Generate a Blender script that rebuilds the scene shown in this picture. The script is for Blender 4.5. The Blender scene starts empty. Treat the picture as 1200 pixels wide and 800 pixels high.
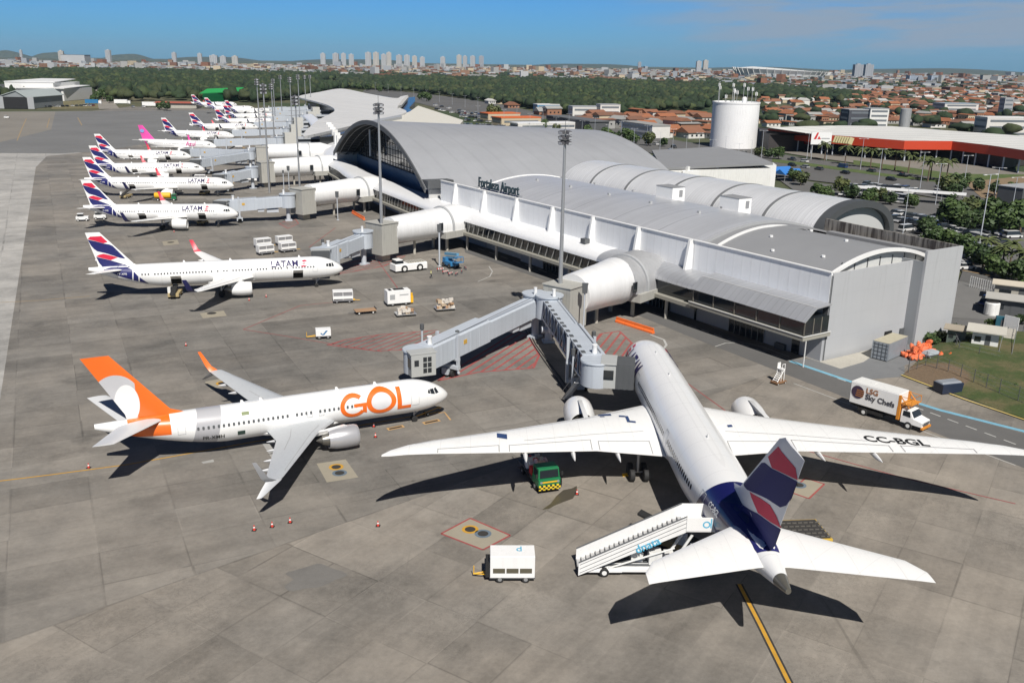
import bpy, bmesh, math, random
import numpy as np
from mathutils import Vector, Matrix
random.seed(7); RNG = np.random.default_rng(7)
sc = bpy.context.scene; COL = sc.collection
PI = math.pi
# ------------------------------------------------------------------ camera solved from known aircraft sizes
F, TH, RO, H = 1064.7365, 0.297614, 0.016363, 41.1933
AZ, EL = 2.893287, 0.849497
fw = np.array([0, math.cos(TH), -math.sin(TH)]); _r = np.array([1., 0, 0]); _u = np.cross(_r, fw)
cr = math.cos(RO)*_r+math.sin(RO)*_u; cu = -math.sin(RO)*_r+math.cos(RO)*_u
def at(u, v, z=0.0):
    d = fw+(u-600)/F*cr-(v-400)/F*cu
    t = (z-H)/d[2]
    return Vector((t*d[0], t*d[1], z))
def horizon(u):
    # row of the horizon in column u
    return 400+(fw[2]+(u-600)/F*cr[2])*F/cu[2]
cam = bpy.data.cameras.new("camera"); camo = bpy.data.objects.new("camera", cam); COL.objects.link(camo)
cam.sensor_width = 36; cam.lens = F/1200*36; cam.clip_end = 90000; cam.clip_start = .5
M = Matrix(((cr[0], cu[0], -fw[0], 0), (cr[1], cu[1], -fw[1], 0), (cr[2], cu[2], -fw[2], H), (0, 0, 0, 1)))
camo.matrix_world = M; sc.camera = camo
sc.view_settings.view_transform = 'Standard'; sc.view_settings.look = 'None'
sc.view_settings.gamma = 1; sc.view_settings.use_curve_mapping = False
sc.view_settings.exposure = 0.2
try:
    sc.cycles.use_denoising = True; sc.cycles.max_bounces = 6; sc.cycles.diffuse_bounces = 2; sc.cycles.volume_bounces = 0
    sc.cycles.volume_max_steps = 64; sc.cycles.volume_step_rate = 10
except Exception: pass
# ------------------------------------------------------------------ node expression helper
class X:
    def __init__(s, nt, k): s.nt, s.k = nt, k
    def _m(s, op, *a):
        n = s.nt.nodes.new('ShaderNodeMath'); n.operation = op
        for i, q in enumerate((s,)+a):
            if isinstance(q, X): s.nt.links.new(q.k, n.inputs[i])
            else: n.inputs[i].default_value = q
        return X(s.nt, n.outputs[0])
    def __add__(s, o): return s._m('ADD', o)
    def __sub__(s, o): return s._m('SUBTRACT', o)
    def __mul__(s, o): return s._m('MULTIPLY', o)
    def __truediv__(s, o): return s._m('DIVIDE', o)
    def __neg__(s): return s._m('MULTIPLY', -1.0)
    def lt(s, o): return s._m('LESS_THAN', o)
    def gt(s, o): return s._m('GREATER_THAN', o)
    def frac(s): return s._m('FRACT')
    def floor(s): return s._m('FLOOR')
    def abs(s): return s._m('ABSOLUTE')
    def mx(s, o): return s._m('MAXIMUM', o)
    def mn(s, o): return s._m('MINIMUM', o)
    def sin(s): return s._m('SINE')
    def clamp(s): return s._m('MAXIMUM', 0.0)._m('MINIMUM', 1.0)
    def smooth(s, a, b):
        n = s.nt.nodes.new('ShaderNodeMapRange'); n.interpolation_type = 'SMOOTHSTEP'
        s.nt.links.new(s.k, n.inputs[0]); n.inputs[1].default_value = a; n.inputs[2].default_value = b
        return X(s.nt, n.outputs[0])
class NT:
    """a material with a Principled surface and short helpers to paint it"""
    def __init__(s, name, rough=.6, metal=0., coat=0., spec=None):
        s.m = bpy.data.materials.new(name); s.m.use_nodes = True; s.nt = s.m.node_tree
        s.b = s.nt.nodes['Principled BSDF']; s.b.inputs['Roughness'].default_value = rough
        s.b.inputs['Metallic'].default_value = metal
        if coat: s.b.inputs['Coat Weight'].default_value = coat; s.b.inputs['Coat Roughness'].default_value = .08
        if spec is not None: s.b.inputs['Specular IOR Level'].default_value = spec
        s.tc = None
    def n(s, t): return s.nt.nodes.new(t)
    def coord(s, w='Object'):
        s.tc = s.tc or s.n('ShaderNodeTexCoord')
        return s.tc.outputs[w]
    def geo(s): return s.n('ShaderNodeNewGeometry').outputs['Position']
    def xyz(s, k):
        q = s.n('ShaderNodeSeparateXYZ'); s.nt.links.new(k, q.inputs[0])
        return [X(s.nt, q.outputs[i]) for i in range(3)]
    def vec(s, x, y, z=0.):
        q = s.n('ShaderNodeCombineXYZ')
        for i, a in enumerate((x, y, z)):
            if isinstance(a, X): s.nt.links.new(a.k, q.inputs[i])
            else: q.inputs[i].default_value = a
        return q.outputs[0]
    def noise(s, k, scale, detail=4, rough=.6):
        q = s.n('ShaderNodeTexNoise'); s.nt.links.new(k, q.inputs['Vector'])
        q.inputs['Scale'].default_value = scale; q.inputs['Detail'].default_value = detail; q.inputs['Roughness'].default_value = rough
        return X(s.nt, q.outputs['Fac'])
    def white(s, k):
        q = s.n('ShaderNodeTexWhiteNoise'); q.noise_dimensions = '3D'; s.nt.links.new(k, q.inputs['Vector'])
        return X(s.nt, q.outputs['Value'])
    def vor(s, k, scale):
        q = s.n('ShaderNodeTexVoronoi'); s.nt.links.new(k, q.inputs['Vector']); q.inputs['Scale'].default_value = scale
        return X(s.nt, q.outputs['Distance'])
    def col(s, c):
        q = s.n('ShaderNodeRGB'); q.outputs[0].default_value = (*c[:3], 1); return q.outputs[0]
    def mix(s, f, a, b):
        q = s.n('ShaderNodeMix'); q.data_type = 'RGBA'
        if isinstance(f, X): s.nt.links.new(f.k, q.inputs[0])
        else: q.inputs[0].default_value = f
        for i, c in ((6, a), (7, b)):
            if isinstance(c, (tuple, list)): q.inputs[i].default_value = (*c[:3], 1)
            else: s.nt.links.new(c, q.inputs[i])
        return q.outputs[2]
    def scale(s, c, f):
        q = s.n('ShaderNodeMix'); q.data_type = 'RGBA'; q.blend_type = 'MULTIPLY'; q.inputs[0].default_value = 1
        if isinstance(c, (tuple, list)): q.inputs[6].default_value = (*c[:3], 1)
        else: s.nt.links.new(c, q.inputs[6])
        s.nt.links.new(s.vec(f, f, f), q.inputs[7]); return q.outputs[2]
    def out(s, c):
        if isinstance(c, (tuple, list)): s.b.inputs['Base Color'].default_value = (*c[:3], 1)
        else: s.nt.links.new(c, s.b.inputs['Base Color'])
        return s.m
    def rough(s, f): s.nt.links.new(f.k, s.b.inputs['Roughness']); return s
    def bump(s, f, strength=.3, dist=.05):
        q = s.n('ShaderNodeBump'); q.inputs['Strength'].default_value = strength; q.inputs['Distance'].default_value = dist
        s.nt.links.new(f.k, q.inputs['Height']); s.nt.links.new(q.outputs[0], s.b.inputs['Normal']); return s
_mc = {}
def mat(name, c=(.5, .5, .5), rough=.6, metal=0., var=.12, scale=.6, coat=0., streak=0.):
    """plain painted / metal / concrete surface with real unevenness of its own"""
    if name in _mc: return _mc[name]
    t = NT(name, rough, metal, coat)
    k = t.coord()
    f = t.noise(k, scale, 5, .65)*(2*var)+(1-var)
    if streak:
        x, y, z = t.xyz(k)
        s = t.noise(t.vec(x*3., y*3., z*.25), 1.0, 3)
        f = f*((s.smooth(.45, .8))*(-streak)+1.0)
    _mc[name] = t.out(t.scale(c, f)); return _mc[name]
def glass(name, c=(.02, .025, .03), rough=.08):
    if name in _mc: return _mc[name]
    t = NT(name, rough, 0, 0, .8); _mc[name] = t.out(c); return _mc[name]
# ------------------------------------------------------------------ mesh builder
class MB:
    def __init__(s): s.v, s.f, s.m = [], [], []
    def add(s, vs, fs, mi=0, mx=None):
        o = len(s.v)
        s.v += [tuple(mx @ Vector(p)) if mx else tuple(p) for p in vs]
        s.f += [tuple(i+o for i in q) for q in fs]; s.m += [mi]*len(fs); return s
    def box(s, c, d, rz=0., mi=0, mx=None, top=None, ry=0.):
        """box of size d centred at c; top=(sx,sy[,dx,dy]) scales and shifts its upper face"""
        tx, ty, ox, oy = (list(top)+[0, 0])[:4] if top else (1, 1, 0, 0)
        hx, hy, hz = d[0]/2, d[1]/2, d[2]/2
        vs = [(-hx, -hy, -hz), (hx, -hy, -hz), (hx, hy, -hz), (-hx, hy, -hz),
              (-hx*tx+ox, -hy*ty+oy, hz), (hx*tx+ox, -hy*ty+oy, hz), (hx*tx+ox, hy*ty+oy, hz), (-hx*tx+ox, hy*ty+oy, hz)]
        R = Matrix.Translation(c) @ Matrix.Rotation(rz, 4, 'Z') @ Matrix.Rotation(ry, 4, 'Y')
        if mx: R = mx @ R
        return s.add(vs, [(3, 2, 1, 0), (4, 5, 6, 7), (0, 1, 5, 4), (1, 2, 6, 5), (2, 3, 7, 6), (3, 0, 4, 7)], mi, R)
    def cyl(s, a, b, r, r2=None, n=12, mi=0, cap=True, mx=None):
        a, b = Vector(a), Vector(b); r2 = r if r2 is None else r2
        d = (b-a).normalized(); u = d.orthogonal().normalized(); w = d.cross(u)
        vs = [tuple(p+(u*math.cos(2*PI*i/n)+w*math.sin(2*PI*i/n))*q) for p, q in ((a, r), (b, r2)) for i in range(n)]
        fs = [(i, (i+1) % n, n+(i+1) % n, n+i) for i in range(n)]
        if cap: fs += [tuple(range(n-1, -1, -1)), tuple(range(n, 2*n))]
        return s.add(vs, fs, mi, mx)
    def loft(s, rings, closed=True, cap=True, mi=0, mx=None):
        n = len(rings[0]); vs = [p for r in rings for p in r]; fs = []
        for k in range(len(rings)-1):
            for i in range(n if closed else n-1):
                j = (i+1) % n; fs.append((k*n+i, k*n+j, (k+1)*n+j, (k+1)*n+i))
        if cap and closed: fs += [tuple(range(n-1, -1, -1)), tuple((len(rings)-1)*n+i for i in range(n))]
        return s.add(vs, fs, mi, mx)
    def prism(s, poly, z0, z1, mi=0, mx=None):
        """vertical prism over a counter-clockwise outline; z may be lists"""
        n = len(poly); zz0 = z0 if isinstance(z0, (list, tuple)) else [z0]*n; zz1 = z1 if isinstance(z1, (list, tuple)) else [z1]*n
        vs = [(p[0], p[1], zz0[i]) for i, p in enumerate(poly)]+[(p[0], p[1], zz1[i]) for i, p in enumerate(poly)]
        fs = [tuple(range(n-1, -1, -1)), tuple(range(n, 2*n))]+[(i, (i+1) % n, n+(i+1) % n, n+i) for i in range(n)]
        return s.add(vs, fs, mi, mx)
    def flat(s, poly, z, mi=0): return s.add([(p[0], p[1], z) for p in poly], [tuple(range(len(poly)))], mi)
    def ribbon(s, pts, w, z, mi=0):
        """flat band of width w along points"""
        P = [Vector((p[0], p[1])) for p in pts]; L, R = [], []
        for i, p in enumerate(P):
            d = (P[min(i+1, len(P)-1)]-P[max(i-1, 0)]).normalized(); q = Vector((-d.y, d.x))*w/2
            L.append(p+q); R.append(p-q)
        vs = [(p.x, p.y, z) for p in L]+[(p.x, p.y, z) for p in R]; n = len(P)
        return s.add(vs, [(n+i, n+i+1, i+1, i) for i in range(n-1)], mi)
    def tube(s, pts, r, n=8, mi=0, mx=None):
        P = [Vector(p) for p in pts]; rings = []
        for i, p in enumerate(P):
            d = (P[min(i+1, len(P)-1)]-P[max(i-1, 0)]).normalized()
            u = d.cross(Vector((0, 0, 1)))
            u = u.normalized() if u.length > 1e-3 else Vector((1, 0, 0)); w = d.cross(u)
            q = r[i] if isinstance(r, (list, tuple)) else r
            rings.append([tuple(p+(u*math.cos(2*PI*k/n)+w*math.sin(2*PI*k/n))*q) for k in range(n)])
        return s.loft(rings, mi=mi, mx=mx)
    def lathe(s, prof, c, ax='x', n=24, mi=0, cap=True):
        """profile [(t, r)] spun about an axis through c"""
        rings = []
        for t, r in prof:
            ring = []
            for i in range(n):
                a = 2*PI*i/n; y, z = math.cos(a)*r, math.sin(a)*r
                ring.append((c[0]+t, c[1]+y, c[2]+z) if ax == 'x' else (c[0]+y, c[1]+z, c[2]+t) if ax == 'z' else (c[0]+z, c[1]+t, c[2]+y))
            rings.append(ring)
        return s.loft(rings, cap=cap, mi=mi)
    def wheel(s, c, r, w, ax='y', n=16, mi=0):
        return s.lathe([(-w/2, r*.55), (-w/2, r*.9), (-w*.35, r), (w*.35, r), (w/2, r*.9), (w/2, r*.55)], c, ax, n, mi)
    def mesh(s, name, mats, smooth=False, bevel=0., fixn=True):
        me = bpy.data.meshes.new(name); me.from_pydata(s.v, [], s.f)
        for m in (mats if isinstance(mats, (list, tuple)) else [mats]): me.materials.append(m)
        if any(s.m): me.polygons.foreach_set('material_index', s.m)
        if bevel or fixn:
            bm = bmesh.new(); bm.from_mesh(me)
            if fixn: bmesh.ops.recalc_face_normals(bm, faces=bm.faces)
            if bevel:
                es = [e for e in bm.edges if len(e.link_faces) == 2 and e.calc_face_angle(0) > .6]
                bmesh.ops.bevel(bm, geom=es, offset=bevel, segments=2, profile=.6, affect='EDGES', clamp_overlap=True)
            bm.to_mesh(me); bm.free()
        if smooth:
            me.polygons.foreach_set('use_smooth', [True]*len(me.polygons))
            try: me.set_sharp_from_angle(angle=math.radians(smooth if smooth is not True else 40))
            except Exception: pass
        me.update(); return me
    def build(s, name, mats, parent=None, smooth=False, bevel=0., fixn=True, label=None):
        o = bpy.data.objects.new(name, s.mesh(name, mats, smooth, bevel, fixn)); COL.objects.link(o)
        if parent: o.parent = parent
        if label: o['label'] = label
        return o
def tag(o, label=None, cat=None, group=None, kind=None):
    if label: o['label'] = label
    if cat: o['category'] = cat
    if group: o['group'] = group
    if kind: o['kind'] = kind
    return o
def thing(name, loc, rz, label, cat, group=None):
    o = bpy.data.objects.new(name, None); COL.objects.link(o); o.location = loc; o.rotation_euler = (0, 0, rz)
    o.empty_display_size = .1
    return tag(o, label, cat, group)
KIDS = {}
def kids(o): return [c for c in bpy.data.objects if c.parent == o]
def dup(o, loc=None, rz=None, label=None, group=None, parent=None, tree=None):
    """copy of a thing with copies of its parts and sub-parts"""
    tree = tree or snap(o)
    c = o.copy(); COL.objects.link(c)
    if parent: c.parent = parent
    if loc is not None: c.location = loc
    if rz is not None: c.rotation_euler = (0, 0, rz)
    if label: c['label'] = label
    if group: c['group'] = group
    for ch, sub in tree: dup(ch, parent=c, tree=sub)
    return c
def snap(o): return [(k, snap(k)) for k in kids(o)]
def structure(name, mb, mats, **k): return tag(mb.build(name, mats, **k), kind='structure')
def text_mesh(txt, size, bold=0., depth=0.):
    cu_ = bpy.data.curves.new('lettering', 'FONT'); cu_.body = txt; cu_.size = size; cu_.offset = bold; cu_.extrude = depth; cu_.resolution_u = 3
    o = bpy.data.objects.new('lettering', cu_); COL.objects.link(o); bpy.context.view_layer.update()
    me = bpy.data.meshes.new_from_object(o.evaluated_get(bpy.context.evaluated_depsgraph_get()))
    bpy.data.objects.remove(o); bpy.data.curves.remove(cu_); return me
def map_text(name, me, fn, m, parent, cut=0., cutx=0.):
    """bend a flat text mesh onto a surface: fn(x, y) -> point"""
    bm = bmesh.new(); bm.from_mesh(me)
    bmesh.ops.triangulate(bm, faces=bm.faces[:]); ys = [v.co.y for v in bm.verts]; xs = [v.co.x for v in bm.verts]
    if cut:
        y = min(ys)+cut
        while y < max(ys):
            bmesh.ops.bisect_plane(bm, geom=bm.verts[:]+bm.edges[:]+bm.faces[:], plane_co=(0, y, 0), plane_no=(0, 1, 0)); y += cut
    if cutx:
        x = min(xs)+cutx
        while x < max(xs):
            bmesh.ops.bisect_plane(bm, geom=bm.verts[:]+bm.edges[:]+bm.faces[:], plane_co=(x, 0, 0), plane_no=(1, 0, 0)); x += cutx
    bmesh.ops.triangulate(bm, faces=bm.faces[:])
    for v in bm.verts: v.co = Vector(fn(v.co.x, v.co.y))
    me2 = bpy.data.meshes.new(name); bm.to_mesh(me2); bm.free(); me2.materials.clear(); me2.materials.append(m)
    bpy.data.meshes.remove(me); o = bpy.data.objects.new(name, me2); COL.objects.link(o); o.parent = parent; return o
def text_on(name, txt, size, mx, m, parent, bold=0., depth=.03, center=True):
    me = text_mesh(txt, size, bold, depth)
    if center:
        xs = [v.co.x for v in me.vertices]; cx = (min(xs)+max(xs))/2
        me.transform(Matrix.Translation((-cx, 0, 0)))
    me.transform(mx); me.materials.clear(); me.materials.append(m)
    o = bpy.data.objects.new(name, me); COL.objects.link(o); o.parent = parent; return o
# common materials
WHITE = mat('white_paint', (.80, .80, .79), .38, var=.04, streak=.05)
WHITE2 = mat('weathered_white_paint', (.72, .72, .70), .5, var=.07, streak=.16)
GREY = mat('grey_paint', (.36, .37, .38), .5, var=.08)
LGREY = mat('light_grey_paint', (.46, .49, .53), .45, var=.06, streak=.10)
DGREY = mat('dark_grey_paint', (.09, .095, .10), .55, var=.15)
BLACK = mat('black_rubber', (.018, .018, .018), .75, var=.3)
STEEL = mat('galvanised_steel', (.42, .43, .44), .42, .6, var=.12)
SILVER = mat('silver_metal', (.62, .63, .64), .28, .75, var=.06)
CONC = mat('pale_concrete', (.42, .40, .35), .85, var=.15, streak=.2)
YEL = mat('yellow_paint', (.75, .42, .02), .55, var=.12)
ORANGE = mat('orange_plastic', (.80, .16, .03), .5, var=.12)
RED = mat('red_paint', (.55, .03, .03), .5, var=.12)
BLUE = mat('blue_paint', (.03, .17, .36), .45, var=.12)
GREEN = mat('green_paint', (.012, .16, .06), .4, var=.12)
GLASS = glass('dark_glass')
NAVY = mat('navy_paint', (.012, .014, .09), .35, var=.06, coat=.4)
BROWN = mat('cardboard', (.35, .22, .13), .85, var=.25)
# ------------------------------------------------------------------ world, sun
w = bpy.data.worlds.new("World"); sc.world = w; w.use_nodes = True; nt = w.node_tree
bg = nt.nodes['Background']; bg.inputs['Strength'].default_value = .05
sky = nt.nodes.new('ShaderNodeTexSky'); sky.sky_type = 'NISHITA'; sky.sun_disc = False
sky.sun_elevation = EL; sky.sun_rotation = AZ; sky.altitude = 40; sky.air_density = 1.0; sky.dust_density = .3; sky.ozone_density = 3.0
def wn(t): return nt.nodes.new(t)
hs = wn('ShaderNodeHueSaturation'); hs.inputs['Saturation'].default_value = 1.12; hs.inputs['Value'].default_value = 1.12
nt.links.new(sky.outputs[0], hs.inputs['Color'])
tc = wn('ShaderNodeTexCoord'); sp = wn('ShaderNodeSeparateXYZ'); nt.links.new(tc.outputs['Generated'], sp.inputs[0])
wx, wy, wz = [X(nt, sp.outputs[i]) for i in range(3)]
# clouds: a low bank on the right, a few wisps elsewhere, in the directions of the sky
cv = wn('ShaderNodeCombineXYZ')
nt.links.new((wx/(wz+.05)*.16).k, cv.inputs[0]); nt.links.new((wy/(wz+.05)*.05).k, cv.inputs[1]); nt.links.new((wz*14.).k, cv.inputs[2])
nz = wn('ShaderNodeTexNoise'); nt.links.new(cv.outputs[0], nz.inputs['Vector']); nz.inputs['Scale'].default_value = 4.2; nz.inputs['Detail'].default_value = 7; nz.inputs['Roughness'].default_value = .6
cl = X(nt, nz.outputs['Fac'])
azm = wx/wy.mx(.05)
dark = (wz.smooth(.07, .32))*(-.78)+1.  # dims the sky higher up so that shadows come out deeper
bank = (azm.smooth(.02, .30))*(wz.smooth(.0, .03))
fac = (cl+bank*.20-.05).smooth(.48, .70)*(bank*.55+.08)+bank*.34
tint = wn('ShaderNodeMix'); tint.data_type = 'RGBA'; tint.blend_type = 'MULTIPLY'; tint.inputs[0].default_value = 1; nt.links.new(hs.outputs[0], tint.inputs[6]); tint.inputs[7].default_value = (.30, .77, 1.52, 1)
mixc = wn('ShaderNodeMix'); mixc.data_type = 'RGBA'; nt.links.new(fac.k, mixc.inputs[0]); nt.links.new(tint.outputs[2], mixc.inputs[6])
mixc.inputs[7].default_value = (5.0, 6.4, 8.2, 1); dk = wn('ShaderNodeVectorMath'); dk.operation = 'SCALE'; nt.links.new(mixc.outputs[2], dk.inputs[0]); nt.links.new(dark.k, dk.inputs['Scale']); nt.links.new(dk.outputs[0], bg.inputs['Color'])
sl = bpy.data.lights.new('sun', 'SUN'); sl.energy = 4.8; sl.angle = math.radians(.53); sl.color = (1, .955, .89)
so = bpy.data.objects.new('sun', sl); COL.objects.link(so)
sd = Vector((math.sin(AZ)*math.cos(EL), math.cos(AZ)*math.cos(EL), math.sin(EL)))
so.rotation_euler = sd.to_track_quat('Z', 'Y').to_euler(); so.location = (0, 0, 300)
# ------------------------------------------------------------------ ground
t = NT('scrub_ground', .95); p = t.geo()
a = t.noise(p, .004, 6, .65); b = t.noise(p, .05, 5, .7)
c = t.mix(a.smooth(.42, .62), (.035, .058, .02), (.11, .10, .055)); c = t.mix(b.smooth(.55, .8), c, (.17, .14, .09))
structure('ground', MB().flat([(-13000, -300), (13000, -300), (13000, 19000), (-13000, 19000)], -.25), t.out(c))
def slabs(name, grids, tones, size=6.0, contrast=.22, stain=.40):
    """weathered concrete cast in slabs; grids = [(angle, slab_x, slab_y)] on either side of one long joint"""
    t = NT(name, .88); p = t.geo(); x, y, z = t.xyz(p)
    side = ((x+37.)*.656-(y-57.)*.755)
    which = side.gt(0.)
    def grid(ang, sx, sy):
        c_, s_ = math.cos(ang), math.sin(ang)
        return (x*c_+y*s_)/sx, (y*c_-x*s_)/sy
    (a1, sx1, sy1), (a2, sx2, sy2) = grids
    u1, v1 = grid(a1, sx1, sy1); u2, v2 = grid(a2, sx2, sy2)
    u = u1*(-which+1.)+u2*which; v = v1*(-which+1.)+v2*which
    cell = t.white(t.vec(u.floor(), v.floor(), which)); row = t.white(t.vec((u/6.).floor(), v.floor(), 7.))
    jw = .018
    ju = (u.frac()-.5).abs(); jv = (v.frac()-.5).abs(); j = (ju.mx(jv)).smooth(.5-jw*1.5, .5-jw*.3)
    j = j.mx((side.abs()).lt(.12)*1.0)
    jn = t.noise(p, .25, 3); jm = t.white(t.vec(u.floor(), v.floor(), 3.))
    n1 = t.noise(p, .035, 6, .6); n2 = t.noise(p, .22, 7, .72); n3 = t.noise(t.vec(u*.25, v*2.2, z), .8, 6, .7); n4 = t.noise(p, 2.2, 4, .7)
    big = t.noise(p, .012, 3, .5)
    f = (cell-.5)*contrast+(row-.5)*contrast*.7+(n1-.5)*1.15+(n2-.5)*1.0+(n3-.5)*.70+(n4-.5)*.45+(big-.5)*.35+1.0
    spots = (t.noise(p, .09, 5, .6)).smooth(.60, .74)*stain
    f = f*(-spots+1.)
    # oil drips and tyre rubber along the stand lines
    oil = (t.vor(p, .33)).smooth(.10, .03)*t.noise(p, .08, 2).smooth(.52, .62)*.4
    f = f*(-oil+1.)
    tr = None
    for ang, ph, lo in ((27, 3., .62), (92, 11., .63), (62, 23., .655), (118, 31., .655)):
        c_, s_ = math.cos(math.radians(ang)), math.sin(math.radians(ang)); al = x*c_+y*s_; ac_ = y*c_-x*s_
        w_ = t.noise(t.vec(al*.03, ac_*.02, ph), 1., 2)*5.; q_ = t.noise(t.vec(al*.012, (ac_+w_)*.62, ph), 1., 5, .7).smooth(lo, lo+.10)*t.noise(t.vec(al*.02, ac_*.02, ph+5.), 1., 2).smooth(.46, .60)
        tr = q_ if tr is None else tr.mx(q_)
    f = f*(tr*-.30+1.)
    crack = ((t.noise(p, .5, 8, .8)-.5).abs()).smooth(.012, .002)*t.noise(p, .06, 2).smooth(.5, .62)*.35; f = f*(-crack+1.)
    n5 = t.noise(p, 9., 3, .8); f = f+(n5-.5)*.30
    f = f*(j*(jn.smooth(.3, .6))*(jm*.56-.16)*-1.+1.)
    f = f*(which*.07+.94)*(n1.smooth(.75, .30)*.10+.92); warm = t.mix((n1.smooth(.35, .65)*.6+which*.4).clamp(), tones[0], tones[1])
    t.rough(n2*.3+.65); t.bump(n4, .15, .01)
    return t.out(t.scale(warm, f))
AP = slabs('apron_concrete', [(math.radians(27), 7.0, 5.6), (math.radians(57), 6.2, 5.0)], [(.197, .186, .168), (.236, .210, .177)])
LIGHT = slabs('pale_taxiway_concrete', [(math.radians(27), 11., 7.5), (math.radians(57), 8, 8)], [(.37, .36, .34), (.40, .385, .36)], contrast=.12, stain=.12)
def asphalt(name, c, crack=.2):
    t = NT(name, .92); p = t.geo(); n1 = t.noise(p, .03, 5, .6); n2 = t.noise(p, .4, 6, .7); n3 = t.noise(p, 3., 3, .7)
    f = (n1-.5)*.5+(n2-.5)*.35+(n3-.5)*.2+1.
    t.bump(n3, .2, .01); return t.out(t.scale(c, f))
ASPH = asphalt('old_asphalt', (.112, .110, .107)); ROADM = asphalt('road_asphalt', (.105, .103, .10)); TAXI = asphalt('taxiway_asphalt', (.155, .155, .152))
PAVE = asphalt('paved_lot', (.20, .185, .16)); EARTH = asphalt('bare_earth', (.21, .15, .09))
def grassm(name, a, b):
    t = NT(name, .95); p = t.geo(); n1 = t.noise(p, .25, 6, .7); n2 = t.noise(p, 2., 4, .7)
    c = t.mix(n1.smooth(.35, .65), a, b); t.bump(n2, .8, .15); return t.out(t.scale(c, n2*.9+.55))
GRASS = grassm('mown_grass', (.055, .10, .022), (.10, .12, .04)); DRY = grassm('dry_grass', (.12, .125, .05), (.19, .15, .09))
FAR = [at(-400, 131), at(0, 131), at(140, 130), at(372, 129)]
# apron from the near edge of the picture to the far taxiway
structure('apron', MB().flat([(-330, -60), (150, -60), (110, 60), (72, 132), (25, 250), (-60, 420), (-120, 640), (-150, 800), (-330, 800)], 0.0), AP)
structure('pale_taxiway', MB().flat([at(-700, 800), at(-60, 640), at(0, 468), at(42, 196), at(55, 183), at(96, 179), at(-200, 178), at(-700, 300)], .005), LIGHT)
structure('far_taxiway', MB().flat([at(-500, 176), at(70, 180), at(110, 178), at(190, 166), at(300, 141), at(345, 129), at(140, 130), at(-10, 131), at(-500, 132)], .02), TAXI)
structure('dry_grass_strip', MB().flat([at(-20, 150), at(-20, 172), at(60, 152), at(65, 131), at(-20, 131)], .03), PAVE)
structure('grass_verge', MB().flat([at(60, 128), at(125, 127), at(118, 117), at(62, 119)], -.05), DRY)
# service road along the terminal
road_in = [at(545, 296), at(620, 322), at(700, 350), at(800, 391), at(930, 442), at(1010, 473), at(1210, 552)]
road_out = [at(1215, 512), at(1120, 486), at(1010, 452), at(930, 424), at(905, 414), at(800, 368), at(700, 326), at(610, 296), at(540, 270)]
structure('service_road', MB().flat(road_in+road_out, .006), ASPH)
structure('side_yard', MB().flat([at(925, 421), at(1000, 446), at(1060, 441), at(1060, 428), at(1082, 420), at(1080, 396), at(1050, 396), at(970, 420)], .008), asphalt('yard_asphalt', (.16, .165, .17)))
structure('yard_slab', MB().flat([at(940, 417), at(985, 432), at(1012, 424), at(1040, 405), at(1035, 396), at(965, 418)], .012), CONC)
LINEW = mat('white_road_paint', (.42, .42, .40), .8, var=.35, scale=1.5); LINEY = mat('yellow_line_paint', (.50, .27, .03), .8, var=.3, scale=1.5)
LINER = mat('red_line_paint', (.31, .075, .07), .8, var=.4, scale=1.2); LINEB = mat('pale_blue_line_paint', (.17, .38, .50), .8, var=.3, scale=1.5); LINEK = mat('black_line_paint', (.035, .033, .03), .85, var=.3)
LINERD = mat('worn_red_paint', (.27, .085, .08), .85, var=.5, scale=.9)
m = MB()
def dashes(m, a, b, n, fill, w, z, mi=0):
    a, b = Vector(a), Vector(b)
    for i in range(n): m.ribbon([a.lerp(b, i/n), a.lerp(b, (i+fill)/n)], w, z, mi)
dashes(m, at(560, 291), at(700, 340), 9, .6, .22, .014); dashes(m, at(765, 366), at(960, 435), 12, .6, .22, .014); dashes(m, at(965, 437), at(1200, 524), 12, .6, .22, .014)
m.ribbon([at(838, 406), at(850, 402), at(870, 401), at(893, 406), at(925, 418)], .18, .0145)
m.ribbon([at(573, 312), at(577, 318), at(574, 324), at(560, 330)], .2, .0145); m.ribbon([at(762, 392), at(778, 398), at(781, 404), at(775, 412)], .35, .0145)
m.ribbon([at(930, 449), at(1010, 479), at(1190, 545)], .16, .0145)
structure('road_markings', m, LINEW)
structure('blue_kerb_line', MB().ribbon([at(926, 423), at(1000, 448), at(1100, 480), at(1215, 509)], .75, .016), LINEB)
m = MB(); m.ribbon([at(866, 684), at(890, 730), at(928, 806), at(960, 870)], .62, .010, 1); m.ribbon([at(866, 684), at(890, 730), at(928, 806), at(960, 870)], .3, .014, 0)
structure('nose_wheel_line', m, [LINEY, LINEK])
structure('stand_guide_line', MB().ribbon([at(-30, 567), at(60, 556), at(150, 544), at(300, 517), at(430, 497), at(515, 482)], .2, .012), LINEY)
structure('far_guide_lines', MB().ribbon([at(-30, 356), at(45, 352), at(105, 347)], .25, .012).ribbon([at(20, 165), at(26, 150), at(31, 139)], .5, .035).ribbon([at(55, 150), at(58, 139)], .5, .035).ribbon([at(91, 138), at(96, 147)], .6, .03), mat('faint_yellow_paint', (.30, .22, .12), .9, var=.4))
m = MB()
for q in ([at(765, 420), at(846, 478), at(870, 497), at(905, 520)], [at(285, 386), at(352, 358), at(400, 353)], [at(285, 386), at(330, 393), at(390, 403), at(448, 412)], [at(436, 296), at(472, 346)], [at(362, 290), at(393, 267)], [at(890, 512), at(960, 532), at(1060, 560), at(1190, 590)]):
    m.ribbon(q, .2, .012)
structure('stand_limit_lines', m, LINERD)
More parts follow.
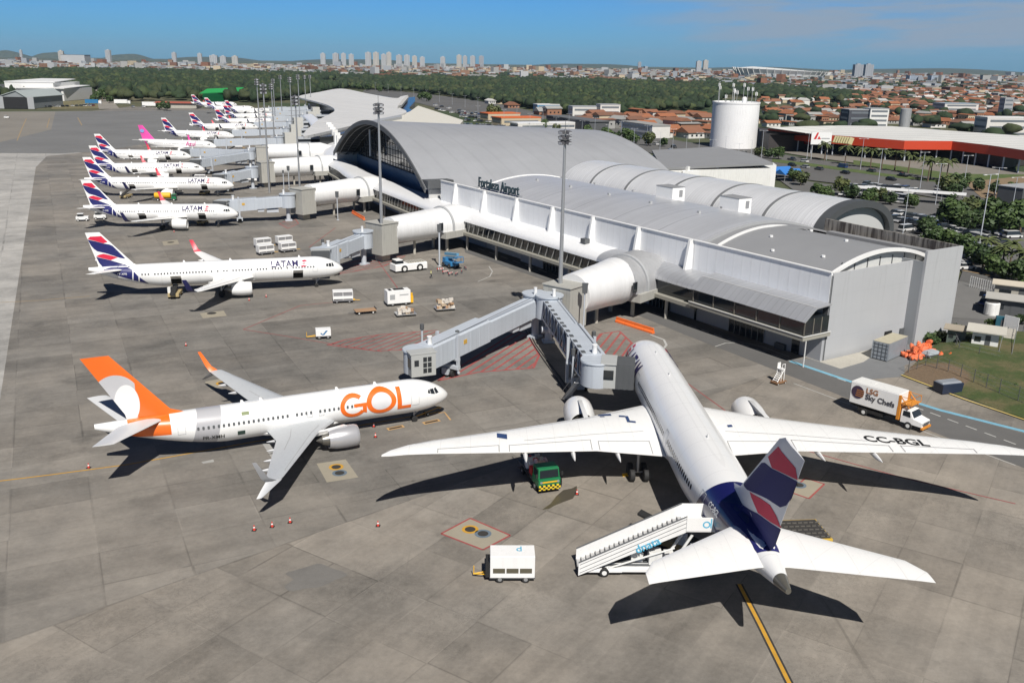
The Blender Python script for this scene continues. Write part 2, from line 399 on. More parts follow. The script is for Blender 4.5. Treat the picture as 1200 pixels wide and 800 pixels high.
# stained patches
def tone(n, c, k=.5): t = NT(n, .88); q_ = t.noise(t.geo(), .5, 7, .75); q2 = t.noise(t.geo(), .09, 4); q3 = t.noise(t.geo(), 9., 3, .8); return t.out(t.scale(c, q_*k+q2*.6+q3*.35+.52-k*.5))
# hatched no-go areas
def hatch(poly, ang, step, w, z, m):
    P = [Vector((p[0], p[1])) for p in poly]; n = len(P)
    for i in range(n): m.ribbon([P[i], P[(i+1) % n]], w, z)
    d = Vector((math.cos(ang), math.sin(ang))); q = Vector((-d.y, d.x))
    lo = min(p.dot(q) for p in P); hi = max(p.dot(q) for p in P); s = lo+step*.5
    while s < hi:
        xs = []
        for i in range(n):
            a, b = P[i], P[(i+1) % n]; da, db = a.dot(q)-s, b.dot(q)-s
            if da*db < 0: xs.append(a.lerp(b, da/(da-db)).dot(d))
        xs.sort()
        for a, b in zip(xs[::2], xs[1::2]): m.ribbon([d*a+q*s, d*b+q*s], w, z+.002)
        s += step
m = MB(); hatch([at(383, 404), at(405, 398), at(445, 392), at(512, 387), at(520, 396), at(505, 407), at(470, 410), at(440, 411)], math.radians(58), 1.25, .25, .010, m)
hatch([at(513, 446), at(560, 436), at(625, 431), at(632, 416), at(618, 392), at(604, 389)], math.radians(66), 1.3, .36, .010, m)
hatch([at(692, 425), at(697, 400), at(704, 391), at(726, 388), at(757, 418), at(720, 423)], math.radians(72), 1.35, .34, .010, m)
hatch([at(655, 398), at(672, 412), at(678, 392), at(664, 384)], math.radians(66), 1.3, .3, .010, m)
hatch([at(327, 262), at(345, 255), at(350, 262), at(337, 268)], math.radians(60), 1.4, .2, .010, m)
hatch([at(392, 322), at(450, 312), at(475, 300), at(440, 300), at(400, 310)], math.radians(60), 1.4, .26, .010, m)
structure('hatched_markings', m, LINER)
# fuel hydrant pits in pale patches
m = MB()
def pit(poly, pits, red):
    m.flat(poly, .010, 0)
    n = len(poly)
    if red:
        for i in range(n): m.ribbon([poly[i], poly[(i+1) % n]], .2, .0165, 1)
    for c, k in pits:
        ring = lambda r, z, mi: m.flat([(c.x+r*math.cos(a*PI/10), c.y+r*math.sin(a*PI/10)) for a in range(20)], z, mi)
        ring(.78, .018, k); ring(.5, .024, 3)
pit([at(517, 625), at(551, 607), at(598, 627), at(566, 644)], [(at(551, 620), 2), (at(566, 625), 4)], True)
pit([at(371, 543), at(405, 538), at(420, 559), at(383, 565)], [(at(394, 547), 2), (at(398, 554), 4)], False)
pit([at(925, 576), at(948, 584), at(966, 567), at(944, 560)], [(at(936, 568), 4)], True)
pit([at(240, 447), at(262, 443), at(268, 452), at(246, 456)], [(at(260, 449), 2)], False)
pit([at(234, 367), at(262, 364), at(266, 370), at(238, 373)], [(at(248, 367), 3)], False)
pit([at(190, 283), at(208, 281), at(210, 286), at(192, 288)], [(at(200, 284), 3)], False)
structure('hydrant_pit_patches', m, [mat('patched_concrete', (.30, .27, .21), .9, var=.12), LINER, LINEY, LINEK, mat('dull_blue_paint', (.12, .16, .20), .8, var=.2)])
m = MB()
for q in ([at(307, 519), at(338, 517), at(342, 531), at(318, 536)], [at(236, 541), at(250, 538), at(251, 541), at(238, 543)]): m.flat(q, .009)
structure('pale_patches', m, mat('limewashed_patch', (.33, .325, .31), .9, var=.25, scale=.5))
ds = at(365, 676); structure('dark_round_stain', MB().flat([(ds.x+(2.2+.5*math.sin(3*a+1)+.3*math.sin(7*a))*math.cos(a), ds.y+(1.9+.4*math.sin(2*a)+.25*math.sin(5*a))*math.sin(a)) for a in np.linspace(0, 2*PI, 29)[:-1]], .0085), tone('stained_concrete_round', (.160, .153, .142), .7))
# wet / fuel stain beside the dispenser
m = MB(); m.flat([at(*q) for q in ((635, 597), (645, 590), (652, 581), (660, 574), (670, 572), (676, 569), (676, 577), (671, 584), (660, 588), (650, 592), (643, 596))], .009)
st = NT('wet_stain', .35); structure('wet_stain', m, st.out((.075, .065, .045)))
m = MB()
for c in ((505, 494), (463, 501)):
    a = at(c[0]-9, c[1]+2); b = at(c[0]+10, c[1]-2); m.ribbon([a, b], .75, .012, 1); m.ribbon([a.lerp(b, .1), a.lerp(b, .9)], .42, .016, 0)
m.ribbon([at(487, 487), at(521, 483), at(528, 492)], .22, .018, 1)
structure('nose_wheel_boxes', m, [LINEK, mat('ochre_line_paint', (.5, .30, .12), .85, var=.2)])
# ------------------------------------------------------------------ airliners
class Fus:
    """fuselage from nose (x=0) to tail cone (x=-L)"""
    def __init__(s, L, W, Hh, zc, nl, tl, nz, tz, tr=.35, blunt=.62):
        s.L, s.W, s.H, s.zc, s.nl, s.tl, s.nz, s.tz, s.tr, s.bl = L, W, Hh, zc, nl, tl, nz, tz, tr, blunt
    def dims(s, x):
        d = -x; w = s.W/2; top = s.zc+s.H/2; bot = s.zc-s.H/2
        if d < s.nl:
            q = max(d/s.nl, 0); e = max(1-(1-q)**2, 0)
            w = s.W/2*e**s.bl
            top = s.nz+(s.zc+s.H/2-s.nz)*(max(1-(1-q)**1.9, 0))**.72
            bot = s.nz-(s.nz-(s.zc-s.H/2))*(max(1-(1-q)**2.4, 0))**.55
        elif d > s.L-s.tl:
            q = min((d-s.L+s.tl)/s.tl, 1)
            w = (s.W/2-s.tr)*(1-q**1.75)+s.tr
            top = s.zc+s.H/2+(s.tz+s.tr*1.2-s.zc-s.H/2)*q**2.2
            bot = s.zc-s.H/2+(s.tz-s.tr*1.2-s.zc+s.H/2)*q**1.45
        return w, (top-bot)/2, (top+bot)/2
    def p(s, x, ang, off=0.):
        """ang 0 = left side (+y), 90 = top, 180 = right side"""
        w, h, c = s.dims(x); return Vector((x, (w+off)*math.cos(ang), c+(h+off)*math.sin(ang)))
    def side(s, x, z, sgn, off=.012):
        w, h, c = s.dims(x); q = max(-.98, min(.98, (z-c)/h)); y = math.sqrt(1-q*q)
        return Vector((x, sgn*(w*y+off*(.5+y)), z+off*q))
    def mb(s, n=48):
        xs = [-s.nl*(q**1.7) for q in np.linspace(.0, 1, 16)][1:]
        xs = [-.02]+xs+list(np.linspace(-s.nl, -(s.L-s.tl), 22))[1:]+[-(s.L-s.tl)-s.tl*q for q in np.linspace(0, 1, 18)][1:]
        m = MB(); m.loft([[tuple(s.p(x, 2*PI*i/n)) for i in range(n)] for x in xs]); return m
def patch(m, fus, quads, sgn, off=.015, n=5, mi=0):
    """quads [(x,z)*4] laid on the fuselage side"""
    for q in quads:
        (a, b, c, d) = [Vector(t) for t in q]; vs, fs = [], []
        for i in range(n+1):
            for j in range(n+1):
                u, v = i/n, j/n; t = a.lerp(b, u).lerp(d.lerp(c, u), v); vs.append(fus.side(t.x, t.y, sgn, off))
        for i in range(n):
            for j in range(n): k = i*(n+1)+j; fs.append((k, k+1, k+n+2, k+n+1))
        m.add(vs, fs, mi)
def frame_quads(x0, x1, z0, z1, w):
    return [[(x0, z0), (x1, z0), (x1, z0+w), (x0, z0+w)], [(x0, z1-w), (x1, z1-w), (x1, z1), (x0, z1)], [(x0, z0), (x0+w, z0), (x0+w, z1), (x0, z1)], [(x1-w, z0), (x1, z0), (x1, z1), (x1-w, z1)]]
FOIL_U = [(1, .06), (.8, .48), (.6, .82), (.4, 1.), (.22, .95), (.1, .72), (.03, .42), (0, 0)]
FOIL_L = [(.03, -.3), (.1, -.48), (.22, -.55), (.4, -.55), (.6, -.42), (.8, -.2), (1, -.05)]
class Wing:
    """stations (y, x_LE, x_TE, z, thickness) from root to tip, for the left side"""
    def __init__(s, st): s.st = st
    def at(s, y):
        st = s.st
        for a, b in zip(st, st[1:]):
            if y <= b[0]: break
        q = (y-a[0])/(b[0]-a[0]); return [a[i]+(b[i]-a[i])*q for i in range(5)]
    def top(s, x, y, off=.03):
        a = s.at(abs(y)); c = a[1]-a[2]; t = (a[1]-x)/c
        us = FOIL_U[::-1]
        for (p, h), (q, g_) in zip(us, us[1:]):
            if t <= q: break
        f = (t-p)/(q-p) if q > p else 0
        return a[3]+a[4]*.6*(h+(g_-h)*max(0, min(1, f)))+off
    def mb(s, sgn, vertical=False):
        rings = []
        for y, le, te, z, th in s.st:
            c = le-te
            if vertical: rings.append([(le-c*u, sgn*v*th*.5, z) for u, v in [(1, .05), (.7, .5), (.35, 1), (.1, .7), (0, 0), (.1, -.7), (.35, -1), (.7, -.5), (1, -.05)]])
            else: rings.append([(le-c*u, sgn*y, z+v*th*.6) for u, v in FOIL_U+FOIL_L])
        m = MB(); m.loft(rings); return m
WAVES = [('red', [(.006, .8), (.206, .875), (.885, .884), (.903, .698), (.662, .664), (.36, .737)]),
 ('navy', [(-.005, .784), (.351, .729), (.655, .658), (.869, .619), (.942, .571), (.933, .371), (.924, .161), (.79, .191), (.633, .277), (.444, .355), (.182, .423), (.096, .498), (.035, .607)]),
 ('red', [(.051, .264), (.186, .315), (.348, .338), (.546, .285), (.731, .215), (.448, .137), (.243, .197)]),
 ('navy', [(.045, .248), (.239, .189), (.442, .129), (.682, .009), (.86, -.09), (.50, -.09), (.106, -.09), (.055, .053)])]
WAVEM = {'red': mat('carmine_wave', (.62, .018, .055), .4, var=.03), 'navy': mat('navy_wave', (.014, .017, .12), .4, var=.03)}
def fin_half(fin, x, z):
    st = fin.st
    for a, b in zip(st, st[1:]):
        if z <= b[3]: break
    q = max(0, min(1, (z-a[3])/(b[3]-a[3]))); le, te, th = [a[i]+(b[i]-a[i])*q for i in (1, 2, 4)]; t = (le-x)/(le-te)
    if t < 0 or t > 1 or z < st[0][3]: return 0
    pr = [(0, 0), (.1, .7), (.35, 1), (.7, .5), (1, .05)]
    for (p, h), (r, g_) in zip(pr, pr[1:]):
        if t <= r: return (h+(g_-h)*(t-p)/(r-p))*th*.5
    return .0
def tail_waves(fin, fus, geo, parent, extra=(), mats=None, sx=1.):
    """the fleet's red and navy waves laid on both faces of the fin and the rear body"""
    l0, t0, z0, l1, t1, z1 = geo; mats = mats or WAVEM
    polys = []
    for k, P in WAVES:
        Q = []
        for s_, h in P: s_ = max(-.0, min(.985, (s_-.5)*sx+.5)); le = l0+(l1-l0)*h; te = t0+(t1-t0)*h; Q.append((te+(le-te)*s_, z0+(z1-z0)*h))
        polys.append((k, Q))
    for k, Q in polys+list(extra):
        me = bpy.data.meshes.new('w'); me.from_pydata([(x, z, 0) for x, z in Q], [], [tuple(range(len(Q)))])
        def fn(sgn):
            def f(x, z):
                w_, h_, c_ = fus.dims(x); q = (z-c_)/h_; fy = w_*math.sqrt(1-q*q) if abs(q) < 1 else 0
                return (x, sgn*(max(fin_half(fin, x, z), fy)+.022), z)
            return f
        for sgn in (1, -1): map_text('tail_wave', me.copy(), fn(sgn), mats[k], parent, cut=.22, cutx=.3)
def fus_paint(name, bands=(), windows=None, base=(.80, .80, .79)):
    """bands (x_front, x_rear, slope, zref, zmin, colour): stripes that lean forward going down; windows (z, pitch, x0, x1)"""
    t = NT(name, .32, 0, .5); x, y, z = t.xyz(t.coord())
    n = t.noise(t.coord(), .35, 4); c = t.scale(base, n*.06+.97)
    for xf, xr, k, zr, zm, cl, curve in bands:
        d = (z-zr)*(-1.)
        q = x-d*k-d*d*curve
        f = q.lt(xf)*q.gt(xr)*z.gt(zm); c = t.mix(f, c, cl)
    if windows:
        zw, pitch, x0, x1, hh = windows
        u = ((x/pitch).frac()-.5).abs().lt(.23)*((z-zw).abs().lt(hh))*x.lt(x0)*x.gt(x1)
        cellr = t.white(t.vec((x/pitch).floor(), 0., 0.)).lt(.86)
        c = t.mix(u*cellr, c, (.05, .055, .06))
    # panel joints
    j = (x*.31).frac().lt(.016)*.16+(z*.9).frac().lt(.02)*.06
    c = t.scale(c, -j+1.); return t.out(c)
TITAN = mat('engine_metal', (.25, .24, .22), .35, .8, var=.15); ALU = mat('bare_aluminium', (.60, .60, .61), .3, .7, var=.06)
WINGG = mat('wing_grey', (.46, .48, .50), .4, var=.06, scale=.3, streak=.1)
def wing_white():
    t = NT('wing_white', .42, 0, .15); k = t.coord(); x, y, z = t.xyz(k)
    n = t.noise(k, .4, 5); s = t.noise(t.vec(x*.25, y*2.2, 0.), 1., 4)
    f = n*.05+(s.smooth(.5, .8))*(-.07)+.98
    j = ((y*.36).frac().lt(.02)*.12+((x*.8-y.abs()*.55)*.33).frac().lt(.018)*.10+t.noise(k, 2.5, 2).gt(.68)*.06)
    return t.out(t.scale((.80, .80, .785), f-j))
WINGW = wing_white()
def nacelle(m, c, L, r, mi=(0, 1, 2)):
    """engine cowl with lip, fan, core nozzle and plug; c = centre of the intake"""
    x, y, z = c
    m.lathe([(-.02, r*.78), (.06, r*.86), (.0, r*.93), (-.15*L*.5, r), (-L*.35, r*1.03), (-L*.6, r*.98), (-L*.80, r*.84), (-L*.80, r*.80), (-L*.5, r*.78), (-L*.2, r*.76), (-.02, r*.78)], (x, y, z), 'x', 28, mi[0], cap=False)
    m.lathe([(-L*.22, r*.77), (-L*.221, .25*r), (-L*.06, .02)], (x, y, z), 'x', 24, mi[1], cap=False)
    m.lathe([(-L*.6, r*.62), (-L*.8, r*.60), (-L*.97, r*.42), (-L*.97, r*.3), (-L*1.12, .04)], (x, y, z), 'x', 24, mi[2])
def gear(parent, x, y, ztop, r, w, axles=1, pair=.5, strut=.14):
    s = MB(); s.cyl((x, y, r), (x, y, ztop), strut, n=10).cyl((x, y-pair, r), (x, y+pair, r), .09, n=8).cyl((x, y, r+.5), (x+.9, y, ztop), .07, n=6)
    o = s.build('landing_gear', STEEL, parent, 35)
    for k in range(axles):
        xx = x+(k-(axles-1)/2)*r*2.25
        for q in (-1, 1):
            t = MB(); t.wheel((xx, y+q*pair, r), r, w, 'y', 16, 0); t.cyl((xx, y+q*(pair+w*.42), r), (xx, y+q*(pair-w*.42), r), r*.5, n=12, mi=1); t.build('wheel', [BLACK, WHITE2], o, 35)
    return o
def airliner(name, label, cat, group, cfg):
    """one airliner; nose at the origin, x forward, parts named by kind"""
    c = cfg; root = thing(name, (0, 0, 0), 0, label, cat, group); fus = c['fus']
    body = fus.mb().build('fuselage', c['fus_mat'], root, True, fixn=True)
    for sgn in (1, -1):
        wg = c['wing']; wm = wg.mb(sgn)
        wo = wm.build('wing', c.get('wing_mat', WINGW), root, 30)
        # belly-side flap fairings
        for y in c['fairings']:
            a = wg.at(y); m = MB(); ch = a[1]-a[2]
            m.loft([[(a[2]+ch*.35-q*(ch*.35+c['fl']), sgn*y+rr*math.cos(k*PI/5)*.8, a[3]-.25-rr*.3+rr*math.sin(k*PI/5)) for k in range(10)] for q, rr in ((0, .05), (.2, .3*c['fs']), (.6, .34*c['fs']), (.85, .2*c['fs']), (1, .03))])
            m.build('flap_fairing', c.get('fair_mat', WHITE), wo, 40)
        if 'winglet' in c:
            for st, mt in c['winglet']:
                rings = []
                for (x0, x1, y, z, th) in st: rings.append([(x0, sgn*y, z), (x0-(x0-x1)*.4, sgn*(y+th), z), (x1, sgn*y, z), (x0-(x0-x1)*.4, sgn*(y-th), z)])
                MB().loft(rings).build('winglet', mt[0 if sgn > 0 else 1] if isinstance(mt, tuple) else mt, wo, 50)
        ex, ey, ez, el, er = c['engine']
        m = MB(); nacelle(m, (ex, sgn*ey, ez), el, er)
        eo = m.build('engine', [c['eng_mat'], DGREY, TITAN], root, 40)
        a = wg.at(ey); m = MB()
        m.loft([[(ex-el*.18, sgn*(ey+.06), ez+er*.9), (ex-el*.18, sgn*(ey-.06), ez+er*.9), (ex-el*.3, sgn*ey, ez+er*.9)], [(ex-el*.35, sgn*(ey+.22), ez+er*1.12), (ex-el*.35, sgn*(ey-.22), ez+er*1.12), (ex-el*.35, sgn*ey, ez+er*.7)],
                [(a[1]+.4, sgn*(ey+.25), a[3]+.12), (a[1]+.4, sgn*(ey-.25), a[3]+.12), (a[1]+.2, sgn*ey, ez+er*.5)], [(a[1]-2.2, sgn*(ey+.15), a[3]+.1), (a[1]-2.2, sgn*(ey-.15), a[3]+.1), (a[1]-2.0, sgn*ey, ez+er*.3)]])
        m.build('pylon', c['fus_white'], eo, 40)
        c['stab'].mb(sgn).build('tailplane', c.get('stab_mat', c.get('wing_mat', WINGW)), root, 30)
    SG = mat('seam_grey', (.34, .34, .35), .7)
    for sgn in (1, -1):
        yt = wg.st[-2][0]; y0 = wg.st[1][0]+1.0
        for ca, ya, yb in ((.13, y0+.5, yt*.93), (.64, y0+.4, yt*.58)):
            m = MB(); pts = [(lambda a: (a[1]-(a[1]-a[2])*ca, sgn*y, y))(wg.at(y)) for y in np.linspace(ya, yb, 13)]
            for (xa, y1, q1), (xb, y2, q2) in zip(pts, pts[1:]): m.add([(xa, y1, wg.top(xa, q1, .03)), (xb, y2, wg.top(xb, q2, .03)), (xb-.06, y2, wg.top(xb-.06, q2, .03)), (xa-.06, y1, wg.top(xa-.06, q1, .03))], [(0, 1, 2, 3)])
            m.build('wing_seam', SG, root)
    c['fin'].mb(1, True).build('tail_fin', c['fin_mat'], root, 35)
    # flight deck glazing, doors
    for sgn in (1, -1):
        for q in c['cockpit']: m = MB(); patch(m, fus, [q], sgn, .014); m.build('cockpit_window', GLASS, root, 40)
    for sgn in (1, -1):
        for (x0, x1, z0, z1) in c['doors']:
            m = MB(); patch(m, fus, frame_quads(x0, x1, z0, z1, .05*c.get('dw', 1)), sgn, .012, 4); m.build('cabin_door', c['door_mat'], root)
    for (x0, x1, z0, z1, sgn) in c.get('holds', ()):
        m = MB(); patch(m, fus, [[(x0, z0), (x1, z0), (x1, z1), (x0, z1)]], sgn, .02, 5, 0)
        q0 = fus.side(x0, z1, sgn, .05); q1 = fus.side(x1, z1, sgn, .05); dz = Vector((0, sgn*1.25, .75))
        m.add([q0, q1, q1+dz, q0+dz, q0+Vector((0, 0, .07)), q1+Vector((0, 0, .07)), q1+dz+Vector((0, 0, .07)), q0+dz+Vector((0, 0, .07))], [(0, 1, 2, 3), (7, 6, 5, 4), (0, 3, 7, 4), (1, 5, 6, 2), (2, 6, 7, 3)], 1)
        m.build('cargo_door', [mat('hold_shade_black', (.006, .006, .006), .9), c['fus_white']], root)  # black patch on the closed skin stands in for the shaded hold
    if 'windows' in c:
        xs, zw, wd, hg = c['windows']; me = None
        for sgn in (1, -1):
            for x in xs:
                m = MB(); k = []
                pts = [(math.cos(a), math.sin(a)) for a in np.linspace(0, 2*PI, 11)[:-1]]
                pts = [(abs(p)**.55*(1 if p > 0 else -1), abs(q)**.55*(1 if q > 0 else -1)) for p, q in pts]
                m.add([fus.side(x+p*wd/2, zw+q*hg/2, sgn, .012) for p, q in pts], [tuple(range(10))])
                m.build('cabin_window', c.get('win_mat', GLASS), root)
    nx, mx_, my, r1, r2, ax, pr = c['gear']
    gear(root, nx, 0, fus.zc-fus.H*.45, r1, r1*.55, 1, r1*.75, .10)
    for sgn in (1, -1): gear(root, mx_, sgn*my, fus.zc-fus.H*.3, r2, r2*.75, ax, pr, .16)
    # antennas and wing-root fairing
    b0, b1, bw, bz0, bz1 = c['belly']; rings = []
    for q in np.linspace(0, 1, 12):
        e = max(math.sin(PI*q), 0)**.5*.98+.02; x = b0+(b1-b0)*q; cz = (bz0+bz1)/2+.25*(1-e)
        rings.append([(x, bw*e*math.cos(a), cz+(bz1-bz0)/2*e*math.sin(a)) for a in np.linspace(0, 2*PI, 21)[:-1]])
    MB().loft(rings).build('belly_fairing', c['fus_white'], root, True)
    m = MB()
    for x in c['ants']: w_, h_, cc = fus.dims(x); m.box((x, 0, cc+h_+.16), (.45, .04, .4), top=(.5, 1, -.1, 0))
    m.build('antenna', c['fus_white'], root)
    return root
def side_text(name, fus, txt, size, x0, zmid, sgn, m, parent, bold=.0, squash=1.):
    """lettering wrapped on the fuselage, starting at x0 (the tail end when seen on the right side)"""
    me = text_mesh(txt, size, bold)
    ys = [v.co.y for v in me.vertices]; ym = (min(ys)+max(ys))/2
    return map_text(name, me, lambda x, y: fus.side(x0+(x*squash if sgn < 0 else -x*squash), zmid+(y-ym), sgn, .055), m, parent, cut=size*.09, cutx=size*.4)
def shape_side(name, fus, polys, sgn, m, parent, off=.02):
    mb = MB()
    for q in polys: patch(mb, fus, [q], sgn, off, 14 if max(p[1] for p in q)-min(p[1] for p in q) > 1.6 else 5)
    return mb.build(name, m, parent)
PW = mat('aircraft_white', (.80, .80, .79), .32, var=.03, coat=.5); DOORG = mat('door_outline', (.45, .46, .47), .5)
INK = mat('indigo_lettering', (.025, .02, .10), .85); REDL = mat('carmine_mark', (.50, .015, .06), .4)
# --- narrow-bodies of the white fleet with red and navy tails
def narrow(plug, label, group, name='airliner', finm=None, azul=False):
    f = Fus(37.3+plug, 3.95, 4.14, 3.75, 5.6, 12.5, 3.25, 5.25, .28)
    s = plug*.62; T = plug
    zc = 3.75
    w = Wing([(0., -11.2-s, -19.3-s, 2.75, 1.1), (1.9, -12.2-s, -19.2-s, 2.85, .95), (6.4, -15.1-s, -19.4-s, 3.25, .62), (16.3, -20.9-s, -22.7-s, 4.15, .25), (16.9, -21.4-s, -22.9-s, 4.25, .2)])
    fin = Wing([(0, -28.6-T, -35.6-T, 5.4, .55), (0, -29.9-T, -35.7-T, 6.0, .5), (0, -34.9-T, -37.2-T, 11.76, .22)])
    st = Wing([(0., -31.0-T, -35.4-T, 5.0, .5), (.9, -31.6-T, -35.5-T, 5.05, .45), (6.22, -35.4-T, -37.0-T, 5.75, .16)])
    wl = [(-21.4-s, -22.9-s, 16.9, 4.25, .07), (-22.1-s, -23.1-s, 17.45, 4.75, .05), (-23.0-s, -23.7-s, 17.85, 6.55, .03)]
    if azul:
        t = NT('pink_fin_paint', .35); fm = t.out((.75, .09, .38)); wlm = mat('pink_paint', (.70, .07, .33), .4)
        bands = [(-30.-T, -36.-T, .9, 4.0, 1.0, (.80, .80, .79), 0.)]
    else:
        fm = PW
        wlm = mat('carmine_winglet', (.55, .03, .06), .4)
        bands = []
    cfg = dict(fus=f, fus_mat=fus_paint('white_fuselage_%d%s' % (plug, azul), bands, (4.28, .533, -5.2, -29.-T, .15)), wing=w, stab=st, fin=fin, fin_mat=fm, fus_white=PW,
        fairings=(4.2, 8.2, 12.2), fl=.8, fs=.6, winglet=[(wl, (wlm, NAVY) if not azul else wlm)], engine=(-11.1-s-(1.6 if plug else .4), 5.75, 1.75, 4.3, 1.2), eng_mat=PW,
        cockpit=[[(-1.75, 4.1), (-2.15, 4.05), (-2.25, 4.62), (-2.05, 4.72)], [(-2.25, 4.05), (-2.75, 4.1), (-2.8, 4.66), (-2.35, 4.66)], [(-2.85, 4.12), (-3.3, 4.25), (-3.25, 4.62), (-2.9, 4.66)]],
        doors=[(-4.9, -5.75, 3.35, 5.15)], door_mat=DOORG,
        holds=() if azul else [(-7.6, -9.4, 2.15, 3.3, -1), (-22.0-T, -23.8-T, 2.2, 3.3, -1)],
        gear=(-5.1, -17.9-s, 3.8, .38, .58, 1, .46), belly=(-10.-s, -21.5-s, 2.0, 1.5, 3.1), ants=(-8., -16.-s, -24.-s), wing_mat=WINGG if False else WINGW)
    r = airliner(name, label, 'airliner', group, cfg)
    if not azul:
        fo = [c_ for c_ in kids(r) if c_.name.startswith('tail_fin')][0]; sh = lambda P: [(x-T, z) for x, z in P]
        tail_waves(fin, f, (-29.9-T, -35.7-T, 6.0, -34.9-T, -37.2-T, 11.76), fo, [('navy', sh([(-33.6, 5.55), (-31.0, 5.55), (-30.2, 5.2), (-30.05, 5.0), (-30.25, 3.3), (-32.4, 4.1), (-33.4, 4.65), (-34.9, 5.25)])), ('navy', sh([(-29.85, 4.9), (-29.15, 3.95), (-29.25, 2.95), (-30.05, 3.2)])), ('navy', sh([(-28.95, 3.8), (-28.3, 3.2), (-27.55, 2.4), (-29.05, 2.85)]))])
    if azul:
        side_text('lettering', f, 'Azul', 2.6, -13.5, 4.45, -1, mat('pink_lettering', (.55, .05, .25), .4), r, .04)
        m = MB()
        for sg in (1, -1):
            cx, cz = -35.2-T, 9.3; m.add([(cx+1.05*math.cos(a), sg*.30, cz+.8*math.sin(a)) for a in np.linspace(0, 2*PI, 17)[:-1]], [tuple(range(16))])
        m.build('fin_emblem', mat('emblem_blue', (.25, .35, .65), .4), r)
        m = MB()
        for sg in (1, -1): patch(m, f, [[(-27-T, 1.9), (-33-T, 2.6), (-35-T, 4.0), (-30-T, 2.4)]], sg)
    else:
        side_text('lettering', f, 'LATAM', 1.35, -13.3, 5.0, -1, INK, r, .02, 1.15)
        side_text('lettering', f, 'LATAM', 1.35, -7.6, 5.0, 1, INK, r, .02, 1.15)
        mk = MB()
        for sg, xo in ((-1, -7.6), (1, -6.2)):
            for i in range(3):
                z = 5.42-i*.42; d = .12*i
                patch(mk, f, [[(xo-.1-d, z), (xo+.55-d, z+.06), (xo+.9-d*.3, z-.12), (xo+.2-d, z-.26)]], sg, .02, 3)
        mk.build('emblem', REDL, r)
        side_text('registration', f, 'PT-XPB', .50, -32.6-T, 4.45, -1, WHITE, r)
    return r
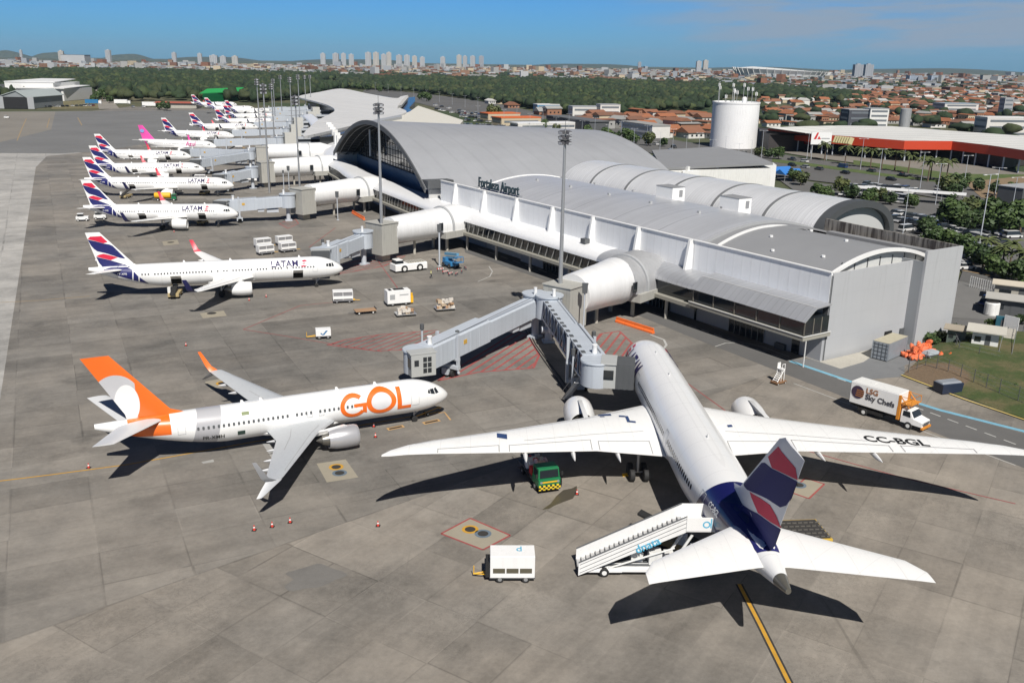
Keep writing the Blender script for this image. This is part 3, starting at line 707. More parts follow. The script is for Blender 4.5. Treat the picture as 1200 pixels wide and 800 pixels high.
# --- orange and silver tail, drooping split winglets
def goljet():
    f = Fus(38.8, 3.76, 4.01, 3.30, 5.4, 12.8, 2.85, 4.9, .25)
    w = Wing([(0., -13.2, -22.0, 2.1, 1.1), (1.9, -14.6, -21.8, 2.2, .95), (5.6, -17.4, -21.7, 2.6, .6), (16.4, -23.2, -24.9, 3.55, .24), (17.1, -23.6, -25.1, 3.62, .2)])
    fin = Wing([(0, -28.8, -35.6, 4.8, .3), (0, -31.4, -35.8, 5.8, .45), (0, -36.7, -39.35, 12.3, .2)])
    st = Wing([(0., -31.8, -36.4, 4.85, .5), (.7, -32.3, -36.5, 4.9, .45), (7.17, -37.2, -39.2, 5.65, .16)])
    up = [(-24.0, -25.1, 17.1, 3.62, .07), (-24.8, -25.5, 17.55, 4.2, .05), (-25.9, -26.25, 17.95, 6.1, .02)]
    lo = [(-23.5, -25.0, 17.05, 3.6, .08), (-24.6, -25.6, 17.5, 3.0, .05), (-25.6, -26.1, 17.9, 2.45, .03)]
    t = NT('orange_silver_fin', .35, 0, .4); x, y, z = t.xyz(t.coord())
    OR = (.80, .15, .015)
    # silver field behind a white disc with an orange sweep in front
    cx, cz = -35.5, 6.95
    a = (x-cx)/1.2; b = (z-cz)/2.1; d = a*a+b*b
    a2 = (x-(-36.5))/2.6; b2 = (z-6.7)/3.5; d2 = a2*a2+b2*b2
    c = t.mix(d2.lt(1.)*x.lt(-34.6), OR, (.50, .50, .52)); c = t.mix(d.lt(1.), c, (.80, .80, .79)); c = t.mix(x.gt(-31.2)*z.lt(5.9), c, OR)
    finm = t.out(c)
    t = NT('white_silver_orange_fuselage', .32, 0, .5); x, y, z = t.xyz(t.coord()); q = x-(z-3.3)*.22
    c = t.mix(q.lt(-26.8)*q.gt(-29.3), (.80, .80, .79), (.42, .42, .44)); c = t.mix(x.lt(-31.6)*(z.gt(3.4))*x.gt(-35.7), c, OR)
    c = t.mix(((x+36.4)/1.3).abs().lt(1.)*z.gt(3.3)*0., c, (.5, .5, .5))
    j = (x*.31).frac().lt(.012)*.08; fm = t.out(t.scale(c, -j+1.))
    xs = [-6.6-.52*i for i in range(2, 44) if i not in (19, 24)]
    cfg = dict(fus=f, fus_mat=fm, wing=w, stab=st, fin=fin, fin_mat=finm, fus_white=PW, fairings=(4.6, 7.6, 10.6, 13.2), fl=.8, fs=.55, fair_mat=mat('fairing_grey', (.42, .43, .45), .4),
        winglet=[(up, (mat('orange_winglet', OR, .35, coat=.3), mat('winglet_grey', (.36, .37, .39), .4))), (lo, mat('winglet_grey', (.36, .37, .39), .4))], engine=(-12.7, 4.83, 1.55, 4.1, 1.22), eng_mat=mat('silver_cowl', (.52, .52, .54), .3, .45, var=.05),
        cockpit=[[(-1.55, 3.62), (-2.0, 3.58), (-2.15, 4.15), (-1.85, 4.2)], [(-2.1, 3.58), (-2.65, 3.72), (-2.75, 4.22), (-2.25, 4.2)], [(-2.72, 3.76), (-3.1, 3.9), (-2.95, 4.2), (-2.8, 4.22)]],
        doors=[(-4.3, -5.2, 2.75, 4.6), (-31.0, -30.2, 3.3, 5.0), (-15.6, -16.1, 3.2, 4.15), (-16.9, -17.4, 3.2, 4.15)], door_mat=DOORG, windows=(xs, 3.72, .25, .36), win_mat=mat('grey_cabin_pane', (.10, .105, .11), .2, var=.2),  # cabin windows in one plain grey
        gear=(-4.3, -19.3, 2.86, .36, .56, 1, .43), belly=(-12., -24., 1.95, 1.05, 2.6), ants=(-9., -13.5, -24., -22.), wing_mat=WINGG, stab_mat=mat('tailplane_grey', (.58, .59, .60), .4, var=.05))
    r = airliner('airliner', 'white airliner with an orange and silver tail and big orange lettering', 'airliner', None, cfg)
    OL = mat('orange_lettering', OR, .35, coat=.3)
    def ringpoly(cx, cz, ro, ri, a0, a1, n, zs=1.):
        qs = []
        for i in range(n):
            a, b = a0+(a1-a0)*i/n, a0+(a1-a0)*(i+1)/n
            qs.append([(cx+ri*math.cos(a), cz+ri*zs*math.sin(a)), (cx+ro*math.cos(a), cz+ro*zs*math.sin(a)), (cx+ro*math.cos(b), cz+ro*zs*math.sin(b)), (cx+ri*math.cos(b), cz+ri*zs*math.sin(b))])
        return qs
    for sgn in (-1, 1):
        G = ringpoly(-12.15, 3.72, 1.55, 1.05, math.radians(48), math.radians(326), 22, .84)+[[(-12.1, 3.95), (-10.62, 3.95), (-10.62, 3.58), (-12.1, 3.58)], [(-11.1, 3.8), (-10.62, 3.8), (-10.62, 2.75), (-11.1, 2.9)]]
        O1 = ringpoly(-8.85, 3.80, 1.78, 1.2, 0, 2*PI, 30, .80)
        L_ = [[(-6.95, 5.02), (-6.42, 5.02), (-6.42, 2.55), (-6.95, 2.55)], [(-6.6, 2.95), (-5.3, 2.95), (-5.3, 2.55), (-6.6, 2.55)]]
        if sgn > 0:
            fl = lambda qs: [[(-18.6-a, b) for a, b in q] for q in qs]
            G, O1, L_ = [[(-22.4-a, b) for a, b in q] for q in G], fl(O1), fl(L_)
        shape_side('lettering', f, G, sgn, OL, r, .024); shape_side('lettering', f, O1, sgn, OL, r, .026); shape_side('lettering', f, L_, sgn, OL, r, .024)
        R1 = ringpoly(-8.85 if sgn < 0 else -9.75, 3.80, 1.22, .0, 0, 2*PI, 24, .8)
        shape_side('lettering', f, R1, sgn, mat('pearl_disc', (.66, .66, .67), .35), r, .018)
    side_text('registration', f, 'PR-XMH', .62, -28.6, 2.55, -1, mat('black_lettering', (.02, .02, .02), .5), r, .01)
    mk = MB(); patch(mk, f, [[(-25.0, 2.85), (-24.2, 2.85), (-24.2, 2.35), (-25.0, 2.35)]], -1); mk.build('flag_mark', mat('flag_green', (.03, .06, .05), .5), r)
    mk = MB(); patch(mk, f, [[(-24.4, 4.75), (-23.6, 4.75), (-23.6, 4.45), (-24.4, 4.45)]], -1); mk.build('sticker', mat('sticker_green', (.16, .2, .08), .5), r)
    return r
# --- the wide-body in the foreground
def widebody():
    f = Fus(62.0, 5.77, 5.94, 4.85, 8.6, 22.5, 4.1, 6.5, .2, .58)
    w = Wing([(0., -18.0, -33.6, 3.6, 1.9), (2.9, -20.0, -33.4, 3.8, 1.7), (9.8, -25.4, -33.9, 4.6, 1.05), (18., -31.3, -36.9, 5.75, .6), (25.8, -36.9, -39.9, 6.95, .32), (28., -38.9, -41.0, 7.35, .22), (29.4, -40.7, -42.0, 7.65, .12), (30.05, -42.1, -42.5, 7.85, .05)])
    fin = Wing([(0, -46.4, -57.6, 7.4, .5), (0, -49.3, -58.3, 8.3, .75), (0, -57.0, -61.8, 15.8, .36), (0, -58.2, -62.1, 16.4, .2)])
    st = Wing([(0., -51.4, -58.6, 6.4, .9), (1.2, -52.6, -58.9, 6.5, .8), (9.1, -59.6, -62.3, 7.45, .25), (9.9, -61.3, -62.7, 7.55, .08)])
    fm = mat('pearl_fin_paint', (.72, .72, .74), .4, var=.03)
    NV = (.010, .011, .085)
    fu = fus_paint('wide_white_fuselage', [(-47.2, -54.6, .42, 7.6, 3.9, NV, .05), (-60.3, -70, .0, 5, 0, (.10, .095, .08), 0.), (-54.55, -55.0, .42, 7.6, 4.3, (.55, .55, .56), .05)], None)
    xs = [-9.6-.62*i for i in range(0, 8)]+[-16.8-.62*i for i in range(0, 25)]+[-33.9-.62*i for i in range(0, 17)]
    cfg = dict(fus=f, fus_mat=fu, wing=w, stab=st, fin=fin, fin_mat=fm, fus_white=PW, fairings=(7.6, 12.2, 17.0), fl=1.7, fs=.8,
        engine=(-16.9, 9.9, 2.45, 6.4, 1.72), eng_mat=PW,
        cockpit=[[(-1.9, 5.35), (-2.6, 5.3), (-3.0, 6.1), (-2.6, 6.2)], [(-2.75, 5.3), (-3.9, 5.45), (-4.1, 6.15), (-3.2, 6.12)]],
        doors=[(-5.6, -6.7, 4.2, 6.3), (-14.9, -16.0, 4.2, 6.3), (-32.3, -33.3, 4.2, 6.3), (-46.2, -47.2, 4.5, 6.5)], door_mat=DOORG, dw=1.4, windows=(xs, 5.55, .34, .50),
        gear=(-6.8, -30.4, 4.9, .55, .68, 2, .72), belly=(-15.5, -36.5, 3.0, 1.7, 4.4), ants=(-12., -20., -38.))
    r = airliner('airliner', 'large white wide-body airliner in the foreground docked at the lattice bridge', 'airliner', None, cfg)
    fo = [c_ for c_ in kids(r) if c_.name.startswith('tail_fin')][0]; tail_waves(fin, f, (-48.6, -58.3, 7.6, -58.2, -62.1, 16.4), fo, sx=1.12, mats={'red': mat('bright_carmine_wave', (.60, .03, .075), .7), 'navy': mat('wide_navy_wave', (.008, .010, .115), .75, var=.03)})
    side_text('lettering', f, 'LATAM', 2.1, -7.8, 6.3, 1, INK, r, .03, 1.05); side_text('lettering', f, 'LATAM', 2.2, -14.2, 6.35, -1, INK, r, .03, 1.05)
    mk = MB()
    for sg, xo in ((1, -5.9), (-1, -8.0)):
        for i in range(4):
            z = 7.15-i*.5; patch(mk, f, [[(xo-.2+i*.1, z), (xo-1.3, z+.06), (xo-1.6, z-.18), (xo-.4+i*.1, z-.3)]], sg, .02, 3)
    mk.build('emblem', REDL, r)
    side_text('registration', f, 'CC-BGL', .62, -48.4, 6.3, 1, WHITE, r, .01); side_text('registration', f, 'CC-BGL', .85, -53.0, 6.2, -1, WHITE, r, .01)
    # registration and walkway marks on the upper wing skins
    me = text_mesh('CC-BGL', 1.75, .05); K = mat('black_lettering', (.02, .02, .02), .5)
    tx = lambda x, y: (-34.4-(x*.82)*.55+y, -(16.9+x*.82), w.top(-34.4-(x*.82)*.55+y, 16.9+x*.82, .035))
    map_text('wing_registration', me, tx, K, r, cut=.25, cutx=.4)
    m = MB()
    def decal(y0, y1, x0, x1):
        n = 4; vs = [((x0+(x1-x0)*j/n), y0+(y1-y0)*i/n, w.top(x0+(x1-x0)*j/n, y0+(y1-y0)*i/n, .04)) for i in range(n+1) for j in range(n+1)]
        m.add(vs, [(i*(n+1)+j, i*(n+1)+j+1, (i+1)*(n+1)+j+1, (i+1)*(n+1)+j) for i in range(n) for j in range(n)])
    decal(18.7, 19.7, -33.6, -34.7); decal(7.2, 8.6, -24.9, -25.7); decal(5.4, 5.75, -25.6, -27.3); decal(5.75, 6.4, -25.5, -25.95); decal(4.8, 5.5, -26.9, -27.3); decal(8.0, 8.5, -25.9, -26.2)
    decal(-4.8, -5.3, -27.8, -28.3)
    m.build('wing_marking', mat('navy_marking', (.03, .06, .16), .5), r)
    # aileron and spoiler gaps
    for sg in (1, -1):
        for ya, yb, ca in ((4, 9.4, .80), (10.2, 18.5, .76), (19.5, 25.2, .74)):
            m = MB(); pts = [(lambda a: (a[1]-(a[1]-a[2])*ca, sg*y))(w.at(y)) for y in np.linspace(ya, yb, 9)]
            for (x0, y0), (x1, y1) in zip(pts, pts[1:]):
                m.add([(x0, y0, w.top(x0, y0, .025)), (x1, y1, w.top(x1, y1, .025)), (x1-.09, y1, w.top(x1-.09, y1, .025)), (x0-.09, y0, w.top(x0-.09, y0, .025))], [(0, 1, 2, 3)])
            for y in (ya, yb):
                a = w.at(y); xa = a[1]-(a[1]-a[2])*ca; xb = a[2]+.1
                m.add([(xa, sg*y, w.top(xa, sg*y, .025)), (xb, sg*y, w.top(xb, sg*y, .025)), (xb, sg*(y+.08), w.top(xb, sg*(y+.08), .025)), (xa, sg*(y+.08), w.top(xa, sg*(y+.08), .025))], [(0, 1, 2, 3)])
            m.build('control_surface_gap', mat('gap_grey', (.30, .30, .31), .7), r)
    return r
def put(o, x, y, deg): o.location = (x, y, 0); o.rotation_euler = (0, 0, math.radians(deg)); return o
WB = put(widebody(), 17.0417, 117.1525, 92.21)
GJ = put(goljet(), -7.7083, 103.1314, 26.06)
GRP = 'white airliners with red and navy tails along the pier'
A321 = narrow(6.94, 'long red and navy tailed airliner first beyond the orange-tailed one, near four baggage trailers', GRP)
put(A321, -32.384, 169.21, 17.17)
A320 = narrow(0, 'red and navy tailed airliner with two small white tractors under its tail', GRP); put(A320, -70.3, 230.5, 7.5)
AZ_ = narrow(0, 'white airliner with an all-pink tail and pink lettering', None, azul=True); put(AZ_, -132.9, 411., -10)
fleet = [(A321, -87.3, 284., 6.5, 'long red and navy tailed airliner beside the yellow tank lorry with a green cab'),
 (A320, -109.8, 325.0, 14., 'red and navy tailed airliner two places nearer than the pink-tailed one'),
 (A320, -128.8, 366.5, 2., 'red and navy tailed airliner just on the near side of the pink-tailed one'),
 (A320, -142., 468.3, -4., 'red and navy tailed airliner just beyond the pink-tailed one'),
 (A320, -147.4, 533., 24., 'red and navy tailed airliner second beyond the pink-tailed one'),
 (A320, -151.0, 585., 34., 'red and navy tailed airliner third beyond the pink-tailed one'),
 (A320, -236., 793., 32., 'farthest red and navy tailed airliner, leftmost fin against the green shed'),
 (A320, -203., 729., 16., 'red and navy tailed airliner in the far group, in front of the green shed'),
 (A320, -165., 640., 42., 'red and navy tailed airliner in the far group, nearer of two overlapping fins'),
 (A320, -183., 703., 42., 'red and navy tailed airliner in the far group, farther of two overlapping fins')]
T1_, T0_ = snap(A321), snap(A320)
for src, x, y, dg, lb in fleet:
    dup(src, (x, y, 0), math.radians(dg), lb, GRP, tree=T1_ if src is A321 else T0_)
# ------------------------------------------------------------------ terminal buildings, in one local frame: x into the building, y along the apron front
TO = Vector((45.8, 127.2, 0)); TA = math.radians(33.0)
def L2W(x, y, z=0): return TO+Vector((math.cos(TA)*x-math.sin(TA)*y, math.sin(TA)*x+math.cos(TA)*y, z))
def bldg(name, label): return thing(name, TO, TA, label, 'building')
def metalroof(name, c, pitch, axis, seam=.18, rough=.38, metal=.35, stain=.12, wide=None, groove=.16):
    """standing-seam sheet: seams every pitch along axis, lighter and darker sheets"""
    t = NT(name, rough, metal); k = t.coord(); x, y, z = t.xyz(k); a = (x, y)[axis]; o = (y, x)[axis]
    q = a/pitch; sheet = t.white(t.vec(q.floor(), 1., 2.)); n = t.noise(k, .12, 5, .65); st = t.noise(t.vec(x*(.08 if axis == 1 else 1.), y*(1. if axis == 1 else .08), 0.), .9, 4)
    f = (sheet-.5)*seam+(n-.5)*.25+(st-.5)*stain*2.+1.; ridge = ((q.frac()-.5).abs()).gt(.44)*(-groove)
    if wide: ridge = ridge+(((a/wide).frac()-.5).abs()).gt(.488)*(-.22)
    t.bump(((q.frac()-.5).abs()).gt(.42)*1., .5, .05); return t.out(t.scale(c, f+ridge))
ROOFB = metalroof('grey_sheet_roof', (.57, .58, .60), 1.0, 1, wide=13., seam=.10, groove=.08); ROOFC = mat('dark_membrane_roof', (.24, .245, .255), .7, var=.10, scale=.15, streak=0)
ROOFA = metalroof('hall_sheet_roof', (.35, .36, .38), 6.0, 0, seam=.03, stain=.04, groove=.04, rough=.5, metal=.15); ROOFD = metalroof('ribbed_silver_roof', (.80, .81, .82), .8, 1, seam=.08, rough=.36, metal=.35, groove=.22)
def rendered(name, c):
    t = NT(name, .8); k = t.coord(); x, y, z = t.xyz(k); h = (x*.816+y*.577)
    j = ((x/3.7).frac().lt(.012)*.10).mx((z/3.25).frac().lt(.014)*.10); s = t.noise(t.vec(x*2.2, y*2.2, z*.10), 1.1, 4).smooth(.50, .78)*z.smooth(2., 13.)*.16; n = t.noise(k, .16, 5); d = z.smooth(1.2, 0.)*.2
    return t.out(t.scale(c, n*.12+.94-j-s-d))
ENDG = rendered('grey_render', (.41, .42, .435)); END_SHADED = mat('shaded_grey_render', (.29, .305, .32), .8, var=.04, scale=.2)  # second grey puts the return wall's shade into its colour
PANEL = metalroof('white_wall_panels', (.82, .83, .84), 1.9, 1, seam=.02, rough=.5, metal=.0, stain=.05, groove=.05); TUBE = mat('white_cladding', (.76, .765, .77), .34, var=.05, scale=.25, streak=.10)
TUBEG = metalroof('dull_grey_cladding', (.44, .45, .47), 1.2, 1, seam=.05, rough=.4, metal=.4)
STAINC = None
t = NT('stained_concrete', .9); x, y, z = t.xyz(t.coord()); s = t.noise(t.vec(x*1.3, y*1.3, z*.12), 1.2, 4); STAINC = t.out(t.mix(s.smooth(.40, .62), (.30, .28, .25), (.07, .06, .055)))
GROUNDW = mat('ground_floor_render', (.36, .37, .39), .7, var=.06); BLUEW = mat('slate_blue_render', (.10, .17, .26), .6, var=.15, scale=.2, streak=.2)  # ground-floor and rear walls share one even blue-grey
def arc_strip(m, xs, zs, y0, y1, th, mi=0):
    """curved roof sheet: profile (xs, zs) swept from y0 to y1"""
    n = len(xs); r0 = [(x, y0, z) for x, z in zip(xs, zs)]+[(x, y0, z-th) for x, z in list(zip(xs, zs))[::-1]]
    r1 = [(x, y1, z) for x, _, z in r0]; m.loft([r0, r1], mi=mi)
# --- boarding hall nearest the camera
BH = bldg('boarding_hall', 'long white boarding hall with low curved grey roofs and a blank grey end wall')
def roofprof(x0, x1, z0, zc, n=20, skew=1.):
    xs = [x0+(x1-x0)*i/n for i in range(n+1)]; return xs, [z0+(zc-z0)*(1-(2*i/n-1)**2) for i in range(n+1)]
m = MB(); xs, zs = roofprof(.3, 30, 12.6, 15.4); arc_strip(m, xs, zs, 27.5, 101, .3); m.build('roof', ROOFB, BH, 30)
m = MB(); xs, zs = roofprof(.3, 30, 12.2, 15.0); arc_strip(m, xs, zs, 22., 27.3, .3); m.build('roof', ROOFC, BH, 30)
m = MB(); xs, zs = roofprof(1.2, 25, 12.6, 15.0); arc_strip(m, xs, zs, 1.6, 24., .3); m.build('roof', ROOFC, BH, 30)
m = MB(); xs, zs = roofprof(.9, 25.3, 12.75, 15.3)
for ya, yb in ((1.0, 1.45), (24.1, 24.5), (101., 101.4)):
    xx = xs if ya < 25 else roofprof(.3, 30, 12.75, 15.6)[0]; zz = zs if ya < 25 else roofprof(.3, 30, 12.75, 15.6)[1]
    arc_strip(m, xx, zz, ya, yb, .55)
m.build('roof_edge_trim', WHITE, BH, 30)
m = MB(); xs, zs = roofprof(.3, 30, 12.6, 15.35); arc_strip(m, xs, zs, 27.1, 27.55, .7); m.build('roof_edge', GREY, BH, 30)
m = MB()
for yy in (40, 53.5, 66.5, 80, 93): m.box((12, yy, 15.45), (.5, .5, .35)); m.box((22, yy+4, 15.0), (.6, .6, .4))
m.build('roof_hatch', GREY, BH)
# gable infill under the front roof edge
m = MB(); xs, zs = roofprof(1.2, 25, 12.3, 14.7); m.loft([[(x, 1.95, 12.2) for x in xs]+[(x, 1.95, z) for x, z in list(zip(xs, zs))[::-1]], [(x, 2.15, 12.2) for x in xs]+[(x, 2.15, z) for x, z in list(zip(xs, zs))[::-1]]]); m.build('gable_panel', mat('pale_panel', (.55, .56, .55), .6), BH)
m = MB()
for i in range(1, 8): m.box((1.2+23.8*i/8, 1.9, 13.0), (.14, .1, 1.9))
m.build('gable_mullions', DGREY, BH)
# walls: a set of solid blocks
m = MB(); m.box((12, 14, 6.1), (24.2, 27.4, 12.2), mi=0); m.box((15, 64, 6.05), (29, 73.9, 12.1), mi=0); m.build('wall', mat('warm_grey_render', (.5, .5, .49), .8), BH)
m = MB(); m.box((9.35, .12, 6.55), (18.5, .36, 13.1)); m.box((-.04, .45, 6.4), (.35, .95, 12.8), mi=1)
m.build('end_wall', [ENDG, DGREY], BH, bevel=.03)
# projecting plant block on the right with a stained parapet behind
m = MB(); P0, P1 = (18.6, .3), (19.0, -2.4)
poly = [(18.75, .3), (19.0, -2.2), (27.8, -2.2), (28.9, 0.), (30.8, 26.), (26, 26.2), (24.4, 10), (24., 4)]
m.prism([(18.6, -2.2), (27.9, -2.2), (27.9, -1.8), (18.6, -1.8)], 0, 14.9, 0); m.prism([(18.6, -1.79), (18.95, -1.79), (18.95, 3.), (18.6, 3.)], 0, 13.2, 1)
m.build('plant_block_wall', [ENDG, END_SHADED], BH)
m = MB(); m.prism([(27.55, -1.78), (27.9, -1.78), (30.4, 26), (30.0, 26)], 0, 14.9, 0); m.build('stained_parapet', STAINC, BH)
m = MB(); m.prism([(18.96, -1.78), (27.5, -1.78), (29.8, 25.8), (25.4, 25.8), (25.4, 1.0)], 11.5, 12.6); m.build('plant_deck', CONC, BH)
m = MB(); m.box((26.4, 12, 13.1), (1.6, 20, .9)); m.build('roof_ledge', ROOFC, BH)
# apron-side parapet with buttresses
m = MB(); m.box((-.12, 14., 10.75), (.35, 27.8, 4.9)); m.box((-.12, 72.5, 10.75), (.35, 89, 4.9)); m.build('parapet', PANEL, BH)
m = MB(); m.box((-.17, 14., 13.25), (.6, 27.9, .14)); m.box((-.17, 72.5, 13.25), (.6, 89.1, .14)); m.build('parapet_cap', WHITE, BH)
for i in range(7): MB().box((-1.0, 28.6+13.4*i, 10.7), (1.4, .55, 5.0), top=(.45, 1, .38, 0)).box((-.45, 28.6+13.4*i, 10.75), (.4, .7, 5.1)).build('buttress', WHITE, BH, bevel=.03)
# near lounge front: canopy, window band, recessed ground floor
m = MB(); prof = [(-.3, 8.8), (-3.4, 8.6), (-3.9, 8.35), (-5.75, 6.75), (-5.65, 6.65), (-3.8, 8.15), (-3.3, 8.4), (-.3, 8.6)]
m.loft([[(x, -.6, z) for x, z in prof], [(x, 22.5, z) for x, z in prof]]); m.build('canopy', TUBEG, BH, 30)
m = MB(); m.ribbon([(-3.4, -.5), (-3.4, 22.5)], .14, 8.64); m.build('canopy_edge', WHITE, BH)
m = MB(); m.box((-2.8, 11., 5.85), (5.0, 22.8, 2.4)); m.build('window_band', GLASS, BH)
m = MB()
for i in range(6): m.box((-5.32, -.3+4.5*i, 5.85), (.12, .18, 2.4))
for x in (-3.6, -1.9): m.box((x, -.42, 5.85), (.15, .1, 2.4))
m.build('window_mullions', mat('bronze_frame', (.16, .145, .12), .5), BH)
m = MB(); m.box((-2.9, 11., 4.3), (5.9, 23.3, .62)); m.box((-5.88, 11., 4.66), (.12, 23.3, .1), mi=1); m.box((-2.9, -.68, 4.66), (5.9, .12, .1), mi=1); m.build('floor_slab', [mat('slab_concrete', (.30, .29, .25), .8, var=.1), WHITE2], BH)  # slab concrete is a darker tone than the pale concrete
m = MB(); m.box((-.5, 40., 2.0), (.5, 80, 3.98)); m.build('ground_floor_wall', GROUNDW, BH)
for yy, ww, hh in ((14.5, 7.4, 2.9), (26, .5, 3.4), (35., 5.5, 2.7), (46, 6.5, 2.7), (57, 6.5, 2.7), (68, 6.5, 2.7), (4.6, 1.4, 2.2)):
    m = MB(); m.box((-.80, yy, hh/2+.02), (.1, ww, hh), mi=0)
    if ww > 3:
        for k in range(7): m.box((-.87, yy-ww/2+ww*k/6, hh/2), (.08, .09, hh), mi=1)
        m.box((-.87, yy, 2.2), (.08, ww, .08), mi=1)
    m.build('glazed_door', [GLASS, mat('door_frame', (.30, .30, .30), .4, .5)], BH)
m = MB(); m.box((-1.1, 7.2, .45), (.55, 1.9, .9)); m.build('wall_locker', DGREY, BH)
m = MB(); m.box((-5.0, -.55, 2.0), (.12, .12, 4.0)); m.build('downpipe', WHITE2, BH)
m = MB(); m.box((18.1, -.16, 1.2), (1.1, .16, 2.4), mi=0); m.box((14.6, -.2, 1.5), (1.6, .18, 1.9), mi=1); m.build('service_door', [DGREY, BLACK], BH)
# lettering along the parapet
LETTER = mat('dark_slate_lettering', (.02, .045, .06), .5)
text_on('lettering', 'Fortaleza Airport', 2.5, Matrix.Translation((1.4, 93.0, 13.5)) @ Matrix.Rotation(-PI/2, 4, 'Z') @ Matrix.Rotation(PI/2, 4, 'X') @ Matrix.Diagonal((.98, 1.25, 1, 1)), LETTER, BH, .03, .12)
m = MB(); m.box((1.7, 93, 13.4), (.1, 19, .1)); m.build('lettering_rail', GREY, BH)
for x, y, h in ((22.6, 59.5, 2.3), (23.4, 42., 2.3)):
    m = MB(); m.box((x, y, 15.2), (3.4, 5., 4.0)); m.build('roof_lantern', WHITE, BH, bevel=.03)
    m = MB(); m.box((x, y, 17.26), (3.5, 5.1, .1), mi=0); m.box((x+.6, y-2.52, 16.0), (.9, .1, 1.4), mi=0); m.build('lantern_dark_plate', ROOFC, BH)  # dark plates on the solid box stand in for its shaded openings
for i, (x, y) in enumerate(((5, 6), (14, 9), (21, 3.5), (8, 19), (19, 20), (3.5, 14.5))):
    z = 12.6+2.4*(1-(2*(x-1.2)/23.8-1)**2); MB().cyl((x, y, z), (x, y, z+.3), .3, n=8).build('roof_vent', WHITE, BH)
m = MB(); m.box((-2.2, 55.5, 8.7), (1.2, 1.4, .9)); m.build('roof_unit', DGREY, BH)
# --- glazed concourse along the apron, a white curved tube over a band of windows
CC = bldg('concourse', 'white tube-shaped concourse curving along the apron over a band of dark braced windows')
path = [(0., 22.6), (0., 48), (0., 75), (0., 100), (.2, 115), (2.7, 140), (6.8, 177), (12.2, 200), (16.5, 220), (27, 250), (38, 276), (50, 305), (62, 345), (76, 390), (92, 440), (104, 480)]
def resample(P, step):
    P = [Vector(p) for p in P]; out = [P[0]]; 
    for i in range(len(P)-1):
        p0, p1, p2, p3 = P[max(i-1, 0)], P[i], P[i+1], P[min(i+2, len(P)-1)]; n = max(1, int((p2-p1).length/step))
        for k in range(1, n+1):
            t = k/n; out.append(.5*((2*p1)+(p2-p0)*t+(2*p0-5*p1+4*p2-p3)*t*t+(3*p1-p0-3*p2+p3)*t**3))
    return out
PT = resample(path, 4.)
def sweep(m, prof, lo, hi, mi=0):
    """profile (out, z) swept along the apron line; out = distance towards the apron"""
    rings = []
    for i, p in enumerate(PT):
        if not lo <= p.y <= hi: continue
        d = (PT[min(i+1, len(PT)-1)]-PT[max(i-1, 0)]).normalized(); nrm = Vector((-d.y, d.x))
        rings.append([(p.x+nrm.x*o, p.y+nrm.y*o, z) for o, z in prof])
    m.loft(rings, mi=mi)
def dome(o, zt, ze):
    n = 9; return [(o*math.sin(PI/2*i/n)**1.0, ze+(zt-ze)*math.cos(PI/2*i/n)**.8) for i in range(n+1)]
def tubeprof(o=5.2, zt=8.35, ze=6.45): return [(-.1, zt)]+dome(o, zt, ze)+[(o-.15, ze-.1), (-.1, ze-.1)]
m = MB(); sweep(m, tubeprof(), 48, 480); m.build('roof', TUBE, CC, 40)
m = MB(); sweep(m, tubeprof(), 22, 48.5); m.build('roof', TUBEG, CC, 40)
m = MB(); sweep(m, [(4.9, 6.4), (4.6, 4.1), (-.1, 4.1), (-.1, 6.4)], 22, 480); m.build('window_band', GLASS, CC)
m = MB(); sweep(m, [(5.6, 4.05), (5.6, 3.45), (4.8, 3.2), (-.1, 3.2), (-.1, 4.05)], 22, 480); m.build('floor_slab', mat('slab_concrete'), CC)
m = MB(); acc = 0
for i in range(len(PT)-1):
    if PT[i].y > 260 or PT[i].y < 47: continue
    d = (PT[i+1]-PT[i]); L_ = d.length; d.normalize(); nr = Vector((-d.y, d.x)); n = 2
    for k in range(n):
        a = PT[i]+d*L_*(k/n); b = PT[i]+d*L_*((k+.5)/n); c_ = PT[i]+d*L_*((k+1)/n)
        for p, q in ((a, b),): m.cyl((p.x+nr.x*5.0, p.y+nr.y*5.0, 6.4), (q.x+nr.x*4.95, q.y+nr.y*4.95, 4.1), .09, n=5, cap=False)
m.build('window_bracing', mat('brace_grey', (.34, .34, .33), .6), CC)
for i in range(2, len(PT)-4, 3):
    p = PT[i]; d = (PT[i+1]-PT[i-1]).normalized(); nr = Vector((-d.y, d.x))
    MB().cyl((p.x+nr.x*4.6, p.y+nr.y*4.6, 0), (p.x+nr.x*4.6, p.y+nr.y*4.6, 3.3), .3, n=10).build('column', CONC, CC, 40)
m = MB(); sweep(m, [(-.3, 8.2), (-.3, 0), (-.9, 0), (-.9, 8.2)], 95, 480); m.build('rear_wall', GROUNDW, CC)
# --- the great arched hall
AH = bldg('arched_hall', 'great barrel-roofed hall with a dark glazed arch facing the apron')
gv = Vector((14.8, 95.9)).normalized(); av = Vector((gv.y, -gv.x)); ac = Vector((6., 169.))
def AP_(d, t, z): p = ac+av*d+gv*(48.5*t); return (p.x, p.y, z)
def hall(d, t, lower=0., zf0=11., zf1=9.5, zc0=24.3, zc1=20.5):
    q = max(0, min(1, d/75)); zf = zf0+(zf1-zf0)*q; zc = zc0+(zc1-zc0)*q
    return AP_(d, t, zf+(zc-zf)*(1-abs(t)**2)-lower)
ts = np.linspace(-1, 1, 41); rings = []
for d in np.linspace(-1, 75, 20): rings.append([hall(d, t) for t in ts]+[hall(d, t, 1.1 if abs(t) < .99 else .4) for t in ts[::-1]])
m = MB(); m.loft(rings); m.build('roof', ROOFA, AH, 30)
m = MB(); n_ = len(ts)
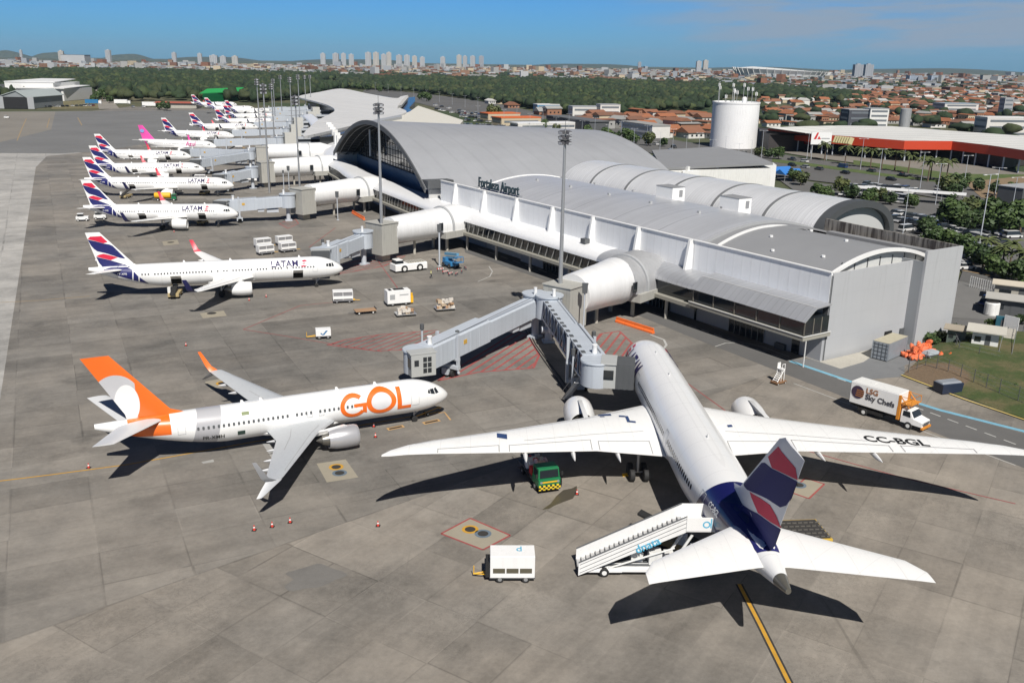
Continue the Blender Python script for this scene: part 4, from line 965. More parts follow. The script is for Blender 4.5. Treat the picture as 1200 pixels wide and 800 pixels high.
m.loft([[hall(-1.25, t, -.08) for t in ts]+[hall(-1.25, t, 1.2) for t in ts[::-1]], [hall(-.9, t, -.08) for t in ts]+[hall(-.9, t, 1.2) for t in ts[::-1]]]); m.build('roof_edge', DGREY, AH)
m = MB(); m.loft([[hall(d, t, 1.14) for t in ts[1:-1]] for d in (-.8, 7.2)], closed=False); m.build('soffit', mat('dark_soffit', (.018, .019, .02), .9), AH)  # near-black sheet added below the roof to darken the overhang's underside
# ribs and lattice under the overhang, then the recessed glass wall on a blue base
m = MB()
for d in (.5, 3, 5.5):
    for a, b in zip(ts, ts[1:]): m.cyl(hall(d, a, 1.25), hall(d, b, 1.25), .16, n=5, cap=False)
for i in range(0, 40):
    a = hall(.5, ts[i], 1.25); b = hall(5.5, ts[min(40, i+1)], 1.25); c_ = hall(5.5, ts[i], 1.25); d_ = hall(.5, ts[min(40, i+1)], 1.25)
    m.cyl(a, b, .07, n=4, cap=False); m.cyl(c_, d_, .07, n=4, cap=False)
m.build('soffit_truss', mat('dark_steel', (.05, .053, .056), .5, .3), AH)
GD = 7.
ti = np.linspace(-.93, .93, 33)
def base(t): return 12.2+.0*t
m = MB(); vs = [hall(GD, t, 1.2) for t in ti]; lo = [AP_(GD, t, min(10.4, hall(GD, t, 1.3)[2])) for t in ti]
m.add(vs+lo, [(i, i+1, len(ti)+i+1, len(ti)+i) for i in range(len(ti)-1)]); m.build('arch_glazing', glass('hall_glass', (.03, .034, .04), .06), AH)
m = MB()
for i, t in enumerate(ti):
    a, b = Vector(hall(GD-.15, t, 1.2)), Vector(AP_(GD-.15, t, min(10.4, hall(GD, t, 1.3)[2])))
    if (a-b).length > .4: m.cyl(a, b, .09, n=5, cap=False)
for z in np.arange(11.6, 23, 1.9):
    tt = [t for t in ti if hall(GD, t, 1.2)[2] > z]
    if len(tt) > 1: m.cyl(AP_(GD-.15, tt[0], z), AP_(GD-.15, tt[-1], z), .06, n=5, cap=False)
m.build('glazing_bars', mat('charcoal_frame', (.04, .042, .045), .5), AH)
m = MB(); m.loft([[AP_(GD-.5, -.98, 0), AP_(GD-.5, -.98, 10.4), AP_(GD+.6, -.98, 10.4), AP_(GD+.6, -.98, 0)], [AP_(GD-.5, .96, 0), AP_(GD-.5, .96, 10.4), AP_(GD+.6, .96, 10.4), AP_(GD+.6, .96, 0)]]); m.build('base_wall', BLUEW, AH)
m = MB(); m.loft([[hall(d, -1, .5) for d in (0, 75)]+[AP_(75, -1, 0), AP_(0, -1, 0)], [hall(d, -.985, .5) for d in (0, 75)]+[AP_(75, -.985, 0), AP_(0, -.985, 0)]])
m.loft([[hall(d, 1, .5) for d in (0, 75)]+[AP_(75, 1, 0), AP_(0, 1, 0)], [hall(d, .985, .5) for d in (0, 75)]+[AP_(75, .985, 0), AP_(0, .985, 0)]])
m.loft([[hall(74, t, .5) for t in ts]+[AP_(74, 1, 0), AP_(74, -1, 0)], [hall(74.5, t, .5) for t in ts]+[AP_(74.5, 1, 0), AP_(74.5, -1, 0)]]); m.build('wall', mat('warm_grey_render'), AH)
m = MB(); m.cyl(AP_(4.5, .45, 12), AP_(4.5, .45, 20.3), .35, n=10); m.build('flue', STEEL, AH)
m = MB(); m.loft([[AP_(-.8, -1.03, 12.9), AP_(-.8, -.93, 12.7), AP_(6, -.93, 12.7), AP_(6, -1.03, 12.9)], [AP_(-.8, -1.03, 11.0), AP_(-.8, -.9, 10.7), AP_(6, -.9, 10.7), AP_(6, -1.03, 11.)]]); m.build('springer_block', DGREY, AH)
def wl0(u, v, z): p = at(u, v, z)-TO; return (math.cos(TA)*p.x+math.sin(TA)*p.y, -math.sin(TA)*p.x+math.cos(TA)*p.y)
# white fins standing on the concourse roof beyond the arch
for i in range(7):
    q = 244+15*i; px = 26.3+(q-246)*.34
    m = MB(); m.box((px+1.2, q, 10.6), (2.4, .7, 4.6)); m.box((px+.1, q, 10.6), (.5, 1.2, 4.8)); tag(m.build('roof_fin', WHITE, CC), None)
# --- barrel-vaulted hall behind
VH = bldg('vaulted_hall', 'barrel-vaulted hall with ribbed silver roof and dark-rimmed grey gable')
th = np.linspace(0, PI, 31); cx = 44.0; hw = 11.0
def vp(y, o=0., zb=9.2, rise=7.4): return [(cx-(hw+o)*math.cos(a), y, zb+(rise+o)*math.sin(a)**.82) for a in th]
m = MB(); m.loft([vp(31)+vp(31, -.4)[::-1], vp(113)+vp(113, -.4)[::-1]]); m.build('roof', ROOFD, VH, 30)
m = MB(); m.loft([vp(28.9, .25)+vp(28.9, -1.1)[::-1], vp(31.1, .25)+vp(31.1, -1.1)[::-1]]); m.build('gable_rim', mat('charcoal_cladding', (.07, .075, .08), .5), VH, 30)
m = MB(); m.loft([vp(30.2, -1.0), vp(30.6, -1.0)]); m.build('gable_wall', mat('pale_grey_render', (.48, .49, .49), .8, var=.04), VH)
m = MB(); m.loft([vp(112., -.2), vp(112.4, -.2)]); m.box((cx, 71.5, 4.6), (23.2, 81, 9.15)); m.box((33, 71, 9.6), (2.4, 80, 1.0), mi=1); m.build('wall', [mat('warm_grey_render'), WHITE2], VH)
for yy in (44, 58.5, 73, 87.5, 101): m = MB(); m.loft([vp(yy-.35, .12)+vp(yy-.35, .0)[::-1], vp(yy+.35, .12)+vp(yy+.35, .0)[::-1]]); m.build('roof_rib', mat('dark_rib', (.16, .165, .17), .5), VH, 30)
# --- low dark-roofed block and white wall between the vault and the tower
DB = bldg('service_block', 'low block with sloping dark roof and long white wall beside the white tower')
e = [L2W(0, 0)]
def wl(u, v, z): p = at(u, v, z)-TO; return (math.cos(TA)*p.x+math.sin(TA)*p.y, -math.sin(TA)*p.x+math.cos(TA)*p.y)
q = [wl(776, 197, 9), wl(906, 191, 10), wl(880, 180, 10.5), wl(842, 172, 11), wl(764, 176, 10)]
m = MB(); m.prism(q, [8.3, 9.3, 9.8, 10.3, 9.3], [9, 10, 10.5, 11, 10]); m.build('roof', ROOFC, DB)
m = MB(); m.prism([(a[0]*.985+1.7, a[1]*.985+2.2) for a in q], 0, 8.2); m.build('wall', WHITE2, DB)
q2 = [wl(802, 201, 8), wl(910, 194, 8), wl(909, 191, 8), wl(850, 188, 8), wl(800, 197, 8)]
m = MB(); m.prism([wl(800, 201, 8), wl(910, 193.5, 8), wl(906, 190.5, 8), wl(798, 197.5, 8)], 0, 8.0); m.build('white_wall', WHITE, DB)
for u in (806, 840, 868, 893): MB().box((*wl(u, 198-(u-806)*.06, 8.6), 8.6), (1.0, 1.0, 1.6)).build('roof_vent', WHITE, DB)
# --- far pier, with its wide wavy roof
FP = bldg('pier_building', 'far pier with a wide wavy pale roof over dark recessed glass')
FPP = [(355, 158), (372, 141.5), (386, 134), (392, 130), (390, 126.5), (382, 122.5), (368, 118.5), (350, 113), (374, 108), (400, 104), (430, 109.5), (462, 115), (470, 113), (478, 112), (477, 117), (468, 125), (476, 130), (470, 134), (420, 145.5), (372, 156.5)]
poly = [wl(u, v, 12.) for u, v in FPP]
bmx = MB(); m = MB()
def zwave(p): return 12.+1.0*math.sin(p[1]/70.)+.4*math.sin(p[0]/25.)
pv_ = [Vector(p) for p in poly[::-1]]; sm = []
for i in range(len(pv_)):
    p0, p1, p2, p3 = [pv_[(i+k_) % len(pv_)] for k_ in (-1, 0, 1, 2)]
    for k_ in range(5): q_ = k_/5; sm.append(tuple(.5*((2*p1)+(p2-p0)*q_+(2*p0-5*p1+4*p2-p3)*q_*q_+(3*p1-p0-3*p2+p3)*q_**3)))
m.prism(sm, 10.9, 12.); 
ro = m.build('roof', metalroof('pale_wavy_roof', (.64, .635, .62), 5., 0, seam=.05, metal=.1, rough=.55, stain=.08), FP)
m = MB(); cxp = sum(p[0] for p in poly)/len(poly); cyp = sum(p[1] for p in poly)/len(poly)
m.prism([(p[0]+7, p[1]) for p in poly][::-1], 0, 10.85); m.build('recessed_glass_wall', glass('dim_glass', (.02, .022, .025), .2), FP)
m = MB(); m.prism([(wl(u, v, 13)) for u, v in ((466, 125.5), (472, 117), (478, 112), (477.5, 116), (471, 124))][::-1], 12.05, 13.6); m.build('roof_upstand', mat('pale_wavy_roof_edge', (.5, .49, .46), .6), FP)
AX = bldg('annexe', 'flat cream-roofed annexe between the wavy roof and the arched hall')
m = MB(); m.prism([wl(u, v, 11.) for u, v in ((413, 146), (470, 134.5), (480, 131), (490, 124), (543, 141), (538, 147), (470, 152))][::-1], 0, 11.); m.build('wall', mat('cream_render', (.60, .58, .52), .7, var=.05), AX)
m = MB(); m.prism([wl(u, v, 11.9) for u, v in ((413, 146.5), (470, 135.2), (471, 137.5), (415, 149))][::-1], 11.05, 12.3); m.build('parapet', GREY, AX)
# --- tall white cylindrical tower with antennas
twp = at(858.5, 172.5); TW = thing('water_tower', (twp.x, twp.y, 0), 0, 'broad white cylindrical tower with antennas on its flat top', 'tower')
m = MB(); m.lathe([(0, 12.1), (22.6, 12.1), (22.6, 12.3), (23.4, 12.3), (23.4, 11.9), (22.8, 11.8)], (0, 0, 0), 'z', 48); m.build('tower_shell', mat('tower_white', (.80, .80, .80), .6, var=.05, scale=.1, streak=.12), TW, 40)
rr = random.Random(3)
for i in range(11):
    a = rr.uniform(0, 2*PI); r = rr.uniform(4, 11.5); h = rr.uniform(4, 11)
    m = MB(); m.cyl((r*math.cos(a), r*math.sin(a), 22.8), (r*math.cos(a), r*math.sin(a), 23.+h), .11, n=6)
    for k in range(3): m.box((r*math.cos(a)+.5*math.cos(2.1*k), r*math.sin(a)+.5*math.sin(2.1*k), 22.8+h-1.2), (.28, .2, 1.7), rz=2.1*k, mi=1)
    m.build('antenna', [GREY, WHITE], TW)
m = MB(); m.lathe([(0, 1.3), (2.6, 1.3), (3.2, .7), (3.3, .05)], (3, -5, 22.8), 'z', 16); m.build('vent_cowl', WHITE, TW, 40)
# ------------------------------------------------------------------ fixed walkways, rotundas and telescopic bridges
RIBW = metalroof('walkway_cladding', (.74, .745, .75), 1.0, 0, seam=.03, metal=.1, rough=.42, stain=.14, groove=.04); RIBWW = mat('bright_cladding', (.76, .765, .765), .38, var=.06, scale=.3, streak=.12)
BEIGE = mat('greyish_block_paint', (.38, .375, .345), .75, var=.08, streak=.2)
BRG = metalroof('bridge_cladding', (.46, .50, .55), .95, 0, seam=.03, metal=.05, rough=.5, stain=.08, groove=.06)
def walkway(label, bx, by, tx, ty, r0, r1, m1, m2=None, zc=6.2):
    """white tube from a lift block at (bx,by) to the concourse at (tx,ty)"""
    d = Vector((tx-bx, ty-by)); L_ = d.length; o = thing('walkway', (bx, by, 0), math.atan2(d.y, d.x), label, 'walkway', 'white tubular walkways from the concourse')
    m = MB(); m.lathe([(2.0, r0), (L_*.5, (r0+r1)/2), (L_-6, r1)], (0, 0, zc), 'x', 32); m.build('tube', m1, o, 40)
    m = MB(); m.box((0, 0, 4.9), (4.6, 5.2, 6.6)); m.box((0, 0, 8.3), (4.9, 5.5, .2)); m.build('lift_block', BEIGE, o, bevel=.04)
    m = MB(); m.box((0, 0, .85), (2.2, 2.4, 1.7)); m.cyl((0, 0, 1.6), (0, 0, 1.7), 1.0); m.build('block_column', CONC, o)
    n = 18; th_ = np.linspace(0, PI, n)
    def hood(x, r, zb): return [(x, -r, zb-.9)]+[(x, -r*math.cos(a), zb+r*math.sin(a)) for a in th_]+[(x, r, zb-.9)]
    m = MB(); R1 = r1+.55
    m.loft([hood(L_-6.3, R1-.2, 5.5), hood(L_-6.2, R1, 5.5), hood(L_-3.2, R1, 5.5), hood(L_-3.2, R1+.25, 5.5), hood(L_+1.5, R1+.35, 5.5), hood(L_+6, R1-.4, 5.0)], cap=True); m.build('hood', m2 or m1, o, 35)
    m = MB(); m.loft([hood(L_-3.4, R1+.32, 5.5), hood(L_-3.0, R1+.42, 5.5), ]); m.build('hood_rib', GREY, o)
    m = MB(); m.box((L_-1.6, 0, 3.9), (8.8, 2*R1+1.1, 1.5)); m.build('floor_slab', BEIGE, o, bevel=.04)
    for q in (-1, 1): MB().cyl((L_-3.5, q*2.2, 0), (L_-3.5, q*2.2, 3.2), .35, n=12).build('slab_column', CONC, o, 40)
    m = MB(); m.box((L_-7.0, -R1+.05, 6.0), (1.1, .25, 1.7)); m.build('side_window', GLASS, o)
    m = MB(); m.box((L_*.5, 0, zc-r0*.9-.3), (L_-6, .7, .5)); m.cyl((L_*.45, 0, 0), (L_*.45, 0, zc-r0*.9), .3, n=10); m.build('support_beam', CONC, o)
    return o
def rot2(d, a): return Vector((d.x*math.cos(a)-d.y*math.sin(a), d.x*math.sin(a)+d.y*math.cos(a)))
def pbridge(label, ax, ay, bx, by, z0, z1, head, lattice=False, hoodlen=1.6, split=.5, detail=True, hood_dark=False):
    """telescopic bridge from its rotunda (ax,ay) to its cab (bx,by); floors z0, z1; head = world angle of the cab mouth"""
    d = Vector((bx-ax, by-ay)); L_ = d.length; an = math.atan2(d.y, d.x); o = thing('boarding_bridge', (ax, ay, 0), an, label, 'boarding bridge', 'grey telescopic boarding bridges')
    sl = lambda x: z0+(z1-z0)*x/L_
    m = MB(); m.cyl((0, 0, z0-.3), (0, 0, z0+3.1), 2.0, n=20); m.cyl((0, 0, z0+3.1), (0, 0, z0+3.3), 2.2, n=20); m.build('rotunda', BRG, o, 40)
    m = MB(); m.cyl((0, 0, 0), (0, 0, z0-.3), .55, n=14); m.box((0, 0, .15), (1.8, 1.8, .3)); m.build('rotunda_column', LGREY, o, 40)
    def tun(m, x0, x1, w, h, dz, mi=0):
        q = lambda x, e: [(x, -w/2, sl(x)+dz+e), (x, w/2, sl(x)+dz+e), (x, w/2, sl(x)+dz+h), (x, w/2-.25, sl(x)+dz+h+.14), (x, -w/2+.25, sl(x)+dz+h+.14), (x, -w/2, sl(x)+dz+h)]
        m.loft([q(x0, 0), q(x1, 0)], mi=mi)
    xs = L_*split
    if lattice:
        for nm, a, b, w, h in (('tunnel', 1.5, xs+2, 2.5, 2.55), ('tunnel', xs, L_-1.6, 2.9, 2.85)):
            m = MB(); tun(m, a, b, w-.14, h, 0, 0); to = m.build(nm, [glass('bridge_glass', (.05, .055, .062), .15)], o)
            m = MB(); z_ = lambda x: sl(x)
            rf = lambda x, dz, hh: [(x, -w/2, sl(x)+dz), (x, w/2, sl(x)+dz), (x, w/2, sl(x)+dz+hh), (x, -w/2, sl(x)+dz+hh)]
            m.loft([rf(a, h, .2), rf(b, h, .2)]); m.loft([rf(a, -.25, .3), rf(b, -.25, .3)])
            k = int((b-a)/2.0)
            for i in range(k+1):
                x = a+(b-a)*i/k
                for q in (-1, 1):
                    m.box((x, q*w/2, sl(x)+h/2), (.16, .12, h))
                    if i < k: x2 = a+(b-a)*(i+1)/k; m.cyl((x, q*w/2, sl(x)+(h if i % 2 else 0)), (x2, q*w/2, sl(x2)+(0 if i % 2 else h)), .06, n=5, cap=False)
            m.build('tunnel_frame', BRG, to)
            m = MB()
            for i in range(k):
                x = a+(b-a)*(i+.5)/k; m.box((x, -w/2+.35, sl(x)+h+.24), (.9, .5, .08))
            m.build('roof_hatch', DGREY, to)
    else:
        m = MB(); tun(m, 1.4, xs+2, 2.55, 2.6, 0); m.build('tunnel', BRG, o)
        m = MB(); tun(m, xs, L_-1.4, 2.95, 2.95, -.1); to = m.build('tunnel', BRG, o)
        m = MB()
        for x in np.arange(xs+.5, L_-2, 2.2):
            for q in (-1, 1): m.box((x, q*1.49, sl(x)+1.3), (.05, .05, 2.7))
        m.build('tunnel_stiffener', LGREY, to)
        m = MB(); m.box((xs+(L_-xs)*.42, -1.5, sl(xs+(L_-xs)*.42)+1.7), (.75, .05, .6)); m.box((xs+(L_-xs)*.42, 1.5, sl(xs+(L_-xs)*.42)+1.7), (.75, .05, .6)); m.build('warning_panel', mat('amber_sign', (.55, .33, .06), .6, var=.25, scale=4), to)
    m = MB(); m.loft([[(x, q, sl(x)+3.28) for x, q in ((2, .9), (2, 1.0))]+[(2, 1.0, sl(2)+3.33), (2, .9, sl(2)+3.33)], [(L_-2, .9, sl(L_)+3.1), (L_-2, 1.0, sl(L_)+3.1), (L_-2, 1.0, sl(L_)+3.16), (L_-2, .9, sl(L_)+3.16)]]); m.build('cable_tray', STEEL, o)
    # wheeled drive under the outer tunnel
    xb = L_*.78 if not lattice else L_*.72; zb = sl(xb)
    dr = MB()
    for q in (-1.75, 1.75): dr.box((xb, q, (1.6+zb+3.2)/2), (.42, .36, zb+1.6))
    dr.box((xb, 0, 1.5), (.7, 3.8, .5)); dr.box((xb, 0, zb-.25), (.5, 3.9, .3)); dr.box((xb, 0, .85), (1.5, 1.0, .9)); do = dr.build('drive_column', LGREY, o, bevel=.02)
    for q in (-.8, .8):
        m = MB(); m.wheel((xb, q, .55), .55, .42, 'y', 18); m.build('wheel', BLACK, do, 35)
    # cab, its mouth turned towards the aircraft
    ha = head-an; zc = z1; R = Matrix.Translation((L_, 0, 0)) @ Matrix.Rotation(ha, 4, 'Z')
    m = MB(); m.lathe([(zc-.15, 1.9), (zc+2.75, 1.9), (zc+2.8, 2.05), (zc+3.0, 2.0)], (L_, 0, 0), 'z', 24); co = m.build('cab', BRG, o, 40)
    m = MB(); m.box((1.5, 0, zc+1.4), (1.7, 3.3, 3.0), mx=R); m.box((1.45, 0, zc+2.98), (1.9, 3.6, .18), mx=R); m.build('cab_front', mat('cab_grey', (.40, .41, .40), .5, var=.06), co, bevel=.03)
    m = MB()
    for k in range(2):
        for j in range(3): m.box((2.36, .25-.62*k+.55, zc+.65+.75*j), (.06, .5, .6), mx=R)
    m.box((2.36, -.95, zc+1.75), (.06, .6, .8), mx=R); m.box((1.5, 1.66, zc+1.6), (1.2, .06, 1.2), mx=R); m.box((1.5, -1.66, zc+1.6), (1.2, .06, 1.2), mx=R); m.build('cab_window', GLASS, co)
    if hoodlen > 0:
        m = MB(); n = 7
        for i in range(n):
            x = 2.35+hoodlen*i/n; s_ = .04*(i % 2); m.box((x+hoodlen/n/2, 0, zc+1.45), (hoodlen/n, 3.3+s_*2, 3.1+s_), mx=R)
        m.build('bellows', mat('bellows_fabric', (.075, .08, .085), .85, var=.15), co)
    m = MB(); m.lathe([(0, .32), (.95, .32), (1.0, .36), (1.1, .36)], (L_-2.2, .2, zc+3.05), 'z', 14); m.build('air_unit', WHITE, o, 40)
    m = MB(); m.lathe([(0, .26), (1.0, .26), (1.1, .3)], (1.0, .5, z0+3.3), 'z', 14); m.build('beacon_housing', WHITE, o, 40)
    # service stair
    m = MB(); xs_ = L_-.6; top = Vector((xs_, -2.1, zc-.1)); bot = Vector((xs_-zc*1.15, -2.6, .15)); n = max(4, int(zc/.28))
    for i in range(n): p = bot.lerp(top, (i+.5)/n); m.box(tuple(p), (.26, .8, .04))
    for q in (-.42, .42): m.cyl(tuple(bot+Vector((0, q, 0))), tuple(top+Vector((0, q, 0))), .06, n=6); m.cyl(tuple(bot+Vector((0, q, 1))), tuple(top+Vector((0, q, 1))), .035, n=6)
    m.build('service_stair', STEEL, o)
    m = MB(); m.box((4, 0, z0-1.0), (3, 1.6, .9)); m.box((7.0, .4, z0-.8), (1.6, 1.2, .7)); m.lathe([(-.6, .5), (.6, .5)], (3.2, -1.1, z0-1.3), 'y', 14); m.build('underslung_unit', LGREY, o)
    return o
walkway('weathered grey tubular walkway beside the wide-body, nearest one', 8.2, 138.4, 21.0, 154.6, 3.3, 4.0, RIBW, mat('dull_hood_cladding', (.40, .405, .415), .5, .2, var=.12, scale=.4, streak=.2))
walkway('tubular walkway ending behind the nose of the first red and navy tailed airliner', -28.2, 192.5, -14.6, 208.5, 2.9, 3.4, RIBW, RIBWW)
walkway('white tubular walkway second beyond the light mast with the near block', -56.6, 243.5, -42.0, 261.5, 2.9, 3.3, RIBWW)
walkway('white tubular walkway third along the pier, below the great dark arch', -83.4, 307.0, -65.5, 319.5, 2.9, 3.2, RIBWW)
walkway('white tubular walkway fourth along the pier, left of the white fins', -99.0, 361.0, -79., 368., 2.9, 3.2, RIBWW)
pbridge('closed grey boarding bridge reaching towards the orange-lettered airliner', 3.6, 136.8, -12.2, 112.4, 3.9, 2.6, math.radians(-66), hoodlen=0)
pbridge('glass-sided lattice boarding bridge docked to the wide-body airliner', 5.6, 134.5, 10.3, 104.2, 4.2, 4.2, math.radians(-8), lattice=True, hoodlen=2.2)
pbridge('grey boarding bridge at the nose of the airliner near four baggage trailers', -31.5, 188., -37.6, 174.6, 3.9, 3.0, math.radians(-80), hoodlen=.8)
pbridge('straight grey boarding bridge at the airliner with two tractors under its tail', -60., 240.6, -75.2, 235.6, 3.9, 3.0, math.radians(-100), hoodlen=.8)
pbridge('grey boarding bridge at the airliner beside the yellow tank lorry', -86.5, 302.0, -93.4, 290.5, 3.9, 3.0, math.radians(-90), hoodlen=.8)
pbridge('long grey boarding bridge slanting to the second airliner before the pink-tailed one', -103., 358., -115.5, 333., 3.9, 3.0, math.radians(-80), hoodlen=.8)
pbridge('long grey boarding bridge to the airliner just before the pink-tailed one', -104., 366., -132., 372.5, 3.9, 3.0, math.radians(-100), hoodlen=.8)
blocks = []
for lab, ax, ay, bx, by in (('grey boarding bridge at the pink-tailed airliner', -108., 424, -137.0, 417.), ('grey boarding bridge just beyond the pink-tailed airliner', -118, 478, -146., 474.5),
    ('far grey boarding bridge, second beyond the pink-tailed airliner', -130, 536, -152., 537.), ('far grey boarding bridge, third beyond the pink-tailed airliner', -136, 600, -158, 588),
    ('far grey boarding bridge at the overlapping fins', -146, 660, -171, 642), ('farthest grey boarding bridge along the pier', -160, 715, -188, 704)):
    pbridge(lab, ax, ay, bx, by, 3.9, 3.0, math.radians(-100), hoodlen=.8)
    b_ = thing('lift_tower', (ax+4.2, ay+2, 0), math.radians(25), 'beige lift block at the root of '+lab.replace('grey boarding ', 'the ').replace('far the', 'the far').replace('the airliner ', 'the one '), 'lift tower', 'beige lift blocks along the far pier')
    m = MB(); m.box((0, 0, 5.2), (5, 5.4, 7.4)); m.box((14, 0, 5.2), (23, 3.2, 3.4), mi=1); m.box((14, 0, 5.3), (22, 3.26, 1.2), mi=2); m.build('lift_shaft', [mat('pale_block_paint', (.50, .50, .47), .75), LGREY, GLASS], b_)
    m = MB(); m.box((0, 0, .8), (2, 2, 1.6)); m.cyl((20, 0, 0), (20, 0, 3.6), .4); m.build('base_column', CONC, b_)
# ------------------------------------------------------------------ apron vehicles and equipment
def heading(u0, v0, u1, v1): a, b = at(u0, v0), at(u1, v1); return math.atan2(b.y-a.y, b.x-a.x)
def wheels(parent, spots, r, w=.25, rim=WHITE2):
    for x, y in spots:
        m = MB(); m.wheel((x, y, r), r, w, 'y', 16, 0); s = 1 if y > 0 else -1
        m.cyl((x, y+s*w*.2, r), (x, y+s*(w*.5+.01), r), r*.5, n=12, mi=1); m.build('wheel', [BLACK, rim], parent, 35)
# passenger stairs at the wide-body's rear door
def stairs(p, rz):
    o = thing('passenger_stairs', p, rz, 'white passenger stairs truck docked to the rear door of the wide-body airliner', 'passenger stairs')
    # x runs from the foot (0) up to the landing (12)
    L_, z1 = SL, 4.6
    m = MB(); m.box((5.4, 0, .62), (8.6, 2.0, .32)); m.box((5.4, 0, .95), (8.0, 1.3, .3), mi=1); m.box((2.2, 0, .55), (3, 2.1, .22)); m.build('chassis', [WHITE, DGREY], o, bevel=.03)
    wheels(o, [(2.2, .95), (2.2, -.95), (8.6, .95), (8.6, -.95)], .42, .3)
    m = MB()
    for q in (-1, 1):
        y = q*1.12; m.add([(0, y, .25), (0, y, 1.35), (L_, y, z1+1.1), (L_, y, z1-.25), (0, y+.1*q, .25), (0, y+.1*q, 1.35), (L_, y+.1*q, z1+1.1), (L_, y+.1*q, z1-.25)], [(0, 1, 2, 3), (7, 6, 5, 4), (1, 5, 6, 2), (0, 3, 7, 4), (0, 4, 5, 1), (3, 2, 6, 7)])
    m.build('side_panel', WHITE, o)
    m = MB()
    for q in (-1, 1):
        for off in (1.22, .84, .46):
            m.add([(.1, q*1.24, off+.02), (L_, q*1.24, z1-.25+off), (L_, q*1.24, z1-.2+off), (.1, q*1.24, off+.07)], [(0, 1, 2, 3)])
        m.cyl((0, q*1.17, 1.45), (L_, q*1.17, z1+1.2), .05, n=6)
    m.build('handrail', DGREY, o)
    m = MB(); n = 22
    for i in range(n): m.box((L_*(i+.5)/n, 0, .3+(z1-.3)*(i+.6)/n), (L_/n*1.05, 2.2, .05)); m.box((L_*(i+.05)/n, 0, .3+(z1-.3)*(i+.3)/n), (.04, 2.2, (z1-.3)/n), mi=1)
    m.build('steps', [mat('tread_grey', (.42, .42, .42), .6), DGREY], o)
    m = MB(); m.box((L_+1.4, 0, z1-.1), (2.9, 2.5, .22)); m.box((L_+1.4, -1.25, z1+.5), (2.9, .08, 1.25)); m.box((L_+1.4, 1.25, z1+.5), (2.9, .08, 1.25)); m.build('landing', WHITE, o, bevel=.02)
    m = MB(); m.box((L_+2.6, .9, z1+1.0), (.7, .6, 1.9)); m.box((L_+2.6, -.9, z1+.9), (.5, .5, 1.6)); m.box((L_+2.9, 0, z1+1.9), (.3, 2.3, .15)); m.build('landing_gate', WHITE2, o, bevel=.02)
    m = MB(); m.cyl((7.7, -.85, .8), (9.4, -.85, 3.9), .12); m.cyl((7.7, .85, .8), (9.4, .85, 3.9), .12); m.cyl((2.6, -.9, .8), (8., -.9, 2.7), .08); m.cyl((2.6, .9, .8), (8., .9, 2.7), .08); m.build('lift_strut', WHITE2, o)
    m = MB(); m.box((5.0, .2, 1.5), (1.0, 1.2, 1.0)); m.box((6.5, -.2, 1.55), (1.1, 1.1, 1.1)); m.box((7.8, .2, 1.3), (.8, 1.1, .7)); m.build('engine_box', WHITE2, o, bevel=.04)
    m = MB(); m.box((10.3, 0, .95), (1.9, 1.8, .7)); m.box((10.1, 0, 1.75), (1.1, 1.6, 1.1), top=(.8, .95)); m.build('driver_cab', [WHITE2], o, bevel=.05)
    m = MB(); m.box((10.05, 0, 1.8), (1.13, 1.64, .5)); m.build('cab_window', GLASS, o)
    a = math.atan2(z1+.1-.3, L_); LB = mat('sky_blue_lettering', (.10, .42, .62), .5)
    text_on('lettering', 'dnata', 1.0, Matrix.Translation((L_*.66, -1.25, z1*.62+.02)) @ Matrix.Rotation(-a, 4, 'Y') @ Matrix.Rotation(PI/2, 4, 'X'), LB, o, .01)
    m = MB()
    for k in range(24):
        b0, b1 = 2*PI*k/24, 2*PI*(k+1)/24
        m.add([(L_+1.6+.32*math.cos(b0), -1.30, z1+.5+.32*math.sin(b0)), (L_+1.6+.32*math.cos(b1), -1.30, z1+.5+.32*math.sin(b1)), (L_+1.6+.20*math.cos(b1), -1.30, z1+.5+.20*math.sin(b1)), (L_+1.6+.20*math.cos(b0), -1.30, z1+.5+.20*math.sin(b0))], [(0, 1, 2, 3)])
    m.box((L_+1.98, -1.30, z1+.62), (.1, .02, .85)); m.build('emblem', LB, o)
    return o
sa, sb = at(676, 668), at(818, 612, 4.6); SL = (Vector((sb.x, sb.y))-Vector((sa.x, sa.y))).length-1.2; stairs((sa.x, sa.y, 0), math.atan2(sb.y-sa.y, sb.x-sa.x))
# green hydrant dispenser truck
p = at(643, 577); q = at(606, 532); o = thing('fuel_dispenser_truck', (p.x, p.y, 0), math.atan2(p.y-q.y, p.x-q.x), 'green fuel dispenser truck with a black and yellow chequered bumper under the wide-body wing', 'fuel truck')
m = MB(); m.box((-3.2, 0, .75), (6.6, 2.1, .3)); m.box((-3.4, 0, .95), (6, 2.2, .1), mi=0); m.build('chassis', DGREY, o)
wheels(o, [(-1.0, 1.0), (-1.0, -1.0), (-4.9, 1.0), (-4.9, -1.0)], .46, .35, STEEL)
m = MB(); m.box((-.75, 0, 1.15), (1.9, 2.35, .9)); m.box((-.85, 0, 2.1), (1.7, 2.3, 1.0), top=(.9, .94, -.06, 0)); co = m.build('cab', GREEN, o, bevel=.06)
m = MB(); m.add([(.03, -1.0, 1.68), (.03, 1.0, 1.68), (-.10, .95, 2.45), (-.10, -.95, 2.45)], [(0, 1, 2, 3)])
for q_ in (-1, 1): m.add([(-.25, q_*1.17, 1.7), (-1.3, q_*1.17, 1.7), (-1.3, q_*1.12, 2.42), (-.3, q_*1.12, 2.42)], [(0, 1, 2, 3)])
m.build('windscreen', GLASS, co)
